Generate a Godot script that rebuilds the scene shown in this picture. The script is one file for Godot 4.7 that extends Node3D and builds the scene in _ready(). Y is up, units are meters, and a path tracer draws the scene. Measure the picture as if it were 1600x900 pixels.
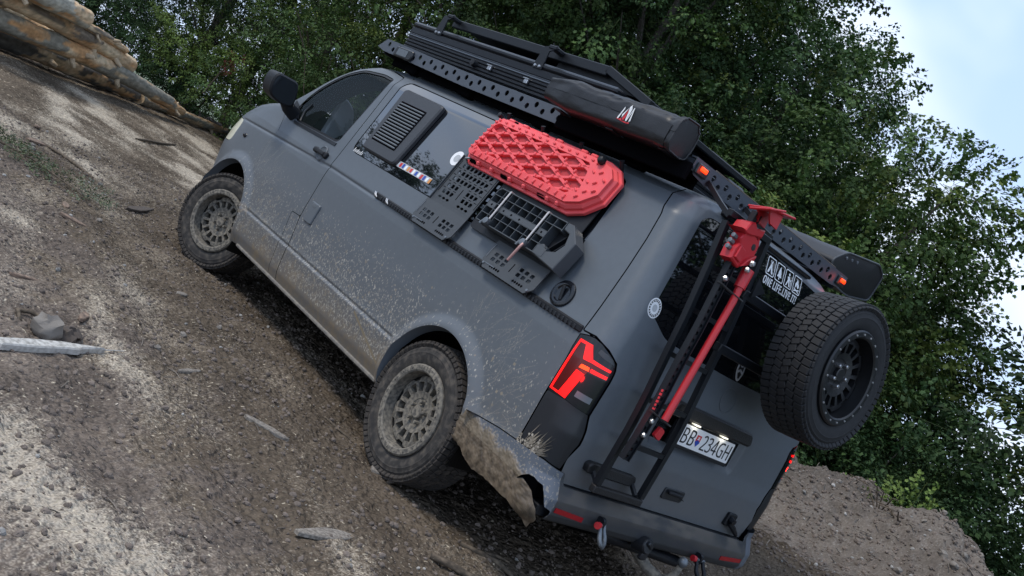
extends Node3D
# A muddy camper van on a logging track, seen from behind with a tilted camera.
# Van axes: x forward from the rear axle, y up from the ground, z to the right.

var rng := RandomNumberGenerator.new()
var M := {}          # materials
var van: Node3D
var body: VanSkin
var bumper_skin: VanSkin
var noise := FastNoiseLite.new()

func _ready() -> void:
	rng.seed = 7
	noise.seed = 11
	noise.fractal_octaves = 4
	make_camera_and_light()
	make_materials()
	make_ground()
	make_trees()
	make_logs()
	make_van()
	make_wheels()
	make_rear_fittings()
	make_side_fittings()
	make_roof()
	make_cargo()
	make_debris()

func make_camera_and_light() -> void:
	var cam := Camera3D.new()
	cam.name = "camera"
	cam.fov = 34.41
	cam.near = 0.05
	cam.far = 3000.0
	var yaw := 0.735
	var pitch := -0.059
	var roll := 0.52
	var f := Vector3(cos(pitch) * cos(yaw), sin(pitch), cos(pitch) * sin(yaw))
	var r := f.cross(Vector3.UP).normalized()
	var u := r.cross(f)
	cam.transform = Transform3D(Basis(r * cos(roll) + u * sin(roll), u * cos(roll) - r * sin(roll), -f), Vector3(-3.548, 1.432, -3.967))
	add_child(cam)
	cam.current = true
	var env := Environment.new()
	env.background_mode = Environment.BG_SKY
	env.tonemap_mode = Environment.TONE_MAPPER_LINEAR
	env.tonemap_exposure = EXPOSURE
	env.sdfgi_enabled = true
	env.ssao_enabled = true
	env.ssil_enabled = true
	env.background_energy_multiplier = 1.0
	var sky := Sky.new()
	var sm := PanoramaSkyMaterial.new()
	sm.panorama = sky_picture()
	sm.energy_multiplier = 1.0
	sky.sky_material = sm
	env.sky = sky
	var we := WorldEnvironment.new()
	we.name = "environment"
	we.environment = env
	add_child(we)
	var sun := DirectionalLight3D.new()
	sun.name = "sun"
	sun.light_energy = 0.5
	sun.light_angular_distance = 14.0
	sun.light_color = Color(1.0, 0.96, 0.9)
	sun.shadow_enabled = true
	sun.look_at_from_position(Vector3(2.0, 8, -5.5), Vector3.ZERO)
	add_child(sun)

const EXPOSURE := 1.36

# soft broken cloud over a pale blue sky, the same all round
func sky_picture() -> ImageTexture:
	var w := 1024
	var h := 512
	var im := Image.create(w, h, false, Image.FORMAT_RGBF)
	var n := FastNoiseLite.new()
	n.seed = 5
	n.fractal_octaves = 5
	n.frequency = 1.0
	for y in h:
		var el := PI * (0.5 - (y + 0.5) / h)
		for x in w:
			var az := TAU * (x + 0.5) / w
			var d := Vector3(cos(el) * cos(az), sin(el), cos(el) * sin(az))
			var up := maxf(d.y, 0.0)
			var c := Color(0.38, 0.55, 0.88).lerp(Color(0.60, 0.74, 0.96), pow(1.0 - up, 3.0))
			var s := 1.0 / (up + 0.28)
			var k := n.get_noise_3d(d.x * s * 1.1, 3.0, d.z * s * 1.5)
			var cl := smoothstep(-0.25, 0.35, k)
			c = c.lerp(Color(0.84, 0.91, 1.02), cl * 0.75)
			im.set_pixel(x, y, c)
	return ImageTexture.create_from_image(im)

# ------------------------------------------------------------------ mesh building

class Soup:
	var p := PackedVector3Array()
	var c := PackedColorArray()
	var col := Color(1, 1, 1)
	var coloured := false

	func tri(a: Vector3, b: Vector3, d: Vector3) -> void:
		p.append(a); p.append(b); p.append(d)
		if coloured:
			c.append(col); c.append(col); c.append(col)

	func poly(q: Array, out: Vector3) -> void:
		var nrm := Vector3.ZERO
		for k in range(1, q.size() - 1):
			nrm += (q[k + 1] - q[0]).cross(q[k] - q[0])
		if nrm.dot(out) >= 0.0:
			for k in range(1, q.size() - 1):
				tri(q[0], q[k], q[k + 1])
		else:
			for k in range(1, q.size() - 1):
				tri(q[0], q[k + 1], q[k])

	func box(center: Vector3, size: Vector3, bevel := 0.0, basis := Basis.IDENTITY) -> void:
		var h := size * 0.5
		var b := minf(bevel, minf(h.x, minf(h.y, h.z)) * 0.6)
		var at := func(v: Vector3) -> Vector3: return center + basis * v
		for ax in 3:
			var a1 := (ax + 1) % 3
			var a2 := (ax + 2) % 3
			for s in [-1.0, 1.0]:
				var q := []
				for k in [[-1, -1], [1, -1], [1, 1], [-1, 1]]:
					var v := Vector3.ZERO
					v[ax] = s * h[ax]
					v[a1] = k[0] * (h[a1] - b)
					v[a2] = k[1] * (h[a2] - b)
					q.append(at.call(v))
				var o := Vector3.ZERO
				o[ax] = s
				poly(q, basis * o)
			if b > 0.0:
				for s1 in [-1.0, 1.0]:
					for s2 in [-1.0, 1.0]:
						var q := []
						for k in [[-1, 0], [1, 0], [1, 1], [-1, 1]]:
							var v := Vector3.ZERO
							v[ax] = k[0] * (h[ax] - b)
							v[a1] = s1 * (h[a1] - (b if k[1] == 1 else 0.0))
							v[a2] = s2 * (h[a2] - (0.0 if k[1] == 1 else b))
							q.append(at.call(v))
						var o := Vector3.ZERO
						o[a1] = s1
						o[a2] = s2
						poly(q, basis * o)
		if b > 0.0:
			for sx in [-1.0, 1.0]:
				for sy in [-1.0, 1.0]:
					for sz in [-1.0, 1.0]:
						var q := [at.call(Vector3(sx * h.x, sy * (h.y - b), sz * (h.z - b))), at.call(Vector3(sx * (h.x - b), sy * h.y, sz * (h.z - b))), at.call(Vector3(sx * (h.x - b), sy * (h.y - b), sz * h.z))]
						poly(q, basis * Vector3(sx, sy, sz))

	func tube(pts: Array, radii: Array, sides := 10, cap := true, squash := 1.0) -> void:
		var rings := []
		var t0: Vector3 = (pts[1] - pts[0]).normalized()
		var up := Vector3.UP if absf(t0.y) < 0.9 else Vector3.RIGHT
		var s := t0.cross(up).normalized()
		for i in pts.size():
			var t: Vector3
			if i == 0: t = t0
			elif i == pts.size() - 1: t = (pts[i] - pts[i - 1]).normalized()
			else: t = ((pts[i + 1] - pts[i]).normalized() + (pts[i] - pts[i - 1]).normalized()).normalized()
			s = (s - t * s.dot(t)).normalized()
			var v := t.cross(s)
			var ring := []
			var r: float = radii[mini(i, radii.size() - 1)]
			for k in sides:
				var a := TAU * (k + 0.5) / sides
				ring.append(pts[i] + (s * cos(a) + v * sin(a) * squash) * r)
			rings.append(ring)
		for i in pts.size() - 1:
			for k in sides:
				var k2 := (k + 1) % sides
				var q := [rings[i][k], rings[i][k2], rings[i + 1][k2], rings[i + 1][k]]
				poly(q, (q[0] + q[1]) * 0.5 - pts[i])
		if cap:
			poly(rings[0], pts[0] - pts[1])
			poly(rings[-1], pts[-1] - pts[-2])

	# profile of (radius, height along axis), swept round the axis (the y of the basis)
	func lathe(prof: Array, origin: Vector3, basis: Basis, seg := 32, squash := 1.0) -> void:
		for i in prof.size() - 1:
			var a: Vector2 = prof[i]
			var b: Vector2 = prof[i + 1]
			var d := b - a
			for k in seg:
				var t0 := TAU * k / seg
				var t1 := TAU * (k + 1) / seg
				var tm := (t0 + t1) * 0.5
				var q := []
				for e in [[a, t0], [a, t1], [b, t1], [b, t0]]:
					q.append(origin + basis * Vector3(e[0].x * cos(e[1]), e[0].y, e[0].x * sin(e[1]) * squash))
				poly(q, basis * Vector3(d.y * cos(tm), -d.x, d.y * sin(tm)))

	# a flat outline with thickness; the outline lies in the x and y of the transform
	func prism(pl: PackedVector2Array, z0: float, z1: float, xf := Transform3D.IDENTITY, bevel := 0.0) -> void:
		var idx := Geometry2D.triangulate_polygon(pl)
		var inner := pl
		if bevel > 0.0:
			inner = PackedVector2Array()
			var area := 0.0
			for i in pl.size():
				area += pl[i].cross(pl[(i + 1) % pl.size()])
			var sg := signf(area)
			for i in pl.size():
				var a := pl[(i - 1 + pl.size()) % pl.size()]
				var b := pl[i]
				var d := pl[(i + 1) % pl.size()]
				var n1 := (b - a).normalized().orthogonal() * -sg
				var n2 := (d - b).normalized().orthogonal() * -sg
				var nn := (n1 + n2).normalized()
				inner.append(b + nn * bevel / maxf(0.4, nn.dot(n1)))
		for k in range(0, idx.size(), 3):
			for e in [[z0, -1.0, pl if bevel <= 0.0 else pl], [z1, 1.0, inner]]:
				var q := []
				for j in 3:
					var w: Vector2 = e[2][idx[k + j]]
					q.append(xf * Vector3(w.x, w.y, e[0]))
				poly(q, xf.basis * Vector3(0, 0, e[1] * signf(z1 - z0)))
		var ar := 0.0
		for i in pl.size():
			ar += pl[i].cross(pl[(i + 1) % pl.size()])
		var zb := z1 - signf(z1 - z0) * bevel
		for i in pl.size():
			var j := (i + 1) % pl.size()
			var nn := (pl[j] - pl[i]).orthogonal() * signf(ar)
			var o := xf.basis * Vector3(nn.x, nn.y, 0)
			poly([xf * Vector3(pl[i].x, pl[i].y, z0), xf * Vector3(pl[j].x, pl[j].y, z0), xf * Vector3(pl[j].x, pl[j].y, zb), xf * Vector3(pl[i].x, pl[i].y, zb)], o)
			if bevel > 0.0:
				poly([xf * Vector3(pl[i].x, pl[i].y, zb), xf * Vector3(pl[j].x, pl[j].y, zb), xf * Vector3(inner[j].x, inner[j].y, z1), xf * Vector3(inner[i].x, inner[i].y, z1)], o)

	# a rectangular piece of plate with one hole through it; hole: half sizes and roundness (2 = ellipse, 8 = rectangle)
	func holed(rect: Rect2, hc: Vector2, hs: Vector2, power: float, z0: float, z1: float, xf: Transform3D, n := 12, shear := 0.0) -> void:
		var ang := []
		for k in n:
			ang.append(TAU * k / n)
		for cx in [rect.position.x, rect.end.x]:
			for cy in [rect.position.y, rect.end.y]:
				var a := fposmod(atan2(cy - hc.y, cx - hc.x), TAU)
				ang.append(a)
		ang.sort()
		var inn := []
		var outp := []
		for a in ang:
			var d := Vector2(cos(a), sin(a))
			var r := pow(pow(absf(d.x) / hs.x, power) + pow(absf(d.y) / hs.y, power), -1.0 / power)
			inn.append(hc + Vector2(d.x * r + d.y * r * shear, d.y * r))
			var tx: float = 1e9 if absf(d.x) < 1e-6 else ((rect.end.x if d.x > 0 else rect.position.x) - hc.x) / d.x
			var ty: float = 1e9 if absf(d.y) < 1e-6 else ((rect.end.y if d.y > 0 else rect.position.y) - hc.y) / d.y
			outp.append(hc + d * minf(tx, ty))
		var m := ang.size()
		for k in m:
			var j := (k + 1) % m
			if (outp[k] - outp[j]).length() < 1e-6 and (inn[k] - inn[j]).length() < 1e-6:
				continue
			for z in [z0, z1]:
				poly([xf * Vector3(inn[k].x, inn[k].y, z), xf * Vector3(inn[j].x, inn[j].y, z), xf * Vector3(outp[j].x, outp[j].y, z), xf * Vector3(outp[k].x, outp[k].y, z)], xf.basis * Vector3(0, 0, 1.0 if z == maxf(z0, z1) else -1.0))
			var o: Vector2 = hc - (inn[k] + inn[j]) * 0.5
			poly([xf * Vector3(inn[k].x, inn[k].y, z0), xf * Vector3(inn[j].x, inn[j].y, z0), xf * Vector3(inn[j].x, inn[j].y, z1), xf * Vector3(inn[k].x, inn[k].y, z1)], xf.basis * Vector3(o.x, o.y, 0))

	func add(o: Soup, xf: Transform3D) -> void:
		var flip := xf.basis.determinant() < 0.0
		for k in range(0, o.p.size(), 3):
			p.append(xf * o.p[k])
			p.append(xf * o.p[k + (2 if flip else 1)])
			p.append(xf * o.p[k + (1 if flip else 2)])
			if coloured:
				for j in 3:
					c.append(o.c[k] if o.coloured else col)

	func mesh(smooth := 0.0) -> ArrayMesh:
		var a := []
		a.resize(Mesh.ARRAY_MAX)
		a[Mesh.ARRAY_VERTEX] = p
		if coloured:
			a[Mesh.ARRAY_COLOR] = c
		if smooth > 0.0:
			var lim := cos(deg_to_rad(smooth))
			var fn := PackedVector3Array()
			var fa := PackedVector3Array()
			var at := {}
			var keys := []
			for k in range(0, p.size(), 3):
				var nn := (p[k + 2] - p[k]).cross(p[k + 1] - p[k])
				fa.append(nn)
				fn.append(nn.normalized())
				for j in 3:
					var key := Vector3i((p[k + j] * 20000.0).round())
					keys.append(key)
					if not at.has(key):
						at[key] = PackedInt32Array()
					at[key].append(k / 3)
			var nv := PackedVector3Array()
			nv.resize(p.size())
			for k in p.size():
				var f := k / 3
				var s := Vector3.ZERO
				for g in at[keys[k]]:
					if fn[g].dot(fn[f]) > lim:
						s += fa[g]
				nv[k] = s.normalized() if s.length_squared() > 1e-20 else fn[f]
			a[Mesh.ARRAY_NORMAL] = nv
		var m := ArrayMesh.new()
		if p.size() > 0:
			m.add_surface_from_arrays(Mesh.PRIMITIVE_TRIANGLES, a)
		return m

func soup(coloured := false, col := Color(1, 1, 1)) -> Soup:
	var s := Soup.new()
	s.coloured = coloured
	s.col = col
	return s

func part(parent: Node, called: String, m: Mesh, material: Material, at := Transform3D.IDENTITY) -> MeshInstance3D:
	var o := MeshInstance3D.new()
	o.name = called
	o.mesh = m
	o.material_override = material
	o.transform = at
	parent.add_child(o, true)
	return o

func sub(parent: Node, called: String) -> Node3D:
	var o := Node3D.new()
	o.name = called
	parent.add_child(o, true)
	return o

var taken := {}
func numbered(called: String) -> String:
	taken[called] = taken.get(called, -1) + 1
	return called if taken[called] == 0 else "%s_%03d" % [called, taken[called]]

func thing(called: String, label: String, category: String, at := Vector3.ZERO, group := "") -> Node3D:
	var o := Node3D.new()
	o.name = numbered(called)
	o.position = at
	add_child(o, true)
	tag(o, label, category, group)
	return o

func tag(o: Node, label: String, category: String, group := "") -> void:
	o.set_meta("label", label)
	o.set_meta("category", category)
	if group:
		o.set_meta("group", group)

func single(called: String, m: Mesh, material: Material, label: String, category: String, group := "", at := Transform3D.IDENTITY) -> MeshInstance3D:
	var o := MeshInstance3D.new()
	o.name = numbered(called)
	o.mesh = m
	o.material_override = material
	o.transform = at
	add_child(o, true)
	tag(o, label, category, group)
	return o

static func table(t: Array, y: float) -> float:
	if y <= t[0][0]:
		return t[0][1]
	for k in range(1, t.size()):
		if y <= t[k][0]:
			var f: float = (y - t[k - 1][0]) / (t[k][0] - t[k - 1][0])
			return lerpf(t[k - 1][1], t[k][1], f)
	return t[-1][1]

static func sdf(pl: PackedVector2Array, q: Vector2) -> float:
	var n := pl.size()
	var d := 1e9
	var s := 1.0
	var j := n - 1
	for i in n:
		var e := pl[j] - pl[i]
		var w := q - pl[i]
		var b := w - e * clampf(w.dot(e) / e.length_squared(), 0.0, 1.0)
		d = minf(d, b.length_squared())
		var c1 := q.y >= pl[i].y
		var c2 := q.y < pl[j].y
		var c3 := e.x * w.y > e.y * w.x
		if (c1 and c2 and c3) or (not c1 and not c2 and not c3):
			s = -s
		j = i
	return s * sqrt(d)

func rounded(pl: Array, r: float, n := 4) -> PackedVector2Array:
	var o := PackedVector2Array()
	for i in pl.size():
		var b: Vector2 = pl[i]
		var a: Vector2 = pl[i - 1]
		var c: Vector2 = pl[(i + 1) % pl.size()]
		var ra := minf(r, (a - b).length() * 0.45)
		var rc := minf(r, (c - b).length() * 0.45)
		var p0 := b + (a - b).normalized() * ra
		var p1 := b + (c - b).normalized() * rc
		for k in n + 1:
			var t := float(k) / n
			o.append(p0.lerp(b, t).lerp(b.lerp(p1, t), t))
	return o

# ------------------------------------------------------------------ the van's skin

# plan outlines stacked from the sill to the roof; h is the way along the skin: x on the side, then round the corner and across the rear
class VanSkin:
	var prof: Array
	var xr: Array
	var xf: Array
	var lc: Array
	var rc := 0.1
	var details: Callable

	func w(y: float) -> float: return table_of(prof, y)
	func table_of(t: Array, y: float) -> float:
		if y <= t[0][0]: return t[0][1]
		for k in range(1, t.size()):
			if y <= t[k][0]:
				return lerpf(t[k - 1][1], t[k][1], (y - t[k - 1][0]) / (t[k][0] - t[k - 1][0]))
		return t[-1][1]

	func flat(h: float, y: float) -> Vector3:
		var ww := w(y)
		var r := minf(rc, ww)
		var xc := table_of(xr, y) + r
		if h >= xc:
			return Vector3(h, y, -ww)
		var zc := -(ww - r)
		var he := -1.872 - zc
		if h >= he:
			var a := (xc - h) / (xc - he) * PI * 0.5
			return Vector3(xc - sin(a) * r, y, zc - cos(a) * r)
		return Vector3(xc - r, y, -1.872 - h)

	func nrm(h: float, y: float) -> Vector3:
		var e := 0.004
		var a := flat(h + e, y) - flat(h - e, y)
		var b := flat(h, y + e) - flat(h, y - e)
		return b.cross(a).normalized()   # outwards

	func at(h: float, y: float, off := 0.0) -> Vector3:
		return flat(h, y) + nrm(h, y) * off

	# an outline given in (h, y) laid on the skin as a thin solid
	func patch(s: Soup, pl: PackedVector2Array, off: float, thick: float, cell := 0.03) -> void:
		var lo := pl[0]
		var hi := pl[0]
		for q in pl:
			lo = lo.min(q)
			hi = hi.max(q)
		var nx := maxi(1, int(ceil((hi.x - lo.x) / cell)))
		var ny := maxi(1, int(ceil((hi.y - lo.y) / cell)))
		for i in nx:
			for j in ny:
				var x0 := lerpf(lo.x, hi.x, float(i) / nx)
				var x1 := lerpf(lo.x, hi.x, float(i + 1) / nx)
				var y0 := lerpf(lo.y, hi.y, float(j) / ny)
				var y1 := lerpf(lo.y, hi.y, float(j + 1) / ny)
				for piece in Geometry2D.intersect_polygons(PackedVector2Array([Vector2(x0, y0), Vector2(x1, y0), Vector2(x1, y1), Vector2(x0, y1)]), pl):
					var idx := Geometry2D.triangulate_polygon(piece)
					for k in range(0, idx.size(), 3):
						var q := []
						for m in 3:
							q.append(at(piece[idx[k + m]].x, piece[idx[k + m]].y, off))
						s.poly(q, nrm(piece[0].x, piece[0].y))
		if thick > 0.0:
			var ar := 0.0
			for i in pl.size():
				ar += pl[i].cross(pl[(i + 1) % pl.size()])
			for i in pl.size():
				var a := pl[i]
				var b := pl[(i + 1) % pl.size()]
				var m := maxi(1, int(ceil((b - a).length() / cell)))
				for k in m:
					var u := a.lerp(b, float(k) / m)
					var v := a.lerp(b, float(k + 1) / m)
					var mid := (u + v) * 0.5
					var o := (b - a).orthogonal().normalized() * signf(ar) * 0.002
					s.poly([at(u.x, u.y, off - thick), at(v.x, v.y, off - thick), at(v.x, v.y, off), at(u.x, u.y, off)], at(mid.x + o.x, mid.y + o.y) - at(mid.x, mid.y))

# ------------------------------------------------------------------ materials

func mat(called: String, c: Color, rough: float, metal := 0.0) -> StandardMaterial3D:
	var m := StandardMaterial3D.new()
	m.resource_name = called
	m.albedo_color = c.linear_to_srgb()
	m.roughness = rough
	m.metallic = metal
	M[called] = m
	return m

func noise_texture(seed_: int, freq: float, ramp: Array, size := 512, octaves := 4) -> ImageTexture:
	var n := FastNoiseLite.new()
	n.seed = seed_
	n.frequency = freq
	n.fractal_octaves = octaves
	var g: Image = n.get_seamless_image(size, size)
	g.convert(Image.FORMAT_L8)
	var src := g.get_data()
	var grad := Gradient.new()
	grad.offsets = PackedFloat32Array(ramp.map(func(r): return r[0]))
	grad.colors = PackedColorArray(ramp.map(func(r): return r[1].linear_to_srgb()))
	var lut := []
	for k in 256:
		lut.append(grad.sample(k / 255.0))
	var dst := PackedByteArray()
	dst.resize(src.size() * 3)
	for k in src.size():
		var c: Color = lut[src[k]]
		dst[k * 3] = c.r8
		dst[k * 3 + 1] = c.g8
		dst[k * 3 + 2] = c.b8
	return ImageTexture.create_from_image(Image.create_from_data(size, size, false, Image.FORMAT_RGB8, dst))

func triplanar(m: StandardMaterial3D, tex: Texture2D, scale: float, world := false) -> void:
	m.albedo_color = Color(1, 1, 1)
	m.albedo_texture = tex
	m.uv1_triplanar = true
	m.uv1_world_triplanar = world
	m.uv1_scale = Vector3.ONE * scale

func relief(m: StandardMaterial3D, tex: Texture2D, cm: float) -> void:
	m.heightmap_enabled = true
	m.heightmap_texture = tex
	m.heightmap_scale = cm

func make_materials() -> void:
	var grain := noise_texture(3, 0.03, [[0.0, Color(0, 0, 0)], [1.0, Color(1, 1, 1)]], 256)
	var m: StandardMaterial3D
	m = mat("paint", Color(1, 1, 1), 0.37)
	m.albedo_texture = paint_picture()
	m.metallic_specular = 0.45
	m = mat("paint_plain", Color(0.098, 0.114, 0.132), 0.36)
	m = mat("bumper_steel", Color(1, 1, 1), 0.5)
	m.vertex_color_use_as_albedo = true
	m = mat("mud", Color(1, 1, 1), 0.95)
	m.vertex_color_use_as_albedo = true
	mat("liner", Color(0.004, 0.004, 0.005), 0.95).metallic_specular = 0.1
	mat("black_gloss", Color(0.006, 0.007, 0.010), 0.16)
	for g in ["dark_glass", "rear_glass"]:
		m = mat(g, Color(0.004, 0.005, 0.007), 0.02)
		m.metallic_specular = 0.5 if g == "rear_glass" else 0.707
		m.clearcoat_enabled = true
		m.clearcoat = 0.4 if g == "rear_glass" else 1.0
		m.clearcoat_roughness = 0.02
	mat("trim_black", Color(0.012, 0.014, 0.018), 0.38)
	mat("black_plastic", Color(0.011, 0.0125, 0.016), 0.5).metallic_specular = 0.4
	mat("vent_plastic", Color(0.034, 0.038, 0.045), 0.5)
	mat("slat_plastic", Color(0.10, 0.115, 0.13), 0.45)
	mat("black_metal", Color(0.009, 0.011, 0.0145), 0.4, 0.1).metallic_specular = 0.4
	mat("rack_metal", Color(0.075, 0.088, 0.11), 0.42, 0.2)
	mat("tent_alu", Color(0.0095, 0.0115, 0.016), 0.36, 0.1).metallic_specular = 0.4
	mat("tent_edge", Color(0.12, 0.14, 0.17), 0.4, 0.5)
	mat("grey_plastic", Color(0.045, 0.052, 0.06), 0.55)
	mat("ramp_plastic", Color(0.055, 0.063, 0.072), 0.5)
	m = mat("red_plastic", Color(0.84, 0.095, 0.105), 0.45)
	m.subsurf_scatter_enabled = false
	mat("red_shade", Color(0.42, 0.03, 0.036), 0.5)  # red plastic with the shade of the recess put into its colour
	m = mat("red_paint", Color(0.47, 0.018, 0.026), 0.35)
	mat("red_reflector", Color(0.28, 0.006, 0.012), 0.25)
	mat("steel", Color(0.55, 0.56, 0.58), 0.3, 0.9)
	mat("grey_steel", Color(0.16, 0.18, 0.2), 0.45, 0.6)
	mat("clamp_silver", Color(0.6, 0.55, 0.52), 0.35, 0.5)
	mat("clamp_pink", Color(0.45, 0.26, 0.24), 0.4, 0.3)
	mat("white_print", Color(0.78, 0.8, 0.82), 0.5)
	mat("grey_print", Color(0.42, 0.44, 0.46), 0.6)
	mat("red_print", Color(0.55, 0.02, 0.03), 0.5)
	mat("blue_print", Color(0.012, 0.06, 0.38), 0.4)
	mat("black_print", Color(0.008, 0.008, 0.01), 0.5)
	mat("orange_print", Color(0.6, 0.25, 0.06), 0.5)
	mat("plate_white", Color(0.80, 0.81, 0.82), 0.35)
	m = mat("lamp_red", Color(0.5, 0.01, 0.01), 0.2)
	m.emission_enabled = true
	m.emission = Color(1.0, 0.03, 0.012)
	m.emission_energy_multiplier = 1.0
	mat("lens_glow_red", Color(0.075, 0.003, 0.003), 0.12)  # painted glow: dark red for light scattered in the black lens
	m = mat("lamp_orange", Color(0.6, 0.1, 0.01), 0.2)
	m.emission_enabled = true
	m.emission = Color(1.0, 0.2, 0.05)
	m.emission_energy_multiplier = 1.3
	m = mat("lamp_white", Color(0.8, 0.8, 0.75), 0.2)
	m.emission_enabled = true
	m.emission = Color(1.0, 0.98, 0.88)
	m.emission_energy_multiplier = 0.7
	mat("headlight_lens", Color(0.62, 0.62, 0.50), 0.12)
	m = mat("clear_glass", Color(0.02, 0.03, 0.03), 0.02)
	m.transparency = BaseMaterial3D.TRANSPARENCY_ALPHA
	m.albedo_color.a = 0.3
	m.metallic_specular = 0.2
	mat("mirror_glass", Color(0.05, 0.06, 0.07), 0.03, 0.6)
	mat("seat_cloth", Color(0.02, 0.02, 0.022), 0.85)
	mat("white_cloth", Color(0.55, 0.62, 0.68), 0.8)
	m = mat("canvas", Color(0.0085, 0.009, 0.0115), 0.42)
	relief(m, noise_texture(9, 0.05, [[0.0, Color(0, 0, 0)], [1.0, Color(1, 1, 1)]], 256), 0.04)
	m.uv1_triplanar = true
	m.uv1_scale = Vector3.ONE * 9.0
	# rubber with dried mud
	var dusty := noise_texture(21, 0.02, [[0.0, Color(0.014, 0.014, 0.015)], [0.42, Color(0.028, 0.026, 0.025)], [0.58, Color(0.055, 0.050, 0.045)], [1.0, Color(0.12, 0.10, 0.08)]])
	m = mat("tyre_dusty", Color(1, 1, 1), 0.9)
	triplanar(m, dusty, 1.6)
	m = mat("tyre_tread_dusty", Color(1, 1, 1), 0.92)
	triplanar(m, noise_texture(25, 0.02, [[0.0, Color(0.014, 0.013, 0.013)], [0.5, Color(0.034, 0.03, 0.027)], [1.0, Color(0.10, 0.08, 0.062)]]), 2.3)
	m = mat("tyre_clean", Color(1, 1, 1), 0.75)
	triplanar(m, noise_texture(22, 0.03, [[0.0, Color(0.007, 0.008, 0.010)], [0.6, Color(0.011, 0.012, 0.0145)], [1.0, Color(0.022, 0.024, 0.027)]]), 1.5)
	m = mat("rim_muddy", Color(1, 1, 1), 0.85)
	triplanar(m, noise_texture(23, 0.035, [[0.0, Color(0.04, 0.038, 0.036)], [0.4, Color(0.115, 0.106, 0.092)], [0.6, Color(0.185, 0.168, 0.138)], [1.0, Color(0.28, 0.245, 0.195)]]), 2.0)
	relief(m, grain, 0.2)
	m = mat("sill_dust", Color(1, 1, 1), 0.8)
	triplanar(m, noise_texture(24, 0.03, [[0.0, Color(0.10, 0.10, 0.10)], [0.5, Color(0.17, 0.155, 0.135)], [1.0, Color(0.26, 0.24, 0.2)]], 256), 2.0)
	m = mat("textured_black", Color(0.009, 0.0095, 0.011), 0.55)
	relief(m, grain, 0.12)
	m.uv1_triplanar = true
	m.uv1_scale = Vector3.ONE * 14.0
	mat("well", Color(0.012, 0.011, 0.010), 0.95).metallic_specular = 0.1
	mat("rim_black", Color(0.010, 0.011, 0.013), 0.4, 0.1)
	mat("rim_dark", Color(0.012, 0.012, 0.012), 0.9)
	# wood and bark
	var barky := noise_texture(31, 0.018, [[0.0, Color(0.05, 0.05, 0.048)], [0.45, Color(0.15, 0.15, 0.14)], [0.6, Color(0.25, 0.25, 0.235)], [1.0, Color(0.36, 0.35, 0.32)]])
	m = mat("bark", Color(1, 1, 1), 0.9)
	m.vertex_color_use_as_albedo = true
	relief(m, grain, 1.2)
	m.uv1_triplanar = true
	m.uv1_scale = Vector3.ONE * 2.0
	m = mat("trunk", Color(1, 1, 1), 0.9)
	triplanar(m, noise_texture(32, 0.03, [[0.0, Color(0.03, 0.026, 0.022)], [0.5, Color(0.07, 0.062, 0.052)], [1.0, Color(0.14, 0.13, 0.11)]]), 1.3)
	m = mat("grey_wood", Color(1, 1, 1), 0.85)
	triplanar(m, noise_texture(33, 0.02, [[0.0, Color(0.2, 0.19, 0.17)], [0.5, Color(0.44, 0.43, 0.4)], [1.0, Color(0.62, 0.61, 0.57)]]), 3.0)
	m = mat("weathered_wood", Color(1, 1, 1), 0.9)
	triplanar(m, noise_texture(37, 0.02, [[0.0, Color(0.09, 0.078, 0.065)], [0.5, Color(0.2, 0.178, 0.152)], [1.0, Color(0.36, 0.33, 0.29)]]), 4.0)
	m = mat("stick_wood", Color(1, 1, 1), 0.9)
	triplanar(m, barky, 3.0)
	m.albedo_color = Color(0.74, 0.66, 0.58)
	m = mat("bark_piece", Color(1, 1, 1), 0.9)
	triplanar(m, noise_texture(34, 0.02, [[0.0, Color(0.07, 0.05, 0.04)], [0.5, Color(0.19, 0.135, 0.1)], [1.0, Color(0.36, 0.25, 0.18)]]), 3.0)
	m = mat("stone", Color(1, 1, 1), 0.9)
	triplanar(m, noise_texture(35, 0.02, [[0.0, Color(0.09, 0.08, 0.07)], [0.5, Color(0.18, 0.162, 0.142)], [1.0, Color(0.30, 0.275, 0.245)]]), 4.0)
	m = mat("clod", Color(1, 1, 1), 0.95)
	triplanar(m, noise_texture(36, 0.03, [[0.0, Color(0.03, 0.024, 0.02)], [0.5, Color(0.075, 0.06, 0.05)], [1.0, Color(0.14, 0.115, 0.095)]]), 4.0)
	m = mat("chip", Color(1, 1, 1), 0.85)
	m.vertex_color_use_as_albedo = true
	m = mat("leaf", Color(1, 1, 1), 0.62)
	m.vertex_color_use_as_albedo = true
	m.backlight_enabled = true
	m.backlight = Color(0.3, 0.42, 0.12)
	m.metallic_specular = 0.25

const PAINT := Color(0.098, 0.114, 0.132)

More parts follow.
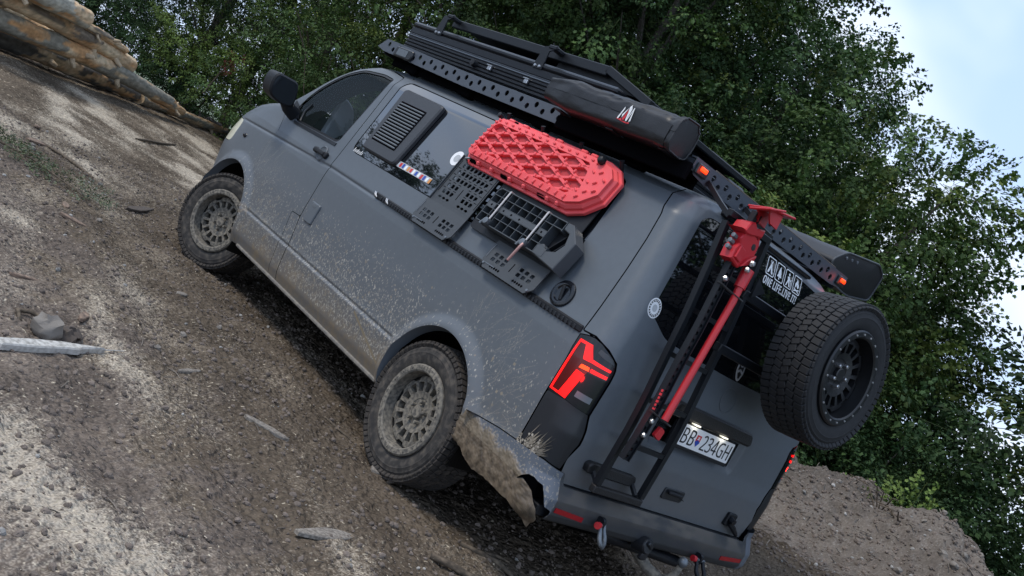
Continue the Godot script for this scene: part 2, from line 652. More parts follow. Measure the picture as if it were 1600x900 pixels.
# side and rear of the van unrolled: paint, dust towards the sill, dried splashes of mud
func paint_picture() -> ImageTexture:
	var w := 2048
	var h := 640
	var n1 := FastNoiseLite.new()
	n1.seed = 4
	n1.frequency = 0.006
	n1.fractal_octaves = 5
	var n2 := FastNoiseLite.new()
	n2.seed = 8
	n2.frequency = 0.05
	n2.fractal_octaves = 3
	var a := n1.get_image(w, h, false, false, true)
	var b := n2.get_image(w, h, false, false, true)
	a.convert(Image.FORMAT_L8)
	b.convert(Image.FORMAT_L8)
	var da := a.get_data()
	var db := b.get_data()
	var out := PackedFloat32Array()
	out.resize(w * h * 3)
	var dust := Color(0.19, 0.152, 0.108)
	for y in h:
		var vy := 2.1 - 1.8 * y / h
		var low := smoothstep(0.62, 0.40, vy)
		var mid := smoothstep(1.15, 0.55, vy)
		for x in w:
			var vh := -1.9 + 6.0 * x / w
			var k := y * w + x
			var na := da[k] / 255.0
			var nb := db[k] / 255.0
			var side := smoothstep(-0.95, -0.8, vh)
			var d := 0.05 * mid + 0.10 * mid * na
			d += low * (0.30 + 0.55 * na) * (0.6 + 0.5 * nb) * side
			d += 0.16 * smoothstep(0.85, 0.5, vy) * smoothstep(0.5, 0.72, nb) * side
			d += (1.0 - side) * smoothstep(0.9, 0.55, vy) * 0.10 * na
			if vh > 2.2 and vh < 2.75 and vy < 0.62:
				d += smoothstep(0.55, 0.75, na * 0.6 + nb * 0.5) * 0.4
			d = clampf(d, 0.0, 0.95)
			var g := 0.96 + 0.08 * nb
			out[k * 3] = lerpf(PAINT.r * g, dust.r, d)
			out[k * 3 + 1] = lerpf(PAINT.g * g, dust.g, d)
			out[k * 3 + 2] = lerpf(PAINT.b * g, dust.b, d)
	# splashes: short dashes, most of them behind the wheels and low on the side
	var r := RandomNumberGenerator.new()
	r.seed = 99
	for k in 11000:
		var vh := r.randf_range(-0.75, 3.1)
		var vy := 0.42 + absf(r.randfn(0.0, 0.27))
		if vh < 0.3:
			vy = r.randf_range(0.55, 1.12) if r.randf() < 0.22 else -1.0
		if vh > 1.7 and r.randf() < 0.35:
			continue
		if vy > 1.12 or vy < 0.0 or (vy > 0.95 and r.randf() < 0.7):
			continue
		var px := (vh + 1.9) / 6.0 * w
		var py := (2.1 - vy) / 1.8 * h
		var ln := r.randf_range(0.3, 3.2) if r.randf() < 0.93 else r.randf_range(3.0, 6.0)
		var an := r.randf_range(0.6, 2.3)
		var al := r.randf_range(0.25, 0.85) * smoothstep(1.2, 0.70, vy)
		var t := r.randf_range(0.75, 1.4)
		for s in int(ln) + 1:
			var ix := int(px + cos(an) * s)
			var iy := int(py - sin(an) * s)
			if ix < 0 or iy < 0 or ix >= w or iy >= h: continue
			for e in ([[0, 0]] if k % 3 == 0 else [[0, 0], [1, 0], [0, 1]]):
				var q := (mini(iy + e[1], h - 1) * w + mini(ix + e[0], w - 1)) * 3
				out[q] = lerpf(out[q], 0.36 * t, al)
				out[q + 1] = lerpf(out[q + 1], 0.34 * t, al)
				out[q + 2] = lerpf(out[q + 2], 0.30 * t, al)
	# thicker clots and short runs
	for k in 420:
		var vh := r.randf_range(-0.7, 2.9)
		var vy := 0.44 + absf(r.randfn(0.0, 0.2))
		if vy > 0.95: continue
		var px := int((vh + 1.9) / 6.0 * w)
		var py := int((2.1 - vy) / 1.8 * h)
		var rad := r.randf_range(1.2, 3.2)
		var run := r.randi_range(0, 9) if r.randf() < 0.3 else 0
		var al := r.randf_range(0.35, 0.85)
		for dy in range(-4, 5 + run):
			for dx in range(-4, 5):
				var rr := rad * (1.0 if dy <= 0 else 0.55 if dy > 2 and run > 0 else 1.0)
				if dx * dx + (dy * dy if dy < 0 or run == 0 else maxi(0, dy - run) * maxi(0, dy - run)) > rr * rr: continue
				var q := (clampi(py + dy, 0, h - 1) * w + clampi(px + dx, 0, w - 1)) * 3
				out[q] = lerpf(out[q], 0.25, al)
				out[q + 1] = lerpf(out[q + 1], 0.215, al)
				out[q + 2] = lerpf(out[q + 2], 0.165, al)
	# fans of splashes thrown up by the wheels
	for k in 260:
		var wheel_x := 3.05 if k % 2 == 0 else 0.05
		var an := r.randf_range(1.75, 2.95)
		var d0 := r.randf_range(0.48, 0.75)
		var ln := r.randf_range(0.03, 0.22)
		var al := r.randf_range(0.15, 0.55)
		var steps := int(ln / 0.0025)
		var wob := r.randf_range(-0.15, 0.15)
		for s in steps:
			if r.randf() < 0.35: continue
			var dd := d0 + 0.0025 * s
			var vh := wheel_x + cos(an + wob * s / steps) * dd
			var vy := 0.37 + sin(an + wob * s / steps) * dd
			if vy > 1.1 or vy < 0.4: continue
			var q := (clampi(int((2.1 - vy) / 1.8 * h), 0, h - 1) * w + clampi(int((vh + 1.9) / 6.0 * w), 0, w - 1)) * 3
			out[q] = lerpf(out[q], 0.33, al)
			out[q + 1] = lerpf(out[q + 1], 0.30, al)
			out[q + 2] = lerpf(out[q + 2], 0.25, al)
	# one wiped streak on the sill
	for s in 260:
		var vh := 0.85 - 0.40 * s / 260.0
		var vy := 0.56 - 0.14 * s / 260.0
		for j in 5:
			var q := (int((2.1 - vy) / 1.8 * h + j) * w + int((vh + 1.9) / 6.0 * w)) * 3
			out[q] = 0.2; out[q + 1] = 0.165; out[q + 2] = 0.11
	var bytes := PackedByteArray()
	bytes.resize(out.size())
	for k in out.size():
		bytes[k] = int(clampf(255.0 * (1.055 * pow(out[k], 0.41667) - 0.055), 0.0, 255.0))
	return ImageTexture.create_from_image(Image.create_from_data(w, h, false, Image.FORMAT_RGB8, bytes))

# ------------------------------------------------------------------ ground

var gn := FastNoiseLite.new()
var gd := FastNoiseLite.new()
var dirt_relief: ImageTexture

func ground_height(x: float, z: float) -> float:
	var y := 0.05 * gn.get_noise_2d(x * 22.0, z * 30.0)
	# ruts of earlier wheels
	var track := gn.get_noise_2d(x * 14.0 + 500.0, 3.0) * 0.35
	for zz in [-2.35, -1.75, -3.0]:
		var d: float = (z - zz - track) / 0.16
		y -= 0.022 * exp(-d * d)
	# flatten under the wheels
	for wx in [0.0, 3.0]:
		for wz in [-0.84, 0.84]:
			var d2: float = ((x - wx) * (x - wx) / 0.35 + (z - wz) * (z - wz) / 0.12)
			y = lerpf(y, -0.004, exp(-d2))
	# bank of loose soil behind the van
	var e := smoothstep(6.5, 4.0, x) * smoothstep(-1.75, -1.05, x + 0.25 * gn.get_noise_2d(x * 20.0, z * 40.0))
	var top := 0.86 - 0.10 * x + 0.22 * gn.get_noise_2d(x * 45.0, 90.0)
	top = clampf(top, 0.3, 1.15)
	var crest := 4.0 + 0.5 * gn.get_noise_2d(x * 16.0, 40.0)
	var rise := smoothstep(1.5, crest, z) * smoothstep(crest + 2.2, crest, z)
	y += top * rise * e * (1.0 + 0.25 * gn.get_noise_2d(x * 60.0, z * 60.0))
	# mound of soil behind the logs
	var lx := x - 13.8
	var lz := z - 1.2
	var along := lx * 0.656 + lz * 0.755
	var across := lx * 0.755 - lz * 0.656 - 1.0
	y += 0.75 * exp(-pow((across - 1.3) / 1.0, 2.0)) * smoothstep(-1.6, 0.4, along) * smoothstep(3.0, 1.2, along) * (0.8 + 0.6 * gn.get_noise_2d(x * 40.0, z * 40.0))
	# the clearing ends: the land drops behind the bank and past the logs
	y -= 2.2 * smoothstep(crest + 1.0, crest + 9.0, z + 0.18 * maxf(0.0, -x - 1.0) * 6.0)
	y -= 4.0 * smoothstep(20.0, 45.0, x)
	return y

func fine(x: float, z: float) -> float:
	var f := absf(gd.get_noise_2d(x * 100.0, z * 160.0))
	return 0.020 * f + 0.017 * gd.get_noise_2d(x * 330.0, z * 420.0) + 0.012 * absf(gd.get_noise_2d(x * 700.0 + 30.0, z * 700.0)) + 0.024 * maxf(0.0, gd.get_noise_2d(x * 60.0 + 70.0, z * 120.0) - 0.15)

# where sawdust lies, 0 to 1
func sawdust(x: float, z: float) -> float:
	var s := 0.0
	for b in [[-0.55, -2.85, 0.55, 0.26, 1.0], [-1.05, -2.6, 0.35, 0.22, 1.0], [-1.25, -2.0, 0.35, 0.10, 0.75], [-0.85, -1.62, 0.4, 0.09, 0.8], [0.95, -2.2, 0.6, 0.13, 0.7], [1.9, -1.75, 0.7, 0.16, 0.5], [0.7, -1.75, 0.5, 0.14, 0.4],
			[2.6, -2.25, 0.8, 0.15, 0.75], [4.6, -1.35, 1.0, 0.14, 0.5], [7.0, -1.05, 2.0, 0.35, 1.0], [9.5, -0.15, 1.8, 0.5, 1.0], [8.0, 0.8, 2.2, 0.3, 0.7], [12.0, 2.2, 2.5, 0.5, 0.8], [10.2, 1.9, 2.0, 0.6, 0.5], [6.5, 0.2, 2.0, 0.4, 0.45], [5.6, -1.9, 1.0, 0.25, 0.5], [0.1, -2.2, 0.6, 0.12, 0.4], [1.6, -2.7, 0.7, 0.2, 0.6], [-0.3, -1.4, 0.6, 0.12, 0.3]]:
		var dx: float = (x - b[0]) / b[2]
		var dz: float = (z - b[1] - 0.14 * (x - b[0])) / b[3]
		s += b[4] * exp(-dx * dx - dz * dz)
	var n := gn.get_noise_2d(x * 70.0, z * 130.0)
	return clampf(s * (0.70 + 1.3 * n) + 0.45 * maxf(0.0, n - 0.02), 0.0, 1.0)

func make_ground() -> void:
	gn.seed = 2
	gn.frequency = 0.01
	gn.fractal_octaves = 4
	gd.seed = 6
	gd.frequency = 0.02
	gd.fractal_octaves = 4
	var x0 := -2.6
	var x1 := 6.6
	var z0 := -4.3
	var z1 := 2.6
	# near: a fine sheet with its own picture
	var near_mat := mat("dirt_near", Color(1, 1, 1), 0.95)
	near_mat.metallic_specular = 0.2
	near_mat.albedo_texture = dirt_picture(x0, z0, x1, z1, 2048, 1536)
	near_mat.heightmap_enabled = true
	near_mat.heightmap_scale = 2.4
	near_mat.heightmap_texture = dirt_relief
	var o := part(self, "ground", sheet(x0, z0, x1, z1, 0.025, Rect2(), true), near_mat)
	o.set_meta("kind", "structure")
	var tile := dirt_tile()
	var far_mat := mat("dirt_far", Color(1, 1, 1), 0.95)
	far_mat.metallic_specular = 0.2
	far_mat.albedo_texture = tile
	far_mat.uv1_triplanar = true
	far_mat.uv1_world_triplanar = true
	far_mat.uv1_scale = Vector3.ONE * 0.37
	far_mat.vertex_color_use_as_albedo = true
	relief(far_mat, noise_texture(53, 0.04, [[0.0, Color(0, 0, 0)], [1.0, Color(1, 1, 1)]], 512, 5), 3.0)
	o = part(self, "clearing_ground", sheet(-14.0, -18.0, 46.0, 34.0, 0.2, Rect2(x0 + 0.1, z0 + 0.1, x1 - x0 - 0.2, z1 - z0 - 0.2), false), far_mat)
	o.set_meta("kind", "structure")
	# the berm close up
	o = part(self, "soil_bank", sheet(-2.6, 2.55, 4.6, 6.6, 0.03, Rect2(), false, 0.012), far_mat)
	o.set_meta("kind", "structure")
	# the far land
	var s := soup()
	var ring := 48
	for k in ring:
		var a0 := TAU * k / ring
		var a1 := TAU * (k + 1) / ring
		var c := Vector3(10, -6.4, 6)
		for rr in [[18.0, 60.0, 0.0, -3.0], [60.0, 300.0, -3.0, -22.0], [300.0, 1500.0, -22.0, -60.0]]:
			s.poly([c + Vector3(cos(a0) * rr[0], rr[2], sin(a0) * rr[0]), c + Vector3(cos(a1) * rr[0], rr[2], sin(a1) * rr[0]), c + Vector3(cos(a1) * rr[1], rr[3], sin(a1) * rr[1]), c + Vector3(cos(a0) * rr[1], rr[3], sin(a0) * rr[1])], Vector3.UP)
	s.poly(range(ring).map(func(k): return Vector3(10, -6.4, 6) + Vector3(cos(TAU * k / ring) * 18.0, 0, sin(TAU * k / ring) * 18.0)), Vector3.UP)
	o = part(self, "terrain", s.mesh(0.0), mat("far_land", Color(0.10, 0.13, 0.07), 0.95))
	o.set_meta("kind", "structure")
	# the middle distance up to the logs
	var mid_mat := mat("dirt_mid", Color(1, 1, 1), 0.95)
	mid_mat.metallic_specular = 0.2
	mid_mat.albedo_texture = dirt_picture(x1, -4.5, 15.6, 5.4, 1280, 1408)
	mid_mat.heightmap_enabled = true
	mid_mat.heightmap_scale = 2.0
	mid_mat.heightmap_texture = dirt_relief
	o = part(self, "clearing_ground_middle", sheet(x1, -4.5, 15.6, 5.4, 0.05, Rect2(), true), mid_mat)
	o.set_meta("kind", "structure")
	chips()

func bank_rough(x: float, z: float) -> float:
	return (2.4 * fine(x, z) + 0.05 * gd.get_noise_2d(x * 110.0, z * 110.0) + 0.03 * absf(gd.get_noise_2d(x * 240.0, z * 240.0))) * smoothstep(2.7, 3.2, z)

func sheet(x0: float, z0: float, x1: float, z1: float, step: float, hole: Rect2, pictured: bool, lift := 0.0) -> ArrayMesh:
	var nx := int(round((x1 - x0) / step))
	var nz := int(round((z1 - z0) / step))
	var v := PackedVector3Array()
	var n := PackedVector3Array()
	var uv := PackedVector2Array()
	var c := PackedColorArray()
	var hs := PackedFloat32Array()
	hs.resize((nx + 1) * (nz + 1))
	for j in nz + 1:
		for i in nx + 1:
			var x := x0 + (x1 - x0) * i / nx
			var z := z0 + (z1 - z0) * j / nz
			var y := ground_height(x, z)
			if pictured:
				y += fine(x, z)
			elif lift > 0.0:
				y += lift * 0.2 + bank_rough(x, z)
			elif hole.has_point(Vector2(x, z)) or (x > 6.55 and x < 15.65 and z > -4.55 and z < 5.45) or (x > -2.5 and x < 4.5 and z > 2.6 and z < 6.5):
				y -= 0.06
			hs[j * (nx + 1) + i] = y
			v.append(Vector3(x, y, z))
			if pictured:
				uv.append(Vector2(float(i) / nx, float(j) / nz))
			else:
				var s := sawdust(x, z) * (1.0 if lift == 0.0 else 0.15)
				var t := 0.9 + 0.35 * gn.get_noise_2d(x * 35.0, z * 35.0)
				if z > 9.0 or x > 22.0 or x < -9.0 or z < -12.0:
					c.append(Color(0.12, 0.17, 0.09) * t)
				else:
					c.append(Color(0.33, 0.325, 0.32).lerp(Color(1.0, 0.96, 0.90), s * 0.8) * t)
	for j in nz + 1:
		for i in nx + 1:
			var k := j * (nx + 1) + i
			var l := hs[k - (1 if i > 0 else 0)]
			var r := hs[k + (1 if i < nx else 0)]
			var d := hs[k - (nx + 1 if j > 0 else 0)]
			var u := hs[k + (nx + 1 if j < nz else 0)]
			n.append(Vector3(l - r, 2.0 * step, d - u).normalized())
	var idx := PackedInt32Array()
	for j in nz:
		for i in nx:
			var k := j * (nx + 1) + i
			if hole.has_area() and hole.has_point(Vector2(v[k].x, v[k].z)) and hole.has_point(Vector2(v[k + nx + 2].x, v[k + nx + 2].z)):
				continue
			idx.append_array(PackedInt32Array([k, k + 1, k + nx + 2, k, k + nx + 2, k + nx + 1]))
	var a := []
	a.resize(Mesh.ARRAY_MAX)
	a[Mesh.ARRAY_VERTEX] = v
	a[Mesh.ARRAY_NORMAL] = n
	if pictured:
		a[Mesh.ARRAY_TEX_UV] = uv
	else:
		a[Mesh.ARRAY_COLOR] = c
	a[Mesh.ARRAY_INDEX] = idx
	var m := ArrayMesh.new()
	m.add_surface_from_arrays(Mesh.PRIMITIVE_TRIANGLES, a)
	return m

func noise_bytes(seed_: int, freq: float, oct: int, w: int, h: int) -> PackedByteArray:
	var n := FastNoiseLite.new()
	n.seed = seed_
	n.frequency = freq
	n.fractal_octaves = oct
	var im := n.get_image(w, h, false, false, true)
	im.convert(Image.FORMAT_L8)
	return im.get_data()

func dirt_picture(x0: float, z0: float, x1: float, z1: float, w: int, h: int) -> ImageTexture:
	var a := noise_bytes(41, 0.008, 5, w, h)
	var b := noise_bytes(42, 0.11, 3, w, h)
	var f := noise_bytes(43, 0.30, 2, w, h)
	dirt_relief = ImageTexture.create_from_image(Image.create_from_data(w, h, false, Image.FORMAT_L8, noise_bytes(44, 0.10, 4, w, h)))
	# sawdust mask at a sixteenth of the size
	var mw := w / 8
	var mh := h / 8
	var mask := PackedFloat32Array()
	mask.resize((mw + 1) * (mh + 1))
	for j in mh + 1:
		for i in mw + 1:
			mask[j * (mw + 1) + i] = sawdust(lerpf(x0, x1, float(i) / mw), lerpf(z0, z1, float(j) / mh))
	var lut := PackedByteArray()
	lut.resize(1024)
	for k in 1024:
		var l := k / 1023.0
		lut[k] = int(clampf(255.0 * (1.055 * pow(l, 0.41667) - 0.055), 0.0, 255.0))
	var rr := RandomNumberGenerator.new()
	rr.seed = 5
	var out := PackedByteArray()
	out.resize(w * h * 3)
	for y in h:
		var my := float(y) / 8.0
		var j := int(my)
		var fy := my - j
		for x in w:
			var mx := float(x) / 8.0
			var i := int(mx)
			var fx := mx - i
			var q := j * (mw + 1) + i
			var m := lerpf(lerpf(mask[q], mask[q + 1], fx), lerpf(mask[q + mw + 1], mask[q + mw + 2], fx), fy)
			var k := y * w + x
			var na := a[k] / 255.0
			var nb := b[k] / 255.0
			var nf := f[k] / 255.0
			var rd := rr.randf() - 0.5
			var t := 0.55 + 0.7 * na + 0.55 * (nb - 0.5) + 0.5 * (nf - 0.5) + 0.35 * rd
			var van_side := smoothstep(-2.45, -1.85, lerpf(z0, z1, float(y) / h) + (na - 0.5) * 1.6)  # ground gets darker and browner towards the van, with a noisy edge
			t *= lerpf(1.06, 0.70, van_side)
			var s := clampf((m * 1.15 + (na - 0.5) * 0.5 + (nb - 0.5) * 0.6 + rd * 0.75 - 0.30) * 1.15, 0.0, 0.92)
			if m < 0.02: s = 0.0
			var u := 0.85 + 0.5 * rd
			var k3 := k * 3
			out[k3] = lut[clampi(int(1023.0 * lerpf((0.156 + 0.004 * van_side) * t, 0.49 * u, s)), 0, 1023)]
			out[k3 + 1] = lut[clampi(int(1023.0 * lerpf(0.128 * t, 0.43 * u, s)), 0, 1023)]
			out[k3 + 2] = lut[clampi(int(1023.0 * lerpf((0.106 - 0.010 * van_side) * t, 0.345 * u, s)), 0, 1023)]
	# loose fibres
	var r := RandomNumberGenerator.new()
	r.seed = 17
	for k in 60000:
		var px := r.randf() * w
		var py := r.randf() * h
		var m := mask[int(py / 8.0) * (mw + 1) + int(px / 8.0)]
		if r.randf() > 0.16 + m * 1.2:
			continue
		var an := r.randf() * TAU
		var v := r.randf_range(0.55, 0.95)
		var cr := int(238 * v)
		var cg := int(226 * v)
		var cb := int(200 * v)
		for s in r.randi_range(1, 4):
			var ix := int(px + cos(an) * s)
			var iy := int(py + sin(an) * s)
			if ix < 0 or iy < 0 or ix >= w or iy >= h: continue
			var q := (iy * w + ix) * 3
			out[q] = cr; out[q + 1] = cg; out[q + 2] = cb
	return ImageTexture.create_from_image(Image.create_from_data(w, h, false, Image.FORMAT_RGB8, out))

func dirt_tile() -> ImageTexture:
	var w := 1024
	var n := FastNoiseLite.new()
	n.seed = 51
	n.frequency = 0.012
	n.fractal_octaves = 6
	var im: Image = n.get_seamless_image(w, w)
	im.convert(Image.FORMAT_L8)
	var a := im.get_data()
	n.seed = 52
	n.frequency = 0.12
	n.fractal_octaves = 2
	im = n.get_seamless_image(w, w)
	im.convert(Image.FORMAT_L8)
	var b := im.get_data()
	var out := PackedByteArray()
	out.resize(w * w * 3)
	for k in w * w:
		var t := 0.5 + 0.6 * a[k] / 255.0 + 0.7 * (b[k] / 255.0 - 0.4)
		for j in 3:
			var l: float = maxf(0.0, [0.44, 0.385, 0.335][j] * t)
			out[k * 3 + j] = int(clampf(255.0 * (1.055 * pow(l, 0.41667) - 0.055), 0.0, 255.0))
	var r := RandomNumberGenerator.new()
	r.seed = 18
	for k in 9000:
		var px := r.randf() * w
		var py := r.randf() * w
		var an := r.randf() * TAU
		var v := r.randf_range(0.4, 0.8)
		for s in r.randi_range(1, 7):
			var q := (posmod(int(py + sin(an) * s), w) * w + posmod(int(px + cos(an) * s), w)) * 3
			out[q] = mini(255, int(out[q] * (1.0 + v))); out[q + 1] = mini(255, int(out[q + 1] * (1.0 + v))); out[q + 2] = mini(255, int(out[q + 2] * (1.0 + v)))
	return ImageTexture.create_from_image(Image.create_from_data(w, w, false, Image.FORMAT_RGB8, out))

# wood chips, crumbs and small stones too many to count
func chips() -> void:
	var r := RandomNumberGenerator.new()
	r.seed = 61
	var chip := soup()
	chip.box(Vector3(0, 0.0, 0), Vector3(1, 0.16, 0.34), 0.05)
	multi("wood_chips", chip.mesh(), M.chip, 20000, func(k):
		var x := 0.0
		var z := 0.0
		for t in 12:
			x = r.randf_range(-2.2, 6.4)
			z = r.randf_range(-4.2, 1.9)
			if k % 4 == 0:
				x = r.randf_range(6.4, 14.0)
				z = r.randf_range(-3.6, 3.6)
			if r.randf() < sawdust(x, z) + 0.10: break
		var s := r.randf_range(0.0022, 0.0062) * (1.0 if r.randf() < 0.97 else 2.4) * (1.8 if x > 6.4 else 1.0)
		var b := Basis(Vector3.UP, r.randf() * TAU) * Basis(Vector3.RIGHT, r.randfn(0, 0.35)) * Basis(Vector3.BACK, r.randfn(0, 0.3))
		var v := r.randf_range(0.30, 1.0)
		return [Transform3D(b.scaled_local(Vector3(s, s, s)), Vector3(x, ground_height(x, z) + fine(x, z) + 0.002, z)), Color(0.58, 0.50, 0.40) * v], "stuff")
	bank_litter(r)
	var crumb := blob_mesh(5, 0.35)
	var cm := mat("crumb", Color(1, 1, 1), 0.95)
	cm.vertex_color_use_as_albedo = true
	multi("soil_crumbs", crumb, cm, 42000, func(k):
		var x := r.randf_range(-2.4, 6.4)
		var z := r.randf_range(-4.2, 2.5)
		if k % 4 == 0:
			x = r.randf_range(-2.0, 4.0)
			z = r.randf_range(2.4, 4.6)
		var s := 0.003 + 0.011 * pow(r.randf(), 5.0) + (0.008 if z > 2.4 else 0.0) * r.randf()
		var b := Basis.from_euler(Vector3(r.randf() * TAU, r.randf() * TAU, 0))
		var v := r.randf_range(0.65, 1.25)
		var c := Color(0.150, 0.122, 0.102) * v
		if r.randf() < (0.02 if z < 2.4 else 0.06):
			c = Color(0.3, 0.29, 0.27) * v
		return [Transform3D(b.scaled_local(Vector3(s * 1.4, s * 0.8, s)), Vector3(x, ground_height(x, z) + (fine(x, z) if z < 2.6 else bank_rough(x, z)) + s * 0.2, z)), c], "stuff")

func bank_litter(r: RandomNumberGenerator) -> void:
	var tw := soup()
	tw.tube([Vector3(-0.5, 0, 0), Vector3(0.0, 0.03, 0.05), Vector3(0.5, 0, 0)], [0.03, 0.035, 0.018], 5)
	multi("twig_litter", tw.mesh(60.0), M.chip, 900, func(k):
		var x := r.randf_range(-1.8, 3.0)
		var z := r.randf_range(2.4, 4.5)
		if k % 5 == 0:
			x = r.randf_range(-1.5, 6.0)
			z = r.randf_range(-3.2, -1.0)
		var s := r.randf_range(0.04, 0.17) * (1.0 if k % 5 else 0.6)
		var b := Basis(Vector3.UP, r.randfn(0.4, 0.9)) * Basis(Vector3.BACK, r.randfn(0, 0.25))
		var y := ground_height(x, z) + (bank_rough(x, z) if z > 2.4 else fine(x, z))
		var v := r.randf_range(0.5, 1.3)
		return [Transform3D(b.scaled_local(Vector3(s, s * 0.9, s * 0.9)), Vector3(x, y + 0.003, z)), Color(0.17, 0.145, 0.12) * v], "stuff")

func multi(called: String, mesh: Mesh, material: Material, count: int, place: Callable, kind := "", parent: Node = null) -> MultiMeshInstance3D:
	var mm := MultiMesh.new()
	mm.transform_format = MultiMesh.TRANSFORM_3D
	mm.use_colors = true
	mm.instance_count = count
	mm.mesh = mesh
	var buf := PackedFloat32Array()
	buf.resize(count * 16)
	for k in count:
		var q: Array = place.call(k)
		var t: Transform3D = q[0]
		var c: Color = q[1]
		var o := k * 16
		for row in 3:
			buf[o + row * 4] = t.basis.x[row]
			buf[o + row * 4 + 1] = t.basis.y[row]
			buf[o + row * 4 + 2] = t.basis.z[row]
			buf[o + row * 4 + 3] = t.origin[row]
		buf[o + 12] = c.r
		buf[o + 13] = c.g
		buf[o + 14] = c.b
		buf[o + 15] = 1.0
	mm.buffer = buf
	var o := MultiMeshInstance3D.new()
	o.name = called
	o.multimesh = mm
	o.material_override = material
	(parent if parent else self).add_child(o, true)
	if kind:
		o.set_meta("kind", kind)
	return o

# a lumpy closed stone or clod about one unit across
func blob_mesh(seed_: int, rough := 0.3, rings := 5, seg := 7, smooth := 0.0) -> ArrayMesh:
	var r := RandomNumberGenerator.new()
	r.seed = seed_
	var n := FastNoiseLite.new()
	n.seed = seed_
	n.frequency = 0.9
	var at := func(i: int, k: int) -> Vector3:
		var th := PI * i / rings
		var ph := TAU * (k % seg) / seg
		var d := Vector3(sin(th) * cos(ph), cos(th), sin(th) * sin(ph))
		return d * (1.0 + rough * 1.6 * n.get_noise_3dv(d * 1.4))
	var s := soup()
	for i in rings:
		for k in seg:
			var q := [at.call(i, k), at.call(i, k + 1), at.call(i + 1, k + 1), at.call(i + 1, k)]
			s.poly(q, q[0] + q[2])
	return s.mesh(smooth)

# ------------------------------------------------------------------ trees

func leaf_spray(seed_: int, leaf: float, length: float, count: int, lobed: bool) -> ArrayMesh:
	var r := RandomNumberGenerator.new()
	r.seed = seed_
	var s := soup(true, Color(0.5, 0.42, 0.34))
	var tips := []
	var main := [Vector3.ZERO, Vector3(length * 0.5, 0.02, r.randf_range(-0.04, 0.04)), Vector3(length, -0.05 * length, 0)]
	s.tube(main, [0.005, 0.0035, 0.002], 3, false)
	for k in count:
		var t := sqrt(r.randf_range(0.04, 1.0))
		var base: Vector3 = main[0].lerp(main[1], minf(1.0, t * 2.0)).lerp(main[2], maxf(0.0, t * 2.0 - 1.0))
		var side := -1.0 if k % 2 else 1.0
		var reach := length * r.randf_range(0.08, 0.42) * (1.15 - 0.6 * t)
		var tip := base + Vector3(reach * r.randf_range(0.3, 0.9), r.randf_range(-0.12, 0.08) * length, side * reach)
		tips.append([tip, (tip - base).normalized()])
	for e in tips:
		var dir: Vector3 = (e[1] + Vector3(0, r.randf_range(-0.9, 0.1), 0)).normalized()
		var nrm := Vector3(r.randfn(0, 0.45), 1.0, r.randfn(0, 0.45)).normalized()
		var sx := dir.cross(nrm).normalized()
		nrm = sx.cross(dir).normalized()
		var z := leaf * r.randf_range(0.7, 1.25)
		var g := r.randf_range(0.75, 1.25)
		s.col = Color(g, g, g * r.randf_range(0.7, 1.1))
		var at := func(u: float, v: float, up: float) -> Vector3: return e[0] + dir * (u * z) + sx * (v * z) + nrm * (up * z)
		if lobed:
			var c: Vector3 = at.call(0.35, 0.0, -0.05)
			var rim := [[0.0, 0.0, 0.0], [0.05, 0.38, 0.08], [0.38, 0.30, 0.02], [0.52, 0.55, 0.05], [0.66, 0.22, 0.0], [1.0, 0.0, -0.10], [0.66, -0.22, 0.0], [0.52, -0.55, 0.05], [0.38, -0.30, 0.02], [0.05, -0.38, 0.08]]
			for k in rim.size():
				var a: Array = rim[k]
				var b: Array = rim[(k + 1) % rim.size()]
				s.tri(c, at.call(a[0], a[1], a[2]), at.call(b[0], b[1], b[2]))
		else:
			var a: Vector3 = at.call(0.0, 0.0, 0.0)
			var b: Vector3 = at.call(1.0, 0.0, -0.12)
			s.tri(a, at.call(0.45, 0.36, 0.10), b)
			s.tri(a, b, at.call(0.45, -0.36, 0.10))
	return s.mesh(0.0)

var sprays := []

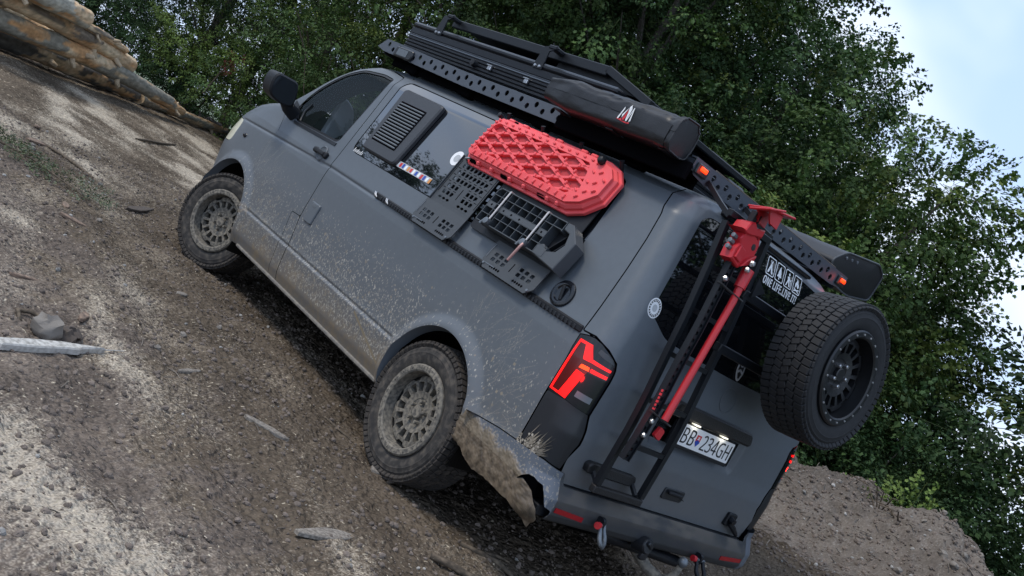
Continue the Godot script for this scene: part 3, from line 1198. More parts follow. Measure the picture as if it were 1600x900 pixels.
func make_trees() -> void:
	sprays = [leaf_spray(1, 0.056, 0.62, 56, true), leaf_spray(2, 0.064, 0.7, 62, false), leaf_spray(3, 0.048, 0.5, 60, false)]
	var eye := Vector3(-3.548, 0, -3.967)
	var green := Color(0.068, 0.114, 0.042)
	var deep := Color(0.042, 0.078, 0.034)
	var bright := Color(0.12, 0.175, 0.05)
	var at := func(az: float, d: float) -> Vector3:
		var p := eye + Vector3(cos(deg_to_rad(az)), 0, sin(deg_to_rad(az))) * d
		p.y = ground_height(p.x, p.z) - 0.1
		return p
	# place, height above the eye line, crown radius, kind of leaf, colour, clumps, label
	for t in [
		[58.2, 13.5, 3.95, 1.35, 0, green, 46, "round-topped maple with lobed leaves, alone against the sky right of the van"],
		[42.5, 16.0, 7.6, 2.4, 0, green, 70, "tall maple whose top leaves the frame, left of the round-topped maple"],
		[62.4, 14.5, 2.3, 1.05, 0, green, 30, "low spreading maple with ragged right edge behind the spare wheel"],
		[51.6, 15.5, 4.9, 1.7, 0, deep, 56, "tall-shouldered maple between the round-topped maple and the taller trees"],
		[39.5, 17.5, 9.0, 2.8, 1, deep, 64, "dark tall tree with deep green leaves above the awning bag"],
		[36.0, 18.0, 9.0, 3.0, 1, green, 66, "leafy tree standing straight behind the roof tent"],
		[31.5, 19.0, 8.0, 3.2, 1, green, 64, "leafy tree with lighter leaves above the front end of the roof rack"],
		[25.5, 22.0, 6.5, 3.2, 2, bright, 56, "yellow-green small-leaved tree above the bonnet"],
		[19.5, 24.0, 6.5, 3.4, 2, deep, 56, "dark small-leaved tree behind the thin end of the logs"],
		[13.5, 25.0, 6.0, 3.4, 2, deep, 50, "sparse dark tree behind the log pile at the left edge"],
	]:
		tree("leafy_tree", at.call(t[0], t[1]), t[2], t[3], t[4], t[5], t[6], int(t[0] * 10), t[7], "trees round the clearing")
	for t in [[7.5, 26.0, 6.5, "first tree left of the view beyond the log pile"], [1.0, 27.0, 5.5, "second tree left of the view beyond the log pile"]]:
		tree("leafy_tree", at.call(t[0], t[1]), t[2], 3.2, 2, deep, 44, int(t[0] * 10) + 5, t[3], "trees round the clearing")
	# a darker second row
	for t in [[22.5, 33.0, 8.0, "above the thin end of the logs"], [29.0, 30.0, 9.5, "above the van's bonnet"], [35.0, 28.0, 11.0, "above the front of the roof rack"], [41.5, 27.0, 12.0, "above the middle of the roof tent"], [46.0, 25.0, 9.0, "above the left awning bag"], [52.0, 22.0, 5.4, "left of the round-topped maple"], [57.0, 21.0, 3.4, "straight behind the round-topped maple"]]:
		tree("background_tree", at.call(t[0], t[1]), t[2], 3.4 if t[0] < 50.0 else 2.2, 1, deep, 46, int(t[0] * 10) + 3, "dark background tree, in the second row " + t[3], "second row of trees", 1.5)
	# undergrowth along the edge of the clearing
	var sh := [
		[72.5, 12.6, -0.25, 1.1, 0, deep, "low dark shrub with drooping leaves at the far right end of the soil bank"], [69.0, 13.6, 0.25, 1.1, 0, deep, "dark green shrub just behind the crest of the soil bank"],
		[64.5, 12.6, 0.7, 1.4, 1, deep, "dark shrub behind the soil bank under the spare wheel"], [60.0, 12.8, 1.0, 1.6, 0, deep, "dark shrub hidden behind the rear corner of the van"],
		[65.0, 15.5, 0.8, 0.9, 0, green, "taller shrub with light gaps right of the spare wheel"], [53.0, 14.0, 1.4, 1.8, 1, deep, "dark shrub behind the van's tailgate"],
		[47.0, 15.0, 1.6, 2.0, 1, deep, "dark shrub behind the van's rear quarter"], [40.0, 17.0, 2.0, 2.2, 1, green, "broad shrub behind the side windows"],
		[34.0, 18.0, 2.0, 2.2, 1, green, "broad shrub behind the front door"], [28.0, 19.0, 2.2, 2.2, 2, green, "leafy shrub right behind the wing mirror"],
		[23.6, 20.5, 1.7, 2.0, 2, bright, "bright leafy shrub where the thin log meets the bonnet"], [20.4, 22.0, 1.6, 2.0, 2, deep, "dark shrub beyond the thin log"],
		[16.0, 23.0, 1.8, 2.2, 2, deep, "dark shrub behind the middle of the log pile"], [11.5, 24.0, 1.6, 2.2, 2, deep, "dark shrub behind the left end of the log pile"], [75.5, 14.5, -0.5, 1.4, 0, deep, "shrub at the right edge below the open sky"],
	]
	for t in sh:
		shrub(at.call(t[0], t[1]), t[2], t[3], t[4], t[5], 24, int(t[0] * 7), t[6])
	# a patch of bright young leaves on the bank
	shrub(Vector3(-0.15, 0.55, 4.55), -0.55, 0.28, 0, bright, 5, 404, "small bright green sapling growing at the crest of the soil bank")
	# the other side of the clearing, seen in the side windows
	for t in [[-19.5, 28.0, 5.4, "farthest"], [-23.5, 27.0, 6.4, "tallest"], [-27.5, 27.0, 5.2, "second nearest"], [-32.0, 26.0, 4.2, "nearest"]]:
		tree("far_side_tree", at.call(t[0], t[1]), t[2], 1.6, 1, deep, 34, int(-t[0] * 11), t[3] + " of the trees across the clearing mirrored in the side windows", "trees across the clearing", 1.4)
	# the wood goes on to the right of the view, where the rear glass mirrors it
	for t in [[82.0, 15.0, 4.5, "nearest to the soil bank"], [91.0, 16.0, 6.5, "second from the soil bank"], [100.0, 16.0, 7.5, "third from the soil bank"], [110.0, 16.0, 7.0, "farthest from the soil bank"]]:
		tree("right_side_tree", at.call(t[0], t[1]), t[2], 3.0, 1, deep, 50, int(t[0] * 9), "dark tree mirrored in the rear glass, " + t[3], "trees right of the soil bank", 1.4)
	drooping_branches()

# rise: top of the crown above the camera's height
func tree(called: String, at: Vector3, rise: float, radius: float, leaf: int, col: Color, clumps: int, seed_: int, label: String, group: String, size := 1.0) -> void:
	var r := RandomNumberGenerator.new()
	r.seed = seed_
	var top := rise + 1.43 - at.y
	var o := thing(called, label, "tree", at, group)
	var tr := soup()
	var lean := Vector3(r.randfn(0, 0.05), 0, r.randfn(0, 0.05))
	var pts := []
	for k in 6:
		var f := k / 5.0
		pts.append(lean * top * f * f + Vector3(r.randfn(0, 0.06), top * 0.9 * f, r.randfn(0, 0.06)))
	var tr0 := 0.02 * top + 0.02
	tr.tube(pts, [tr0, tr0 * 0.8, tr0 * 0.62, tr0 * 0.45, tr0 * 0.28, tr0 * 0.08], 9)
	var limbs := soup()
	var centres := []
	for k in clumps:
		var f := pow(r.randf(), 0.75)
		var hgt := lerpf(0.12, 0.97, f) * top
		var prof := sin(PI * clampf(0.12 + 0.80 * f, 0.0, 1.0))
		var rad := radius * (0.35 + 0.75 * prof) * sqrt(r.randf_range(0.12, 1.0))
		var a := r.randf() * TAU
		var c := Vector3(cos(a) * rad, hgt, sin(a) * rad)
		centres.append(c)
		if k % 3 == 0:
			var b: Vector3 = pts[clampi(int(f * 4.2), 0, 4)]
			var mid := b.lerp(c, 0.5) + Vector3(0, 0.12 * rad, 0)
			limbs.tube([b, mid, c], [tr0 * 0.20, tr0 * 0.12, 0.008], 5, false)
	part(o, "trunk", tr.mesh(60.0), M.trunk)
	part(o, "limbs", limbs.mesh(60.0), M.trunk).set_meta("kind", "stuff")
	var per := 19
	var tints := []
	for k in clumps:
		tints.append(col * r.randf_range(0.45, 1.3) if r.randf() < 0.88 else col.lerp(Color(0.16, 0.19, 0.05), 0.55))
	multi("crown", sprays[leaf], M.leaf, clumps * per, func(k):
		var c: Vector3 = centres[k / per]
		var d := Vector3(r.randfn(0, 1), r.randfn(0, 0.55), r.randfn(0, 1)).normalized()
		var cr := radius * 0.24 * size + 0.22
		var pos := c + d * cr * pow(r.randf(), 0.5) * Vector3(1.15, 0.62, 1.15)
		var outd := Vector3(c.x, 0, c.z).normalized() * 0.5 + d + Vector3(0, r.randf_range(-0.45, 0.15), 0)
		var b := Basis.looking_at(outd.normalized(), Vector3(r.randfn(0, 0.3), 1, r.randfn(0, 0.3))) * Basis(Vector3.UP, PI * 0.5)
		var s := r.randf_range(0.75, 1.25) * size
		var tint: Color = tints[k / per] * r.randf_range(0.8, 1.2)
		return [Transform3D(b.scaled_local(Vector3(s, s, s)), pos), tint], "stuff", o)

func shrub(at: Vector3, rise: float, radius: float, leaf: int, col: Color, clumps: int, seed_: int, label: String) -> void:
	var r := RandomNumberGenerator.new()
	r.seed = seed_
	var top := rise + 1.43 - at.y
	var o := thing("shrub", label, "shrub", at, "shrubs round the clearing")
	var st := soup()
	for k in 6:
		var a := TAU * k / 6.0 + r.randf()
		var e := Vector3(cos(a) * radius * 0.5, top * r.randf_range(0.5, 0.85), sin(a) * radius * 0.5)
		st.tube([Vector3(0.05 * cos(a), 0, 0.05 * sin(a)), e * 0.5 + Vector3(0, 0.1, 0), e], [0.02, 0.014, 0.005], 5, false)
	part(o, "stems", st.mesh(60.0), M.trunk)
	var per := 16
	multi("foliage", sprays[leaf], M.leaf, clumps * per, func(k):
		var q := RandomNumberGenerator.new()
		q.seed = seed_ * 1000 + k / per
		var a := q.randf() * TAU
		var rad := radius * sqrt(q.randf())
		var c := Vector3(cos(a) * rad, top * (0.08 + 0.86 * q.randf() * (1.0 - 0.45 * rad / radius)), sin(a) * rad)
		var d := Vector3(r.randfn(0, 1), r.randfn(0, 0.7), r.randfn(0, 1)).normalized()
		var pos := c + d * minf(0.42, radius * 0.5) * pow(r.randf(), 0.5)
		var outd := Vector3(c.x, 0.2, c.z).normalized() * 0.6 + d + Vector3(0, r.randf_range(-0.3, 0.3), 0)
		var b := Basis.looking_at(outd.normalized(), Vector3(r.randfn(0, 0.3), 1, 0.05)) * Basis(Vector3.UP, PI * 0.5)
		var s := r.randf_range(0.7, 1.2) * (1.0 if radius > 0.6 else 0.55)
		return [Transform3D(b.scaled_local(Vector3(s, s, s)), pos), col * r.randf_range(0.7, 1.35)], "stuff", o)

# long bare twigs that hang over the log pile, and a dead sprig with red leaves
func drooping_branches() -> void:
	var r := RandomNumberGenerator.new()
	r.seed = 77
	var o := thing("bare_branch", "long bare grey twigs hanging down above the thin log", "branch", Vector3(12.2, 0, 3.3))
	for k in 9:
		var a := Vector3(r.randf_range(-0.6, 0.6), r.randf_range(2.5, 3.2), r.randf_range(-0.9, 0.5))
		var e := a + Vector3(r.randf_range(-0.3, 0.4), r.randf_range(-1.3, -0.8), r.randf_range(0.4, 0.8))
		var s := soup()
		s.tube([a, a.lerp(e, 0.4) + Vector3(0.05, 0.12, 0.05), a.lerp(e, 0.75), e], [0.012, 0.010, 0.008, 0.004], 5, false)
		part(o, "twig", s.mesh(60.0), M.stick_wood)
	var red := thing("red_sprig", "dead sprig of dull red leaves sticking up behind the logs", "branch", Vector3(13.6, 0.7, 2.5))
	var s3 := soup()
	s3.tube([Vector3.ZERO, Vector3(0.05, 0.5, 0.12), Vector3(0.0, 0.95, 0.3)], [0.018, 0.012, 0.004], 5, false)
	part(red, "stem", s3.mesh(60.0), M.stick_wood)
	multi("red_leaves", sprays[2], M.leaf, 14, func(k):
		var b := Basis.from_euler(Vector3(r.randfn(0, 0.5), r.randf() * TAU, r.randfn(0.5, 0.4)))
		return [Transform3D(b.scaled_local(Vector3.ONE * 0.32), Vector3(0.02, 0.45 + 0.035 * k, 0.1 + 0.013 * k)), Color(0.22, 0.035, 0.05) * r.randf_range(0.7, 1.3)], "stuff", red)

# ------------------------------------------------------------------ logs

func make_logs() -> void:
	var g := "felled logs at the edge of the clearing"
	log_thing([Vector3(10.1, 0.20, -2.35), Vector3(11.07, 0.2, -1.25), Vector3(12.5, 0.16, 0.41), Vector3(13.45, 0.14, 1.5)], [0.19, 0.185, 0.16, 0.135], 1, 0.35, "long dark-barked log lowest at the front of the pile", g)
	log_thing([Vector3(13.3, 0.12, 1.45), Vector3(13.95, 0.14, 2.25), Vector3(14.75, 0.13, 3.15), Vector3(15.8, 0.16, 4.35), Vector3(16.4, 0.18, 5.0)], [0.135, 0.12, 0.11, 0.09, 0.07], 2, 0.62, "thin crooked log with orange stripped wood reaching towards the bonnet", g)
	log_thing([Vector3(9.6, 0.52, -2.5), Vector3(10.6, 0.5, -1.35), Vector3(11.75, 0.47, -0.02), Vector3(12.75, 0.36, 1.1)], [0.18, 0.175, 0.165, 0.14], 3, 0.45, "pale grey log with yellow bare patches lying on the front log", g)
	log_thing([Vector3(9.3, 0.44, -2.55), Vector3(11.4, 0.46, -0.1), Vector3(12.1, 0.42, 0.7), Vector3(13.2, 0.3, 1.95)], [0.17, 0.165, 0.16, 0.13], 4, 0.5, "grey log at the back of the middle row, its end near the soil mound", g)
	log_thing([Vector3(9.5, 0.78, -2.3), Vector3(10.4, 0.76, -1.25), Vector3(11.3, 0.72, -0.25), Vector3(12.2, 0.62, 0.75)], [0.17, 0.165, 0.16, 0.15], 5, 0.75, "brown stripped log on top of the pile", g)
	log_thing([Vector3(9.4, 1.02, -2.0), Vector3(10.1, 1.0, -1.2), Vector3(10.75, 0.97, -0.5)], [0.18, 0.175, 0.17], 6, 0.55, "short thick log end highest on the pile at the left edge", g)
	log_thing([Vector3(10.2, 0.30, -2.75), Vector3(11.0, 0.33, -1.85), Vector3(11.9, 0.30, -0.75), Vector3(12.6, 0.27, 0.1)], [0.085, 0.08, 0.07, 0.055], 10, 0.9, "slim orange peeled log wedged in front between the two lower rows", g)
	log_thing([Vector3(9.9, 0.93, -1.75), Vector3(10.9, 0.90, -0.55), Vector3(11.9, 0.80, 0.5)], [0.09, 0.085, 0.07], 11, 0.85, "slim bright peeled log lying on the brown stripped log", g)
	log_thing([Vector3(12.9, 0.28, 1.5), Vector3(13.25, 0.27, 1.95), Vector3(13.5, 0.24, 2.3)], [0.11, 0.10, 0.09], 8, 0.8, "short reddish log stub behind the joint of the front logs", g)
	log_thing([Vector3(9.2, 0.12, -3.2), Vector3(9.5, 0.13, -2.7), Vector3(9.75, 0.12, -2.35)], [0.12, 0.125, 0.115], 9, 0.6, "short stub of log on the ground at the left edge", g)

func log_thing(pts: Array, radii: Array, seed_: int, bare: float, label: String, group: String) -> void:
	var at: Vector3 = pts[0]
	var o := thing("felled_log", label, "log", Vector3(at.x, 0, at.z), group)
	var n := FastNoiseLite.new()
	n.seed = seed_ * 13
	n.frequency = 1.0
	n.fractal_octaves = 4
	var cv := Curve3D.new()
	for k in pts.size():
		var t: Vector3 = (pts[mini(k + 1, pts.size() - 1)] - pts[maxi(k - 1, 0)]) / 6.0
		cv.add_point(pts[k] - Vector3(at.x, 0, at.z), -t, t)
	var ln := cv.get_baked_length()
	var rings := int(ln / 0.03) + 2
	var seg := 26
	var s := soup(true)
	var grid := []
	var cols := []
	for i in rings + 1:
		var f := float(i) / rings
		var p := cv.sample_baked(ln * f)
		var t := (cv.sample_baked(minf(ln, ln * f + 0.05)) - cv.sample_baked(maxf(0.0, ln * f - 0.05))).normalized()
		var sd := t.cross(Vector3.UP).normalized()
		var up := sd.cross(t)
		var rr := lerpf(radii[int(f * (radii.size() - 1) * 0.999)], radii[int(f * (radii.size() - 1) * 0.999) + 1], fposmod(f * (radii.size() - 1) * 0.999, 1.0))
		var row := []
		var crow := []
		for k in seg:
			var a := TAU * k / seg
			var q := Vector3(f * ln * 0.9, cos(a) * 0.45, sin(a) * 0.45) * 0.9
			var m := n.get_noise_3dv(q)
			var stripped := smoothstep(-0.015, 0.02, m + (bare - 0.5) * 0.7)
			var r2 := rr * 0.86 * (1.0 + 0.12 * n.get_noise_3dv(q * 1.1 + Vector3(9, 0, 0))) - stripped * 0.010 + 0.006 * n.get_noise_3dv(q * 6.0)
			row.append(p + (sd * cos(a) + up * sin(a)) * r2)
			var v := 0.62 + 1.0 * absf(n.get_noise_3dv(q * 4.0)) + 0.7 * absf(n.get_noise_3dv(q * 13.0 * Vector3(0.5, 1, 1)))
			var barkc: Color = [Color(0.15, 0.145, 0.13), Color(0.30, 0.285, 0.235), Color(0.42, 0.40, 0.33), Color(0.24, 0.20, 0.155)][[0, 0, 1, 2, 1, 3, 2, 3, 3, 1, 3, 3][seed_]] * v
			var woodc := Color(0.56, 0.32, 0.15).lerp(Color(0.68, 0.54, 0.36), clampf(0.5 + 1.6 * n.get_noise_3dv(q * 1.3 + Vector3(0, 7, 0)), 0, 1)) * v
			crow.append(barkc.lerp(woodc, stripped))
		grid.append(row)
		cols.append(crow)
	for i in rings:
		for k in seg:
			var k2 := (k + 1) % seg
			s.p.append_array(PackedVector3Array([grid[i][k], grid[i][k2], grid[i + 1][k2], grid[i][k], grid[i + 1][k2], grid[i + 1][k]]))
			s.c.append_array(PackedColorArray([cols[i][k], cols[i][k2], cols[i + 1][k2], cols[i][k], cols[i + 1][k2], cols[i + 1][k]]))
	part(o, "bark", s.mesh(80.0), M.bark)
	var rs := RandomNumberGenerator.new()
	rs.seed = seed_
	for k in (3 if ln > 2.0 else 1):
		var row := rs.randi_range(int(rings * 0.15), int(rings * 0.9))
		var e0: Vector3 = grid[row][rs.randi_range(0, 5) if k % 2 else seg - 1 - rs.randi_range(0, 5)]
		var mid := cv.sample_baked(ln * row / rings)
		var stub := soup(true, Color(0.46, 0.36, 0.24))
		var outv := (e0 - mid).normalized()
		stub.tube([mid + (e0 - mid) * 0.8, e0 + outv * 0.05, e0 + outv * rs.randf_range(0.07, 0.14) + Vector3(0.03, 0, 0.03)], [radii[0] * 0.28, radii[0] * 0.22, radii[0] * 0.17], 8)
		part(o, "branch_stub", stub.mesh(50.0), M.bark)
	for q in [[grid[0], grid[1]], [grid[rings], grid[rings - 1]]]:
		var e := soup(true)
		var c := Vector3.ZERO
		var c2 := Vector3.ZERO
		for k in seg:
			c += q[0][k] / seg
			c2 += q[1][k] / seg
		for j in 3:
			for k in seg:
				e.col = [Color(0.3, 0.17, 0.08), Color(0.42, 0.28, 0.15), Color(0.5, 0.36, 0.2)][j]
				var k2 := (k + 1) % seg
				var f0 := [0.0, 0.35, 0.75][j] as float
				var f1 := [0.35, 0.75, 1.0][j] as float
				var out := (c - c2) * 0.02
				e.poly([c.lerp(q[0][k], f0) + out, c.lerp(q[0][k], f1) + out, c.lerp(q[0][k2], f1) + out, c.lerp(q[0][k2], f0) + out], c - c2)
		part(o, "cut_end", e.mesh(0.0), M.bark)

# ------------------------------------------------------------------ the van

const PROF := [[0.30, 0.90], [0.35, 0.92], [0.40, 0.94], [0.57, 0.962], [0.62, 0.955], [0.85, 0.957], [1.10, 0.95], [1.19, 0.94], [1.25, 0.925], [1.85, 0.79], [1.93, 0.74], [1.985, 0.64], [2.02, 0.45], [2.04, 0.0]]
const XR := [[0.3, -0.95], [0.55, -0.935], [0.77, -0.945], [0.86, -0.934], [1.05, -0.932], [1.3, -0.90], [1.85, -0.79], [1.95, -0.755], [2.0, -0.70], [2.03, -0.6], [2.04, -0.5]]
const XF := [[0.3, 3.92], [0.45, 3.97], [0.61, 3.98], [0.8, 4.035], [0.9, 4.05], [1.0, 4.03], [1.1, 3.98], [1.16, 3.94], [1.226, 3.86], [1.27, 3.78], [1.32, 3.64], [1.38, 3.40], [1.445, 3.25], [1.55, 3.15], [1.653, 3.06], [1.738, 2.97], [1.813, 2.86], [1.883, 2.73], [1.946, 2.60], [1.985, 2.45], [2.02, 2.2], [2.04, 1.8]]
const LC := [[0.3, 0.74], [1.2, 0.74], [1.45, 0.42], [1.9, 0.42], [2.0, 0.5], [2.04, 0.5]]
const BUMPER_TOP := [[-2.0, 0.548], [-1.078, 0.548], [-1.062, 0.60], [-1.0, 0.607], [-0.93, 0.618], [-0.853, 0.619], [-0.616, 0.600], [-0.407, 0.570], [-0.3, 0.55]]
const ARCH_REAR := Vector3(-0.012, 0.426, 0.388)
const ARCH_FRONT := Vector3(3.115, 0.405, 0.425)

func bump(d: float, w: float) -> float:
	return exp(-d * d / (w * w))

# pressed lines, wheel-arch flares and the plate recess: how far the skin stands out or in
func skin_detail(h: float, y: float, z: float) -> float:
	var o := 0.0
	if h > -0.75:
		if h > 0.36 and h < 2.72:
			o -= 0.010 * bump(y - 0.583, 0.010) * smoothstep(0.38, 0.46, h) * smoothstep(2.72, 2.62, h)
		o -= 0.008 * bump(y - (1.168 if h < 1.9 else 1.168 - 0.035 * (h - 1.9)), 0.009) * smoothstep(1.1, 1.35, h) * smoothstep(3.6, 3.4, h)
		for a in [ARCH_REAR, ARCH_FRONT]:
			var r: float = Vector2(h - a.x, y - a.y).length()
			if r < a.z + 0.12:
				var t: float = (r - a.z) / 0.085
				o += 0.030 * clampf(1.0 - t, 0.0, 1.0) * clampf(1.0 - t, 0.0, 1.0) * (3.0 - 2.0 * clampf(1.0 - t, 0.0, 1.0))
	elif h < -1.05 and y < 1.2:
		var dx := maxf(absf(z) - 0.36, 0.0)
		var dy := maxf(absf(y - 0.97) - 0.085, 0.0)
		var q := sqrt(dx * dx + dy * dy)
		o -= 0.022 * smoothstep(0.03, 0.0, q)
	return o

var front_window := PackedVector2Array()
var side_window := PackedVector2Array()
var rear_window := PackedVector2Array()
var lamp_outline := PackedVector2Array()

func v2(a: Array) -> Array:
	var o := []
	for k in range(0, a.size(), 2):
		o.append(Vector2(a[k], a[k + 1]))
	return o

func make_van() -> void:
	van = thing("camper_van", "muddy matt grey camper van with roof rack, ladder, spare wheel and red recovery board", "van")
	body = VanSkin.new()
	body.prof = PROF
	body.xr = XR
	body.rc = 0.10
	bumper_skin = VanSkin.new()
	bumper_skin.prof = [[0.3, 0.93], [0.36, 0.945], [0.42, 0.957], [0.70, 0.962]]
	bumper_skin.xr = [[0.3, -0.94], [0.375, -0.97], [0.39, -0.995], [0.42, -1.01], [0.49, -1.01], [0.57, -0.965], [0.7, -0.96]]
	bumper_skin.rc = 0.12
	body_panels()
	bumper()
	underside()
	cabin()
	mirrors()

func body_panels() -> void:
	front_window = rounded(v2([2.74, 1.31, 2.86, 1.40, 2.835, 1.52, 2.79, 1.612, 2.715, 1.70, 2.62, 1.785, 2.44, 1.867, 2.20, 1.895, 2.045, 1.886, 2.063, 1.327]), 0.03, 2)
	side_window = rounded(v2([1.86, 1.333, 1.905, 1.913, -0.36, 1.897, -0.41, 1.338]), 0.07, 4)
	rear_window = rounded(v2([-1.872 + 0.762, 1.405, -1.872 + 0.60, 1.325, -1.872 + 0.40, 1.312, -1.90, 1.305, -1.90, 1.955, -1.872 + 0.60, 1.915, -1.872 + 0.665, 1.88]), 0.03, 3)
	lamp_outline = PackedVector2Array(v2([-0.744, 1.164, -0.789, 1.177, -0.836, 1.184, -0.896, 1.177, -0.948, 1.160, -0.997, 1.143, -1.032, 1.126, -1.046, 1.096, -1.039, 0.989, -1.034, 0.875, -0.871, 0.889, -0.75, 0.877, -0.753, 1.026]))
	var trim := PackedVector2Array(v2([-0.75, 0.880, -0.871, 0.892, -1.034, 0.878, -1.058, 0.809, -1.066, 0.738, -1.055, 0.70, -1.04, 0.55, -0.75, 0.55]))
	var tailgate := PackedVector2Array(v2([-0.57, 2.012, -0.60, 1.96, -0.67, 1.814, -0.698, 1.678, -0.72, 1.514, -0.738, 1.319, -0.746, 1.185, -0.836, 1.192, -0.948, 1.168, -1.038, 1.130, -1.052, 1.096, -1.040, 0.875, -1.064, 0.809, -1.072, 0.738, -1.045, 0.66, -1.068, 0.545, -2.0, 0.545, -2.0, 2.05, -0.57, 2.05]))
	var door := PackedVector2Array(v2([1.885, 0.2, 1.883, 0.568, 1.934, 0.783, 1.93, 1.14, 1.995, 1.925, 2.2, 1.945, 2.46, 1.925, 2.66, 1.83, 2.80, 1.72, 2.90, 1.60, 2.975, 1.45, 2.97, 1.34, 2.86, 1.19, 2.90, 1.04, 2.87, 0.82, 2.74, 0.66, 2.60, 0.2]))
	var flap := PackedVector2Array(v2([1.80, 0.797, 2.067, 0.784, 2.013, 0.552, 2.013, 0.2, 1.80, 0.2]))
	var headlamp := rounded(v2([3.47, 1.105, 3.50, 0.91, 3.66, 0.90, 3.95, 0.93, 3.98, 1.06, 3.80, 1.11]), 0.04, 2)
	# levels and columns
	var ys := []
	var y := 0.33
	while y < 1.93:
		ys.append(y)
		var near := absf(y - 0.583) < 0.03 or absf(y - 1.15) < 0.05
		y += 0.0045 if near else 0.0125
	for f in [[1.93, 0.74], [1.94, 0.722], [1.95, 0.703], [1.96, 0.684], [1.97, 0.666], [1.985, 0.64], [1.995, 0.586], [2.003, 0.53], [2.011, 0.5], [2.02, 0.45], [2.026, 0.32], [2.032, 0.2], [2.037, 0.1], [2.04, 0.0]]:
		ys.append(f[0])
	var cols := []
	for k in 67: cols.append([0, k / 67.0])
	for k in 16: cols.append([1, k / 16.0])
	for k in 325: cols.append([2, k / 325.0])
	for k in 57: cols.append([3, k / 56.0])
	var nc := cols.size()
	var ny := ys.size()
	var P := PackedVector3Array()
	var H := PackedVector2Array()
	P.resize(nc * ny)
	H.resize(nc * ny)
	for j in ny:
		var yy: float = ys[j]
		var w := body.w(yy)
		var xr := table(XR, yy)
		var xf := table(XF, yy)
		var lc := table(LC, yy)
		var r := minf(0.1, w)
		var xc := xr + r
		var zc := -(w - r)
		var x0 := xf - lc
		for i in nc:
			var u: float = cols[i][1]
			var p: Vector3
			var nn: Vector3
			var h := 0.0
			match cols[i][0]:
				0:
					p = Vector3(xr, yy, zc * u)
					h = -1.872 - p.z
					nn = Vector3(-1, 0, 0)
				1:
					var a := (1.0 - u) * PI * 0.5
					p = Vector3(xc - sin(a) * r, yy, zc - cos(a) * r)
					h = lerpf(-1.872 - zc, xc, u)
					nn = Vector3(-sin(a), 0, -cos(a))
				2:
					p = Vector3(lerpf(xc, x0, u), yy, -w)
					h = p.x
					nn = Vector3(0, 0, -1)
				3:
					var th := u * PI * 0.5
					p = Vector3(x0 + lc * pow(sin(th), 0.667), yy, -w * pow(cos(th), 0.667))
					h = p.x
					nn = Vector3(0.3, 0, -1).normalized()
			var d := skin_detail(h, yy, p.z)
			P[j * nc + i] = p + nn * d
			H[j * nc + i] = Vector2(h, yy)
	var N := PackedVector3Array()
	N.resize(nc * ny)
	for j in ny:
		for i in nc:
			var a := P[j * nc + mini(i + 1, nc - 1)] - P[j * nc + maxi(i - 1, 0)]
			var b := P[mini(j + 1, ny - 1) * nc + i] - P[maxi(j - 1, 0) * nc + i]
			var nn := b.cross(a)
			if i == 0: nn.z = 0.0
			if i == nc - 1: nn.z = 0.0
			N[j * nc + i] = nn.normalized() if nn.length_squared() > 1e-14 else Vector3.UP
	# distances to every outline
	var outlines := [front_window, side_window, rear_window, lamp_outline, trim, tailgate, door, flap, headlamp]
	var D := []
	for o in outlines:
		var lo: Vector2 = o[0]
		var hi: Vector2 = o[0]
		for q in o:
			lo = lo.min(q)
			hi = hi.max(q)
		var arr := PackedFloat32Array()
		arr.resize(nc * ny)
		for k in nc * ny:
			var q := H[k]
			if q.x < lo.x - 0.05 or q.x > hi.x + 0.05 or q.y < lo.y - 0.05 or q.y > hi.y + 0.05:
				arr[k] = 0.06
			else:
				arr[k] = sdf(o, q)
		D.append(arr)
	var arch := PackedFloat32Array()
	arch.resize(nc * ny)
	var screen := PackedFloat32Array()
	screen.resize(nc * ny)
	for k in nc * ny:
		var q := H[k]
		arch[k] = maxf(ARCH_REAR.z - (q - Vector2(ARCH_REAR.x, ARCH_REAR.y)).length(), ARCH_FRONT.z - (q - Vector2(ARCH_FRONT.x, ARCH_FRONT.y)).length())   # positive in the opening
		if P[k].z > -0.93 and q.x > 3.2 and q.y < 0.86:
			arch[k] = minf(arch[k], -0.01 if P[k].z > -0.90 else arch[k])
		var w := body.w(q.y)
		screen[k] = maxf(maxf(q.y - 1.915, 1.435 - q.y), maxf(absf(P[k].z) - (w - 0.10), 2.3 - q.x))
	var g := 0.0035
	var parts := {
		"body_shell": func(k): return maxf(maxf(arch[k], minf(-0.395 - H[k].x, table(BUMPER_TOP, H[k].x) + 0.005 - H[k].y)), maxf(maxf(maxf((g if H[k].x < 2.5 else (0.002 if H[k].y > 1.18 else 0.0006)) - D[6][k], g - D[5][k]), maxf(g - D[3][k], g - D[4][k])), maxf(maxf(0.003 - D[1][k], 0.003 - screen[k]), 0.004 - D[8][k]))),
		"front_door": func(k): return maxf(maxf(arch[k], D[6][k] + (g if H[k].x < 2.5 else (0.002 if H[k].y > 1.18 else 0.0006))), maxf(0.002 - D[7][k], 0.0 - D[0][k])),
		"fuel_flap": func(k): return maxf(maxf(D[7][k] + 0.0025, D[6][k] + g), arch[k]),
		"tailgate": func(k): return maxf(D[5][k] + g, 0.0 - D[2][k]),
		"door_window": func(k): return D[0][k] + 0.016,
		"window_seal": func(k): return maxf(D[0][k] + 0.001, -0.017 - D[0][k]),
		"side_window": func(k): return D[1][k] + 0.002,
		"rear_window": func(k): return D[2][k] + 0.002,
		"tail_lamp": func(k): return D[3][k] + 0.001,
		"lamp_trim": func(k): return maxf(D[4][k] + g, table(BUMPER_TOP, H[k].x) + 0.005 - H[k].y),
		"headlamp": func(k): return D[8][k],
		"windscreen": func(k): return screen[k] + 0.003,
	}
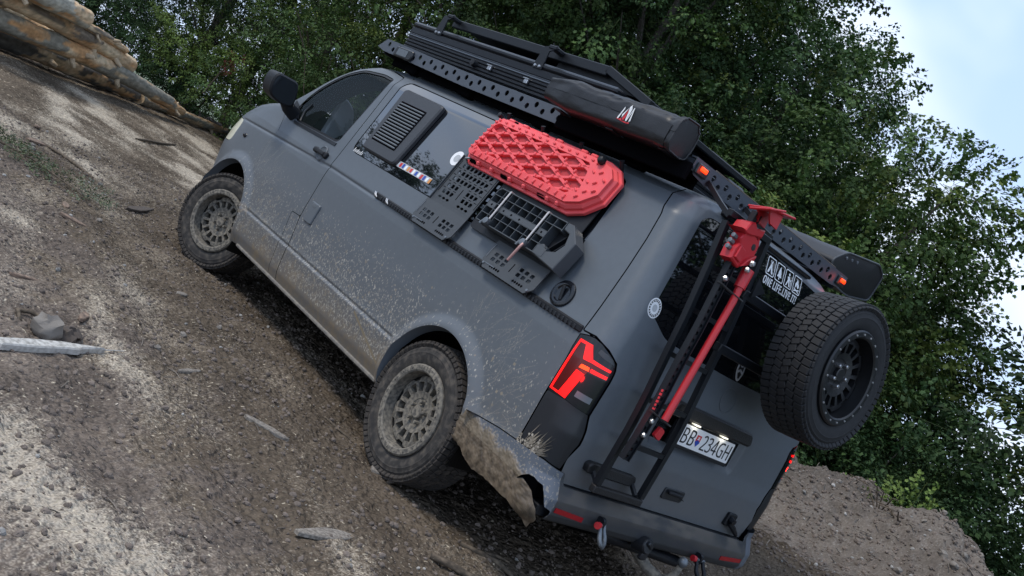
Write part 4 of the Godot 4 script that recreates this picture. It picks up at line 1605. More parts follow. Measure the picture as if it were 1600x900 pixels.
	var look := {"body_shell": "paint", "front_door": "paint", "fuel_flap": "paint", "tailgate": "paint", "door_window": "clear_glass", "window_seal": "black_plastic", "side_window": "dark_glass", "rear_window": "rear_glass", "tail_lamp": "black_gloss", "lamp_trim": "trim_black", "headlamp": "headlight_lens", "windscreen": "clear_glass"}
	var inset := {"door_window": 0.010, "window_seal": 0.004, "side_window": 0.003, "rear_window": 0.004, "lamp_trim": 0.001, "windscreen": 0.006, "headlamp": 0.002}
	for called in parts:
		var f: Callable = parts[called]
		var F := PackedFloat32Array()
		F.resize(nc * ny)
		for k in nc * ny:
			F[k] = f.call(k)
		var ins: float = inset.get(called, 0.0)
		var vv := PackedVector3Array()
		var vn := PackedVector3Array()
		var vu := PackedVector2Array()
		for j in ny - 1:
			for i in nc - 1:
				var ids := [j * nc + i, j * nc + i + 1, (j + 1) * nc + i + 1, (j + 1) * nc + i]
				var inside := 0
				for k in ids:
					if F[k] < 0.0: inside += 1
				if inside == 0: continue
				var poly := []
				for e in 4:
					var a: int = ids[e]
					var b: int = ids[(e + 1) % 4]
					if F[a] < 0.0:
						poly.append([P[a], N[a], H[a]])
					if (F[a] < 0.0) != (F[b] < 0.0):
						var t := F[a] / (F[a] - F[b])
						poly.append([P[a].lerp(P[b], t), N[a].lerp(N[b], t).normalized(), H[a].lerp(H[b], t)])
				for m in range(1, poly.size() - 1):
					for q in [poly[0], poly[m], poly[m + 1]]:
						vv.append(q[0] - q[1] * ins)
						vn.append(q[1])
						vu.append(Vector2((q[2].x + 1.9) / 6.0, (2.1 - q[2].y) / 1.8))
		# the other side of the van is the mirror image
		var whole: bool = called in ["body_shell", "tailgate", "rear_window", "windscreen"]
		var n0 := vv.size()
		var rv := PackedVector3Array()
		var rn := PackedVector3Array()
		var ru := PackedVector2Array()
		for k in range(0, n0, 3):
			for m in [0, 2, 1]:
				rv.append(vv[k + m] * Vector3(1, 1, -1))
				rn.append(vn[k + m] * Vector3(1, 1, -1))
				ru.append(vu[k + m])
		if whole:
			vv.append_array(rv)
			vn.append_array(rn)
			vu.append_array(ru)
		for side in (1 if whole else 2):
			var a := []
			a.resize(Mesh.ARRAY_MAX)
			a[Mesh.ARRAY_VERTEX] = vv if side == 0 else rv
			a[Mesh.ARRAY_NORMAL] = vn if side == 0 else rn
			a[Mesh.ARRAY_TEX_UV] = vu if side == 0 else ru
			var m := ArrayMesh.new()
			m.add_surface_from_arrays(Mesh.PRIMITIVE_TRIANGLES, a)
			var o := part(van, called, m, M[look[called]])
			if called == "tail_lamp":
				lamp_lights(o, side == 1)
			if called == "front_door":
				door_details(o, side == 1)
			if called == "tailgate":
				tailgate_details(o)
	# rolled edges of the wheel arches
	for z in [-1.0, 1.0]:
		for a in [ARCH_REAR, ARCH_FRONT]:
			var s := soup()
			var n := 56
			for k in n:
				var q := []
				for t in [k, k + 1]:
					var th := lerpf(-0.25, PI + (0.25 if a.x > 1.0 else -0.36), float(t) / n)
					var hh: float = a.x + cos(th) * a.z
					var yy: float = maxf(a.y + sin(th) * a.z, 0.33)
					q.append(Vector3(hh, yy, z * (body.w(yy) + 0.030)))
					q.append(Vector3(hh - cos(th) * 0.012, yy - sin(th) * 0.012, z * (body.w(yy) - 0.03)))
				s.poly([q[0], q[2], q[3], q[1]], Vector3(a.x - q[0].x, a.y - q[0].y, 0))
			part(van, "wheel_arch_lip", s.mesh(60.0), M.paint_plain)
	# slim sill strip under the doors
	for z in [-1.0, 1.0]:
		var s := soup()
		s.box(Vector3(1.50, 0.332, z * 0.905), Vector3(2.2, 0.022, 0.05), 0.006)
		part(van, "sill_strip", s.mesh(), M.sill_dust)

func mirrored(pl: PackedVector2Array, right: bool) -> PackedVector2Array:
	return pl

# glowing bars inside the rear lamp
func lamp_lights(o: Node3D, right: bool) -> void:
	var flip := Transform3D(Basis.from_scale(Vector3(1, 1, -1 if right else 1)), Vector3.ZERO)
	var bars := [
		[v2([-0.765, 1.147, -0.774, 1.137, -0.770, 0.897, -0.764, 0.892, -0.758, 0.895, -0.759, 1.02]), "lamp_red"],
		[v2([-0.765, 1.149, -0.853, 1.153, -0.852, 1.142, -0.774, 1.137]), "lamp_red"],
		[v2([-0.812, 1.137, -0.853, 1.151, -0.892, 1.103, -0.886, 1.083, -0.844, 1.080]), "lamp_red"],
		[v2([-0.888, 1.100, -1.022, 1.094, -1.020, 1.083, -0.888, 1.084]), "lamp_red"],
		[v2([-0.846, 1.040, -0.852, 1.059, -0.900, 1.062, -0.905, 1.046]), "lamp_orange"],
		[v2([-0.910, 1.062, -1.016, 1.063, -1.014, 1.049, -0.912, 1.046]), "lamp_red"],
		[v2([-0.841, 1.027, -0.894, 1.025, -0.869, 0.893, -0.813, 0.894]), "lamp_red"],
		[v2([-0.764, 0.893, -0.813, 0.893, -0.813, 0.903, -0.770, 0.902]), "lamp_red"],
	]
	var lens := soup()
	body.patch(lens, PackedVector2Array(v2([-0.762, 1.15, -0.853, 1.155, -0.90, 1.10, -1.022, 1.098, -1.018, 1.046, -0.90, 1.04, -0.872, 0.89, -0.762, 0.89])), 0.001, 0.002)
	var lens2 := soup()
	lens2.add(lens, flip)
	part(o, "glow_patch", lens2.mesh(40.0), M.lens_glow_red)  # glow round the bars, put into the colour of this patch
	for b in bars:
		var s := soup()
		body.patch(s, PackedVector2Array(b[0]), 0.003, 0.006)
		var t := soup()
		t.add(s, flip)
		part(o, "light_bar", t.mesh(40.0), M[b[1]])
	var s2 := soup()
	body.patch(s2, PackedVector2Array(v2([-0.905, 0.951, -0.998, 0.949, -0.999, 0.921, -0.904, 0.922])), 0.002, 0.004)
	var t2 := soup()
	t2.add(s2, flip)
	part(o, "reversing_light", t2.mesh(40.0), M.grey_steel)
	var s3 := soup()
	body.patch(s3, PackedVector2Array(v2([-0.905, 1.155, -0.96, 1.148, -1.0, 1.135, -1.02, 1.12, -0.95, 1.125, -0.90, 1.135])), 0.002, 0.004)
	var t3 := soup()
	t3.add(s3, flip)
	part(o, "reflector_strip", t3.mesh(40.0), M.grey_plastic)
	var l := OmniLight3D.new()
	l.name = "tail_lamp_glow"
	l.light_color = Color(1.0, 0.08, 0.05)
	l.light_energy = 0.008
	l.light_size = 0.015
	l.omni_range = 6.0
	l.omni_attenuation = 2.0
	l.shadow_enabled = true
	l.position = body.at(-0.89, 1.0, 0.05) * Vector3(1, 1, -1 if right else 1)
	add_child(l, true)

func door_details(o: Node3D, right: bool) -> void:
	if right: return
	# handle with its dished plate
	var s := soup()
	var c := body.at(2.125, 1.215, 0.0)
	var up := Vector3(0, 1, 0.12).normalized()
	var out := Vector3(0, 0.12, -1).normalized()
	var b := Basis(Vector3.RIGHT, up, -out)
	s.box(c + out * 0.030 + Vector3(0.0, 0, 0), Vector3(0.15, 0.032, 0.022), 0.008, b)
	s.box(c + out * 0.014 + Vector3(0.075, 0, 0), Vector3(0.04, 0.04, 0.03), 0.008, b)
	s.box(c + out * 0.014 - Vector3(0.078, 0, 0), Vector3(0.036, 0.046, 0.032), 0.01, b)
	part(o, "door_handle", s.mesh(50.0), M.black_plastic)
	s = soup()
	s.lathe([Vector2(0.055, 0.0), Vector2(0.05, 0.003), Vector2(0.042, -0.004), Vector2(0.0, -0.006)], c + out * 0.004, Basis(Vector3.RIGHT, out, up), 24)
	part(o, "handle_dish", s.mesh(50.0), M.paint_plain)
	# quarter-light bar in the window
	s = soup()
	s.tube([body.at(2.70, 1.325, -0.006), body.at(2.745, 1.40, -0.006), body.at(2.72, 1.47, -0.004)], [0.009], 6)
	part(o, "window_bar", s.mesh(50.0), M.trim_black)
	s = soup()
	body.patch(s, PackedVector2Array(v2([2.775, 1.315, 2.93, 1.325, 2.945, 1.44, 2.87, 1.42, 2.74, 1.33])), 0.004, 0.012)
	part(o, "mirror_triangle", s.mesh(40.0), M.black_plastic)
	s = soup()
	body.patch(s, PackedVector2Array(v2([2.06, 1.300, 2.74, 1.286, 2.76, 1.306, 2.06, 1.322])), 0.006, 0.01, 0.05)
	part(o, "window_sill_strip", s.mesh(40.0), M.trim_black)

func tailgate_details(o: Node3D) -> void:
	# handle recess
	var y := 0.660
	var x := table(XR, y)
	var s := soup()
	s.prism(rounded(v2([-0.068, -0.032, 0.105, -0.026, 0.105, 0.034, -0.068, 0.030]), 0.014), 0.0, 0.012, Transform3D(Basis(Vector3(0, 0, 1), Vector3.UP, Vector3(-1, 0, 0)), Vector3(x + 0.002, y, 0)), 0.004)
	var hd := part(o, "handle_plate", s.mesh(), M.trim_black)
	s = soup()
	s.box(Vector3(x - 0.022, y + 0.012, 0.01), Vector3(0.02, 0.018, 0.12), 0.006)
	s.lathe([Vector2(0.0, 0.018), Vector2(0.012, 0.016), Vector2(0.014, 0.0)], Vector3(x - 0.002, y - 0.005, 0.088), Basis(Vector3.RIGHT, Vector3(-1, 0, 0), Vector3.BACK), 12)
	part(o, "tailgate_handle", s.mesh(40.0), M.black_plastic)
	# spoiler band above the glass with the slot of the third brake light
	s = soup()
	s.box(Vector3(-0.752, 1.968, 0.12), Vector3(0.03, 0.018, 0.50), 0.005, Basis(Vector3.BACK, -0.25))
	part(o, "brake_light_slot", s.mesh(), M.black_gloss)
	# dark moulding over the number plate
	var n := 30
	s = soup()
	s.prism(rounded(v2([-0.375, -0.036, 0.385, -0.036, 0.36, 0.036, -0.35, 0.036]), 0.03), -0.01, 0.030, Transform3D(Basis(Vector3(0, 0, 1), Vector3(0.05, 1, 0).normalized(), Vector3(-1, 0.05, 0).normalized()), Vector3(-0.935, 1.072, 0)), 0.01)
	part(o, "plate_moulding", s.mesh(40.0), M.textured_black)
	# where a round badge was taken off
	s = soup()
	var c := Vector3(table(XR, 1.205) - 0.0015, 1.205, 0.058)
	var b := Basis(Vector3(0, 0, 1), Vector3(-0.99, 0.125, 0), Vector3(0.125, 0.99, 0))
	s.lathe([Vector2(0.066, 0.0), Vector2(0.066, 0.0025), Vector2(0.063, 0.0025), Vector2(0.063, 0.0)], c, b, 36)
	part(o, "badge_ring", s.mesh(40.0), M.paint_plain)

func sill(called: String) -> void:
	pass

func bumper() -> void:
	var top := func(h: float) -> float: return table(BUMPER_TOP, h)
	var hole := PackedVector2Array(v2([-0.857, 0.482, -0.882, 0.515, -0.90, 0.533, -0.925, 0.536, -0.944, 0.529, -0.969, 0.525, -0.983, 0.496, -1.003, 0.449, -1.03, 0.440, -1.045, 0.434, -1.045, 0.40, -1.045, 0.2, -1.006, 0.2, -0.998, 0.40, -0.980, 0.425, -0.963, 0.447, -0.943, 0.482, -0.925, 0.492, -0.897, 0.503]))
	for right in [false, true]:
		var s := soup(true)
		var nh := 132 if right else 300
		var ny := 30 if right else 56
		var P := []
		var C := []
		var F := []
		for j in ny + 1:
			for i in nh + 1:
				var h := lerpf(-1.872, -0.34, float(i) / nh)
				var yt: float = top.call(h)
				var ragged := 0.012 * noise.get_noise_1d(h * 700.0)
				var yb := 0.378
				if not right:
					yb = table([[-1.9, 0.375], [-1.04, 0.378], [-1.02, 0.40], [-1.012, 0.375], [-1.003, 0.335], [-0.975, 0.352], [-0.948, 0.375], [-0.767, 0.385], [-0.588, 0.366], [-0.47, 0.40], [-0.3, 0.42]], h) + (ragged if h > -1.0 else 0.0)
				else:
					yb = 0.378 if h < -0.5 else 0.378 + (h + 0.5) * 0.3
				var y := lerpf(yb, yt, float(j) / ny)
				var out := 0.0
				var mud := 0.0
				if not right and h > -1.03:
					# thick dried mud below a ragged line
					var line := table([[-1.02, 0.44], [-0.95, 0.50], [-0.89, 0.54], [-0.826, 0.545], [-0.736, 0.552], [-0.582, 0.556], [-0.46, 0.572]], h) + 0.03 * noise.get_noise_2d(h * 600.0, y * 600.0)
					mud = smoothstep(0.014, -0.020, y - line + 0.02 * noise.get_noise_2d(h * 5000.0, y * 5000.0))
					out += mud * (0.006 + 0.0025 * noise.get_noise_2d(h * 6000.0, y * 6000.0) + 0.003 * noise.get_noise_2d(h * 1500.0, y * 1500.0))
					# the torn flap stands away from the corner
					out += 0.030 * smoothstep(-0.86, -1.0, h) * smoothstep(0.50, 0.36, y) * (1.0 if h > -1.013 else 0.0)
					# and the piece by the wheel is pushed in
					out -= 0.015 * smoothstep(-0.5, -0.40, h)
				P.append(bumper_skin.at(h, y, out))
				var n1 := noise.get_noise_2d(h * 300.0, y * 300.0)
				var c := Color(0.10, 0.115, 0.14)
				if h < -1.05:
					c = Color(0.026, 0.031, 0.038)
					var dusty := smoothstep(-0.1, 0.45, noise.get_noise_2d(h * 260.0 + 90.0, y * 700.0)) * 0.5 + (0.5 * smoothstep(0.05, 0.5, noise.get_noise_2d(h * 120.0, y * 300.0)))
					if right: dusty *= 1.3
					c = c.lerp(Color(0.13, 0.115, 0.098), clampf(dusty * smoothstep(0.42, 0.56, y), 0, 0.7) + 0.08)
				else:
					# spatter above the mud
					if noise.get_noise_2d(h * 5200.0, y * 5200.0) > 0.30 and not right:
						c = Color(0.22, 0.21, 0.19)
				if mud > 0.0:
					var mc := Color(0.135, 0.104, 0.072) * (0.85 + 0.8 * noise.get_noise_2d(h * 1800.0 + 50.0, y * 1800.0))
					if y > 0.50: mc = mc.lerp(Color(0.27, 0.23, 0.17), 0.35)
					c = c.lerp(mc, mud)
				C.append(c)
				F.append(sdf(hole, Vector2(h, y)) if not right else 1.0)
		var st := nh + 1
		for j in ny:
			for i in nh:
				var ids := [j * st + i, j * st + i + 1, (j + 1) * st + i + 1, (j + 1) * st + i]
				var pl := []
				for e in 4:
					var a: int = ids[e]
					var b: int = ids[(e + 1) % 4]
					if F[a] > 0.0: pl.append([P[a], C[a]])
					if (F[a] > 0.0) != (F[b] > 0.0):
						var t: float = F[a] / (F[a] - F[b])
						pl.append([P[a].lerp(P[b], t), C[a].lerp(C[b], t)])
				for m in range(1, pl.size() - 1):
					for q in [pl[0], pl[m + 1], pl[m]]:
						s.p.append(q[0])
						s.c.append(q[1])
		var t := soup(true)
		t.add(s, Transform3D(Basis.from_scale(Vector3(1, 1, -1 if right else 1)), Vector3.ZERO))
		# the inner face, so that the torn edge has thickness
		var inner := soup(true)
		for k in range(0, t.p.size(), 3):
			for m in [0, 2, 1]:
				var q := t.p[k + m]
				inner.p.append(Vector3(q.x + 0.010 * clampf((-0.6 - q.x) * 4.0, 0.0, 1.0), q.y, q.z * 0.993))
				inner.c.append(Color(0.02, 0.02, 0.022))
		part(van, "rear_bumper" if not right else "rear_bumper", t.mesh(75.0), M.bumper_steel)
		if not right:
			part(van, "bumper_lining", inner.mesh(0.0), M.bumper_steel)
	# flat top of the bumper under the tailgate
	var s2 := soup()
	s2.box(Vector3(-0.955, 0.535, 0), Vector3(0.05, 0.02, 1.56), 0.004)
	part(van, "bumper_step", s2.mesh(), M.black_metal)
	# stay of the steel bumper behind the tear
	s2 = soup()
	s2.box(Vector3(-0.93, 0.415, -0.80), Vector3(0.10, 0.05, 0.16), 0.006)
	part(van, "bumper_stay", s2.mesh(), M.black_metal)
	for right in [false, true]:
		var s := soup()
		bumper_skin.patch(s, PackedVector2Array(v2([-1.064, 0.459, -1.268, 0.447, -1.268, 0.424, -1.064, 0.436])), 0.004, 0.006)
		var t := soup()
		t.add(s, Transform3D(Basis.from_scale(Vector3(1, 1, -1 if right else 1)), Vector3.ZERO))
		part(van, "bumper_reflector", t.mesh(), M.red_reflector)
	# splash of dried mud on the dark corner panel
	var sp := soup(true, Color(0.36, 0.33, 0.28))
	var r := RandomNumberGenerator.new()
	r.seed = 5
	for k in 90:
		var h := r.randf_range(-0.80, -0.775) - r.randf_range(0.0, 0.10)
		var y := 0.605 + r.randf_range(0.0, 0.03)
		var an := r.randf_range(0.15, 1.25)
		var ln := r.randf_range(0.02, 0.11) * (0.5 + an * 0.6)
		var w := r.randf_range(0.0012, 0.0034)
		var d := Vector2(-cos(an), sin(an))
		var q := Vector2(h, y)
		var g := r.randf_range(0.6, 1.15)
		sp.col = Color(0.22, 0.195, 0.155) * g
		body.patch(sp, PackedVector2Array([q, q + d * ln * 0.6 + d.orthogonal() * w, q + d * ln, q + d * ln * 0.6 - d.orthogonal() * w]), 0.0025, 0.0, 0.2)
	for k in 60:
		var q := Vector2(r.randf_range(-0.88, -0.745), 0.604 + 0.03 * absf(r.randfn(0, 1)))
		var w := r.randf_range(0.002, 0.007)
		sp.col = Color(0.34, 0.31, 0.26) * r.randf_range(0.6, 1.1)
		body.patch(sp, rounded([q + Vector2(-w, -w), q + Vector2(w, -w * 0.6), q + Vector2(w * 0.7, w), q + Vector2(-w, w * 0.8)], w * 0.4, 1), 0.003, 0.0, 0.2)
	var mudsp := part(van, "mud_splash", sp.mesh(0.0), M.mud)
	mudsp.set_meta("kind", "stuff")

func underside() -> void:
	# black shell behind the panels, open at the windows of the cab
	var s := soup()
	s.box(Vector3(0.5, 0.86, 0), Vector3(2.7, 0.86, 1.82), 0.0)       # lower body filling
	s.box(Vector3(0.5, 1.60, 0), Vector3(2.55, 0.62, 1.46), 0.02)
	s.box(Vector3(1.4, 0.40, 0), Vector3(4.6, 0.06, 1.1), 0.0)
	part(van, "inner_body", lining(), M.liner)
	var f := soup()
	f.box(Vector3(1.45, 0.405, 0), Vector3(4.5, 0.05, 1.15), 0.0)
	f.box(Vector3(1.5, 0.37, -0.80), Vector3(2.2, 0.06, 0.18), 0.0)
	f.box(Vector3(1.5, 0.37, 0.80), Vector3(2.2, 0.06, 0.18), 0.0)
	part(van, "floor_pan", f.mesh(), M.liner)
	for x in [0.0, 3.0]:
		var a := soup()
		a.tube([Vector3(x, 0.34, -0.78), Vector3(x, 0.34, 0.78)], [0.045], 10)
		part(van, "axle", a.mesh(50.0), M.liner)
	var t := soup()
	t.box(Vector3(-0.62, 0.40, -0.35), Vector3(0.55, 0.16, 0.30), 0.03)
	t.tube([Vector3(-0.3, 0.33, -0.55), Vector3(-0.85, 0.36, -0.62)], [0.03], 10)
	part(van, "exhaust", t.mesh(50.0), M.liner)
	# wheel wells
	for z in [-1.0, 1.0]:
		for a in [ARCH_REAR, ARCH_FRONT]:
			var w := soup()
			var n := 28
			for k in n:
				var q := []
				for tt in [k, k + 1]:
					var th := lerpf(-0.35, PI + 0.35, float(tt) / n)
					q.append(Vector3(a.x + cos(th) * (a.z + 0.03), a.y + sin(th) * (a.z + 0.03), z * 0.935))
					q.append(Vector3(a.x + cos(th) * (a.z + 0.03), a.y + sin(th) * (a.z + 0.03), z * 0.50))
				w.poly([q[0], q[2], q[3], q[1]], Vector3(a.x - q[0].x, a.y - q[0].y, 0))
				w.poly([q[1], q[3], Vector3(a.x, a.y, z * 0.50)], Vector3(0, 0, z))
			part(van, "wheel_well", w.mesh(50.0), M.well)

# a black inner shell a little inside the panels, with openings for the wheels and the cab windows
func lining() -> ArrayMesh:
	var s := soup()
	for side in [-1.0, 1.0]:
		var nx := 60
		var ny := 40
		for i in nx:
			for j in ny:
				var h0 := lerpf(-0.83, 3.3, float(i) / nx)
				var h1 := lerpf(-0.83, 3.3, float(i + 1) / nx)
				var y0 := lerpf(0.36, 1.93, float(j) / ny)
				var y1 := lerpf(0.36, 1.93, float(j + 1) / ny)
				h0 = maxf(h0, table(XR, y1) + 0.10)
				if h1 <= h0: continue
				var m := Vector2((h0 + h1) * 0.5, (y0 + y1) * 0.5)
				if (m - Vector2(ARCH_REAR.x, ARCH_REAR.y)).length() < ARCH_REAR.z + 0.05 or (m - Vector2(ARCH_FRONT.x, ARCH_FRONT.y)).length() < ARCH_FRONT.z + 0.05:
					continue
				if m.x > 1.98 and m.y > 1.28: continue
				if m.x > table(XF, m.y) - table(LC, m.y): continue
				s.poly([Vector3(h0, y0, side * (body.w(y0) - 0.022)), Vector3(h1, y0, side * (body.w(y0) - 0.022)), Vector3(h1, y1, side * (body.w(y1) - 0.022)), Vector3(h0, y1, side * (body.w(y1) - 0.022))], Vector3(0, 0, side))
	for j in 40:
		var y0 := lerpf(0.45, 1.99, j / 40.0)
		var y1 := lerpf(0.45, 1.99, (j + 1) / 40.0)
		var a := table(XR, y0) + 0.022
		var b := table(XR, y1) + 0.022
		var wa := body.w(y0) - 0.07
		var wb := body.w(y1) - 0.07
		s.poly([Vector3(a, y0, -wa), Vector3(a, y0, wa), Vector3(b, y1, wb), Vector3(b, y1, -wb)], Vector3(-1, 0, 0))
		for side in [-1.0, 1.0]:
			s.poly([Vector3(a, y0, side * wa), Vector3(a + 0.08, y0, side * (wa + 0.05)), Vector3(b + 0.08, y1, side * (wb + 0.05)), Vector3(b, y1, side * wb)], Vector3(-1, 0, side))
	# partition behind the seats
	s.poly([Vector3(1.93, 0.4, -0.9), Vector3(1.93, 0.4, 0.9), Vector3(1.93, 1.95, 0.72), Vector3(1.93, 1.95, -0.72)], Vector3(1, 0, 0))
	# headlining
	s.poly([Vector3(-0.7, 1.95, -0.66), Vector3(2.5, 1.95, -0.66), Vector3(2.5, 1.95, 0.66), Vector3(-0.7, 1.95, 0.66)], Vector3(0, -1, 0))
	return s.mesh(0.0)

func cabin() -> void:
	var d := soup()
	d.box(Vector3(3.0, 1.08, 0), Vector3(0.55, 0.42, 1.74), 0.06)
	d.box(Vector3(3.18, 1.22, 0), Vector3(0.5, 0.16, 1.6), 0.05)
	part(van, "dashboard", d.mesh(50.0), M.black_plastic)
	var w := soup()
	var c := Vector3(2.62, 1.24, -0.44)
	var ax := Vector3(-0.85, 0.52, 0).normalized()
	var pts := []
	for k in 25:
		var a := TAU * k / 24.0
		pts.append(c + (Vector3(0, 0, 1) * cos(a) + ax.cross(Vector3(0, 0, 1)) * sin(a)) * 0.19)
	w.tube(pts, [0.016], 8, false)
	w.box(c - ax * 0.02, Vector3(0.05, 0.10, 0.30), 0.02)
	w.tube([c, c - ax * 0.3], [0.035], 8)
	part(van, "steering_wheel", w.mesh(60.0), M.black_plastic)
	# dark inner frame of the doors, seen through the window glass
	for side in [-1.0, 1.0]:
		var fr := soup()
		var oo := v2([2.80, 1.25, 2.96, 1.42, 2.90, 1.60, 2.80, 1.72, 2.64, 1.84, 2.44, 1.90, 2.20, 1.915, 2.02, 1.91])
		var ii := v2([2.60, 1.25, 2.585, 1.40, 2.53, 1.54, 2.46, 1.635, 2.36, 1.715, 2.25, 1.765, 2.14, 1.80, 2.05, 1.815])
		for k in oo.size() - 1:
			var q := []
			for e in [oo[k], oo[k + 1], ii[k + 1], ii[k]]:
				q.append(body.at(e.x, e.y, -0.05) * Vector3(1, 1, -side))
			fr.poly(q, Vector3(0, 0, side))
		part(van, "inner_door_frame", fr.mesh(), M.liner)
	for z in [-0.44, 0.44]:
		var s := sub(van, "front_seat")
		var b := soup()
		b.box(Vector3(2.28, 0.86, z), Vector3(0.50, 0.18, 0.50), 0.06)
		part(s, "seat_cushion", b.mesh(60.0), M.seat_cloth)
		b = soup()
		b.box(Vector3(2.05, 1.20, z), Vector3(0.15, 0.66, 0.48), 0.06, Basis(Vector3.BACK, 0.16))
		part(s, "backrest", b.mesh(60.0), M.seat_cloth)
		b = soup()
		b.box(Vector3(2.0, 1.62, z), Vector3(0.11, 0.20, 0.27), 0.045, Basis(Vector3.BACK, 0.1))
		part(s, "headrest", b.mesh(60.0), M.seat_cloth)
	# pale cloth hanging over the dashboard end, seen through the door window
	var cl := soup()
	var pl := rounded(v2([-0.15, -0.14, 0.06, -0.17, 0.15, -0.06, 0.13, 0.08, 0.02, 0.22, -0.12, 0.27]), 0.05)
	cl.prism(pl, -0.02, 0.02, Transform3D(Basis(Vector3(0.35, 0, 0.94), Vector3(0.0, 1, 0), Vector3(-0.94, 0, 0.35)), Vector3(2.70, 1.37, -0.60)), 0.01)
	part(van, "pale_cloth", cl.mesh(40.0), M.white_cloth)

func mirrors() -> void:
	for side in [-1.0, 1.0]:
		var o := sub(van, "wing_mirror")
		var xf := Transform3D(Basis(Vector3(0, 0, side), Vector3.UP, Vector3(-1, 0, 0)), Vector3(2.76, 0, 0))
		var outline := rounded(v2([1.195, 1.550, 1.02, 1.556, 0.980, 1.44, 0.985, 1.368, 1.08, 1.356, 1.190, 1.386, 1.212, 1.49]), 0.045, 5)
		var s := soup()
		s.prism(outline, -0.13, -0.02, xf, 0.0)
		s.prism(outline, -0.02, 0.012, xf, 0.012)
		var m := Vector2(1.09, 1.455)
		var back := soup()
		for k in outline.size():
			var a := outline[k]
			var b := outline[(k + 1) % outline.size()]
			var a2 := m + (a - m) * 0.62
			var b2 := m + (b - m) * 0.62
			s.poly([xf * Vector3(a.x, a.y, -0.13), xf * Vector3(b.x, b.y, -0.13), xf * Vector3(b2.x, b2.y, -0.18), xf * Vector3(a2.x, a2.y, -0.18)], xf.basis * Vector3(a.x - m.x, a.y - m.y, -0.05))
			s.poly([xf * Vector3(a2.x, a2.y, -0.18), xf * Vector3(b2.x, b2.y, -0.18), xf * Vector3(m.x, m.y, -0.19)], Vector3(1, 0, 0))
		part(o, "housing", s.mesh(35.0), M.black_plastic)
		var g := PackedVector2Array()
		for q in outline:
			g.append(m + (q - m) * 0.86)
		s = soup()
		s.prism(g, 0.008, 0.014, xf)
		part(o, "mirror_glass", s.mesh(), M.mirror_glass)
		s = soup()
		s.tube([Vector3(2.80, 1.40, side * 1.03), Vector3(2.82, 1.36, side * 0.97), Vector3(2.83, 1.34, side * 0.90)], [0.045, 0.05, 0.055], 10)
		part(o, "mirror_arm", s.mesh(60.0), M.black_plastic)
	# side marker and the round scuttle mark
	var s := soup()
	s.lathe([Vector2(0.0, 0.012), Vector2(0.022, 0.010), Vector2(0.030, 0.0)], body.at(3.29, 1.015, 0.0), Basis(Vector3.RIGHT, Vector3(0, 0, -1), Vector3.UP), 16, 0.7)
	part(van, "side_marker", s.mesh(50.0), M.black_gloss)

# ------------------------------------------------------------------ wheels

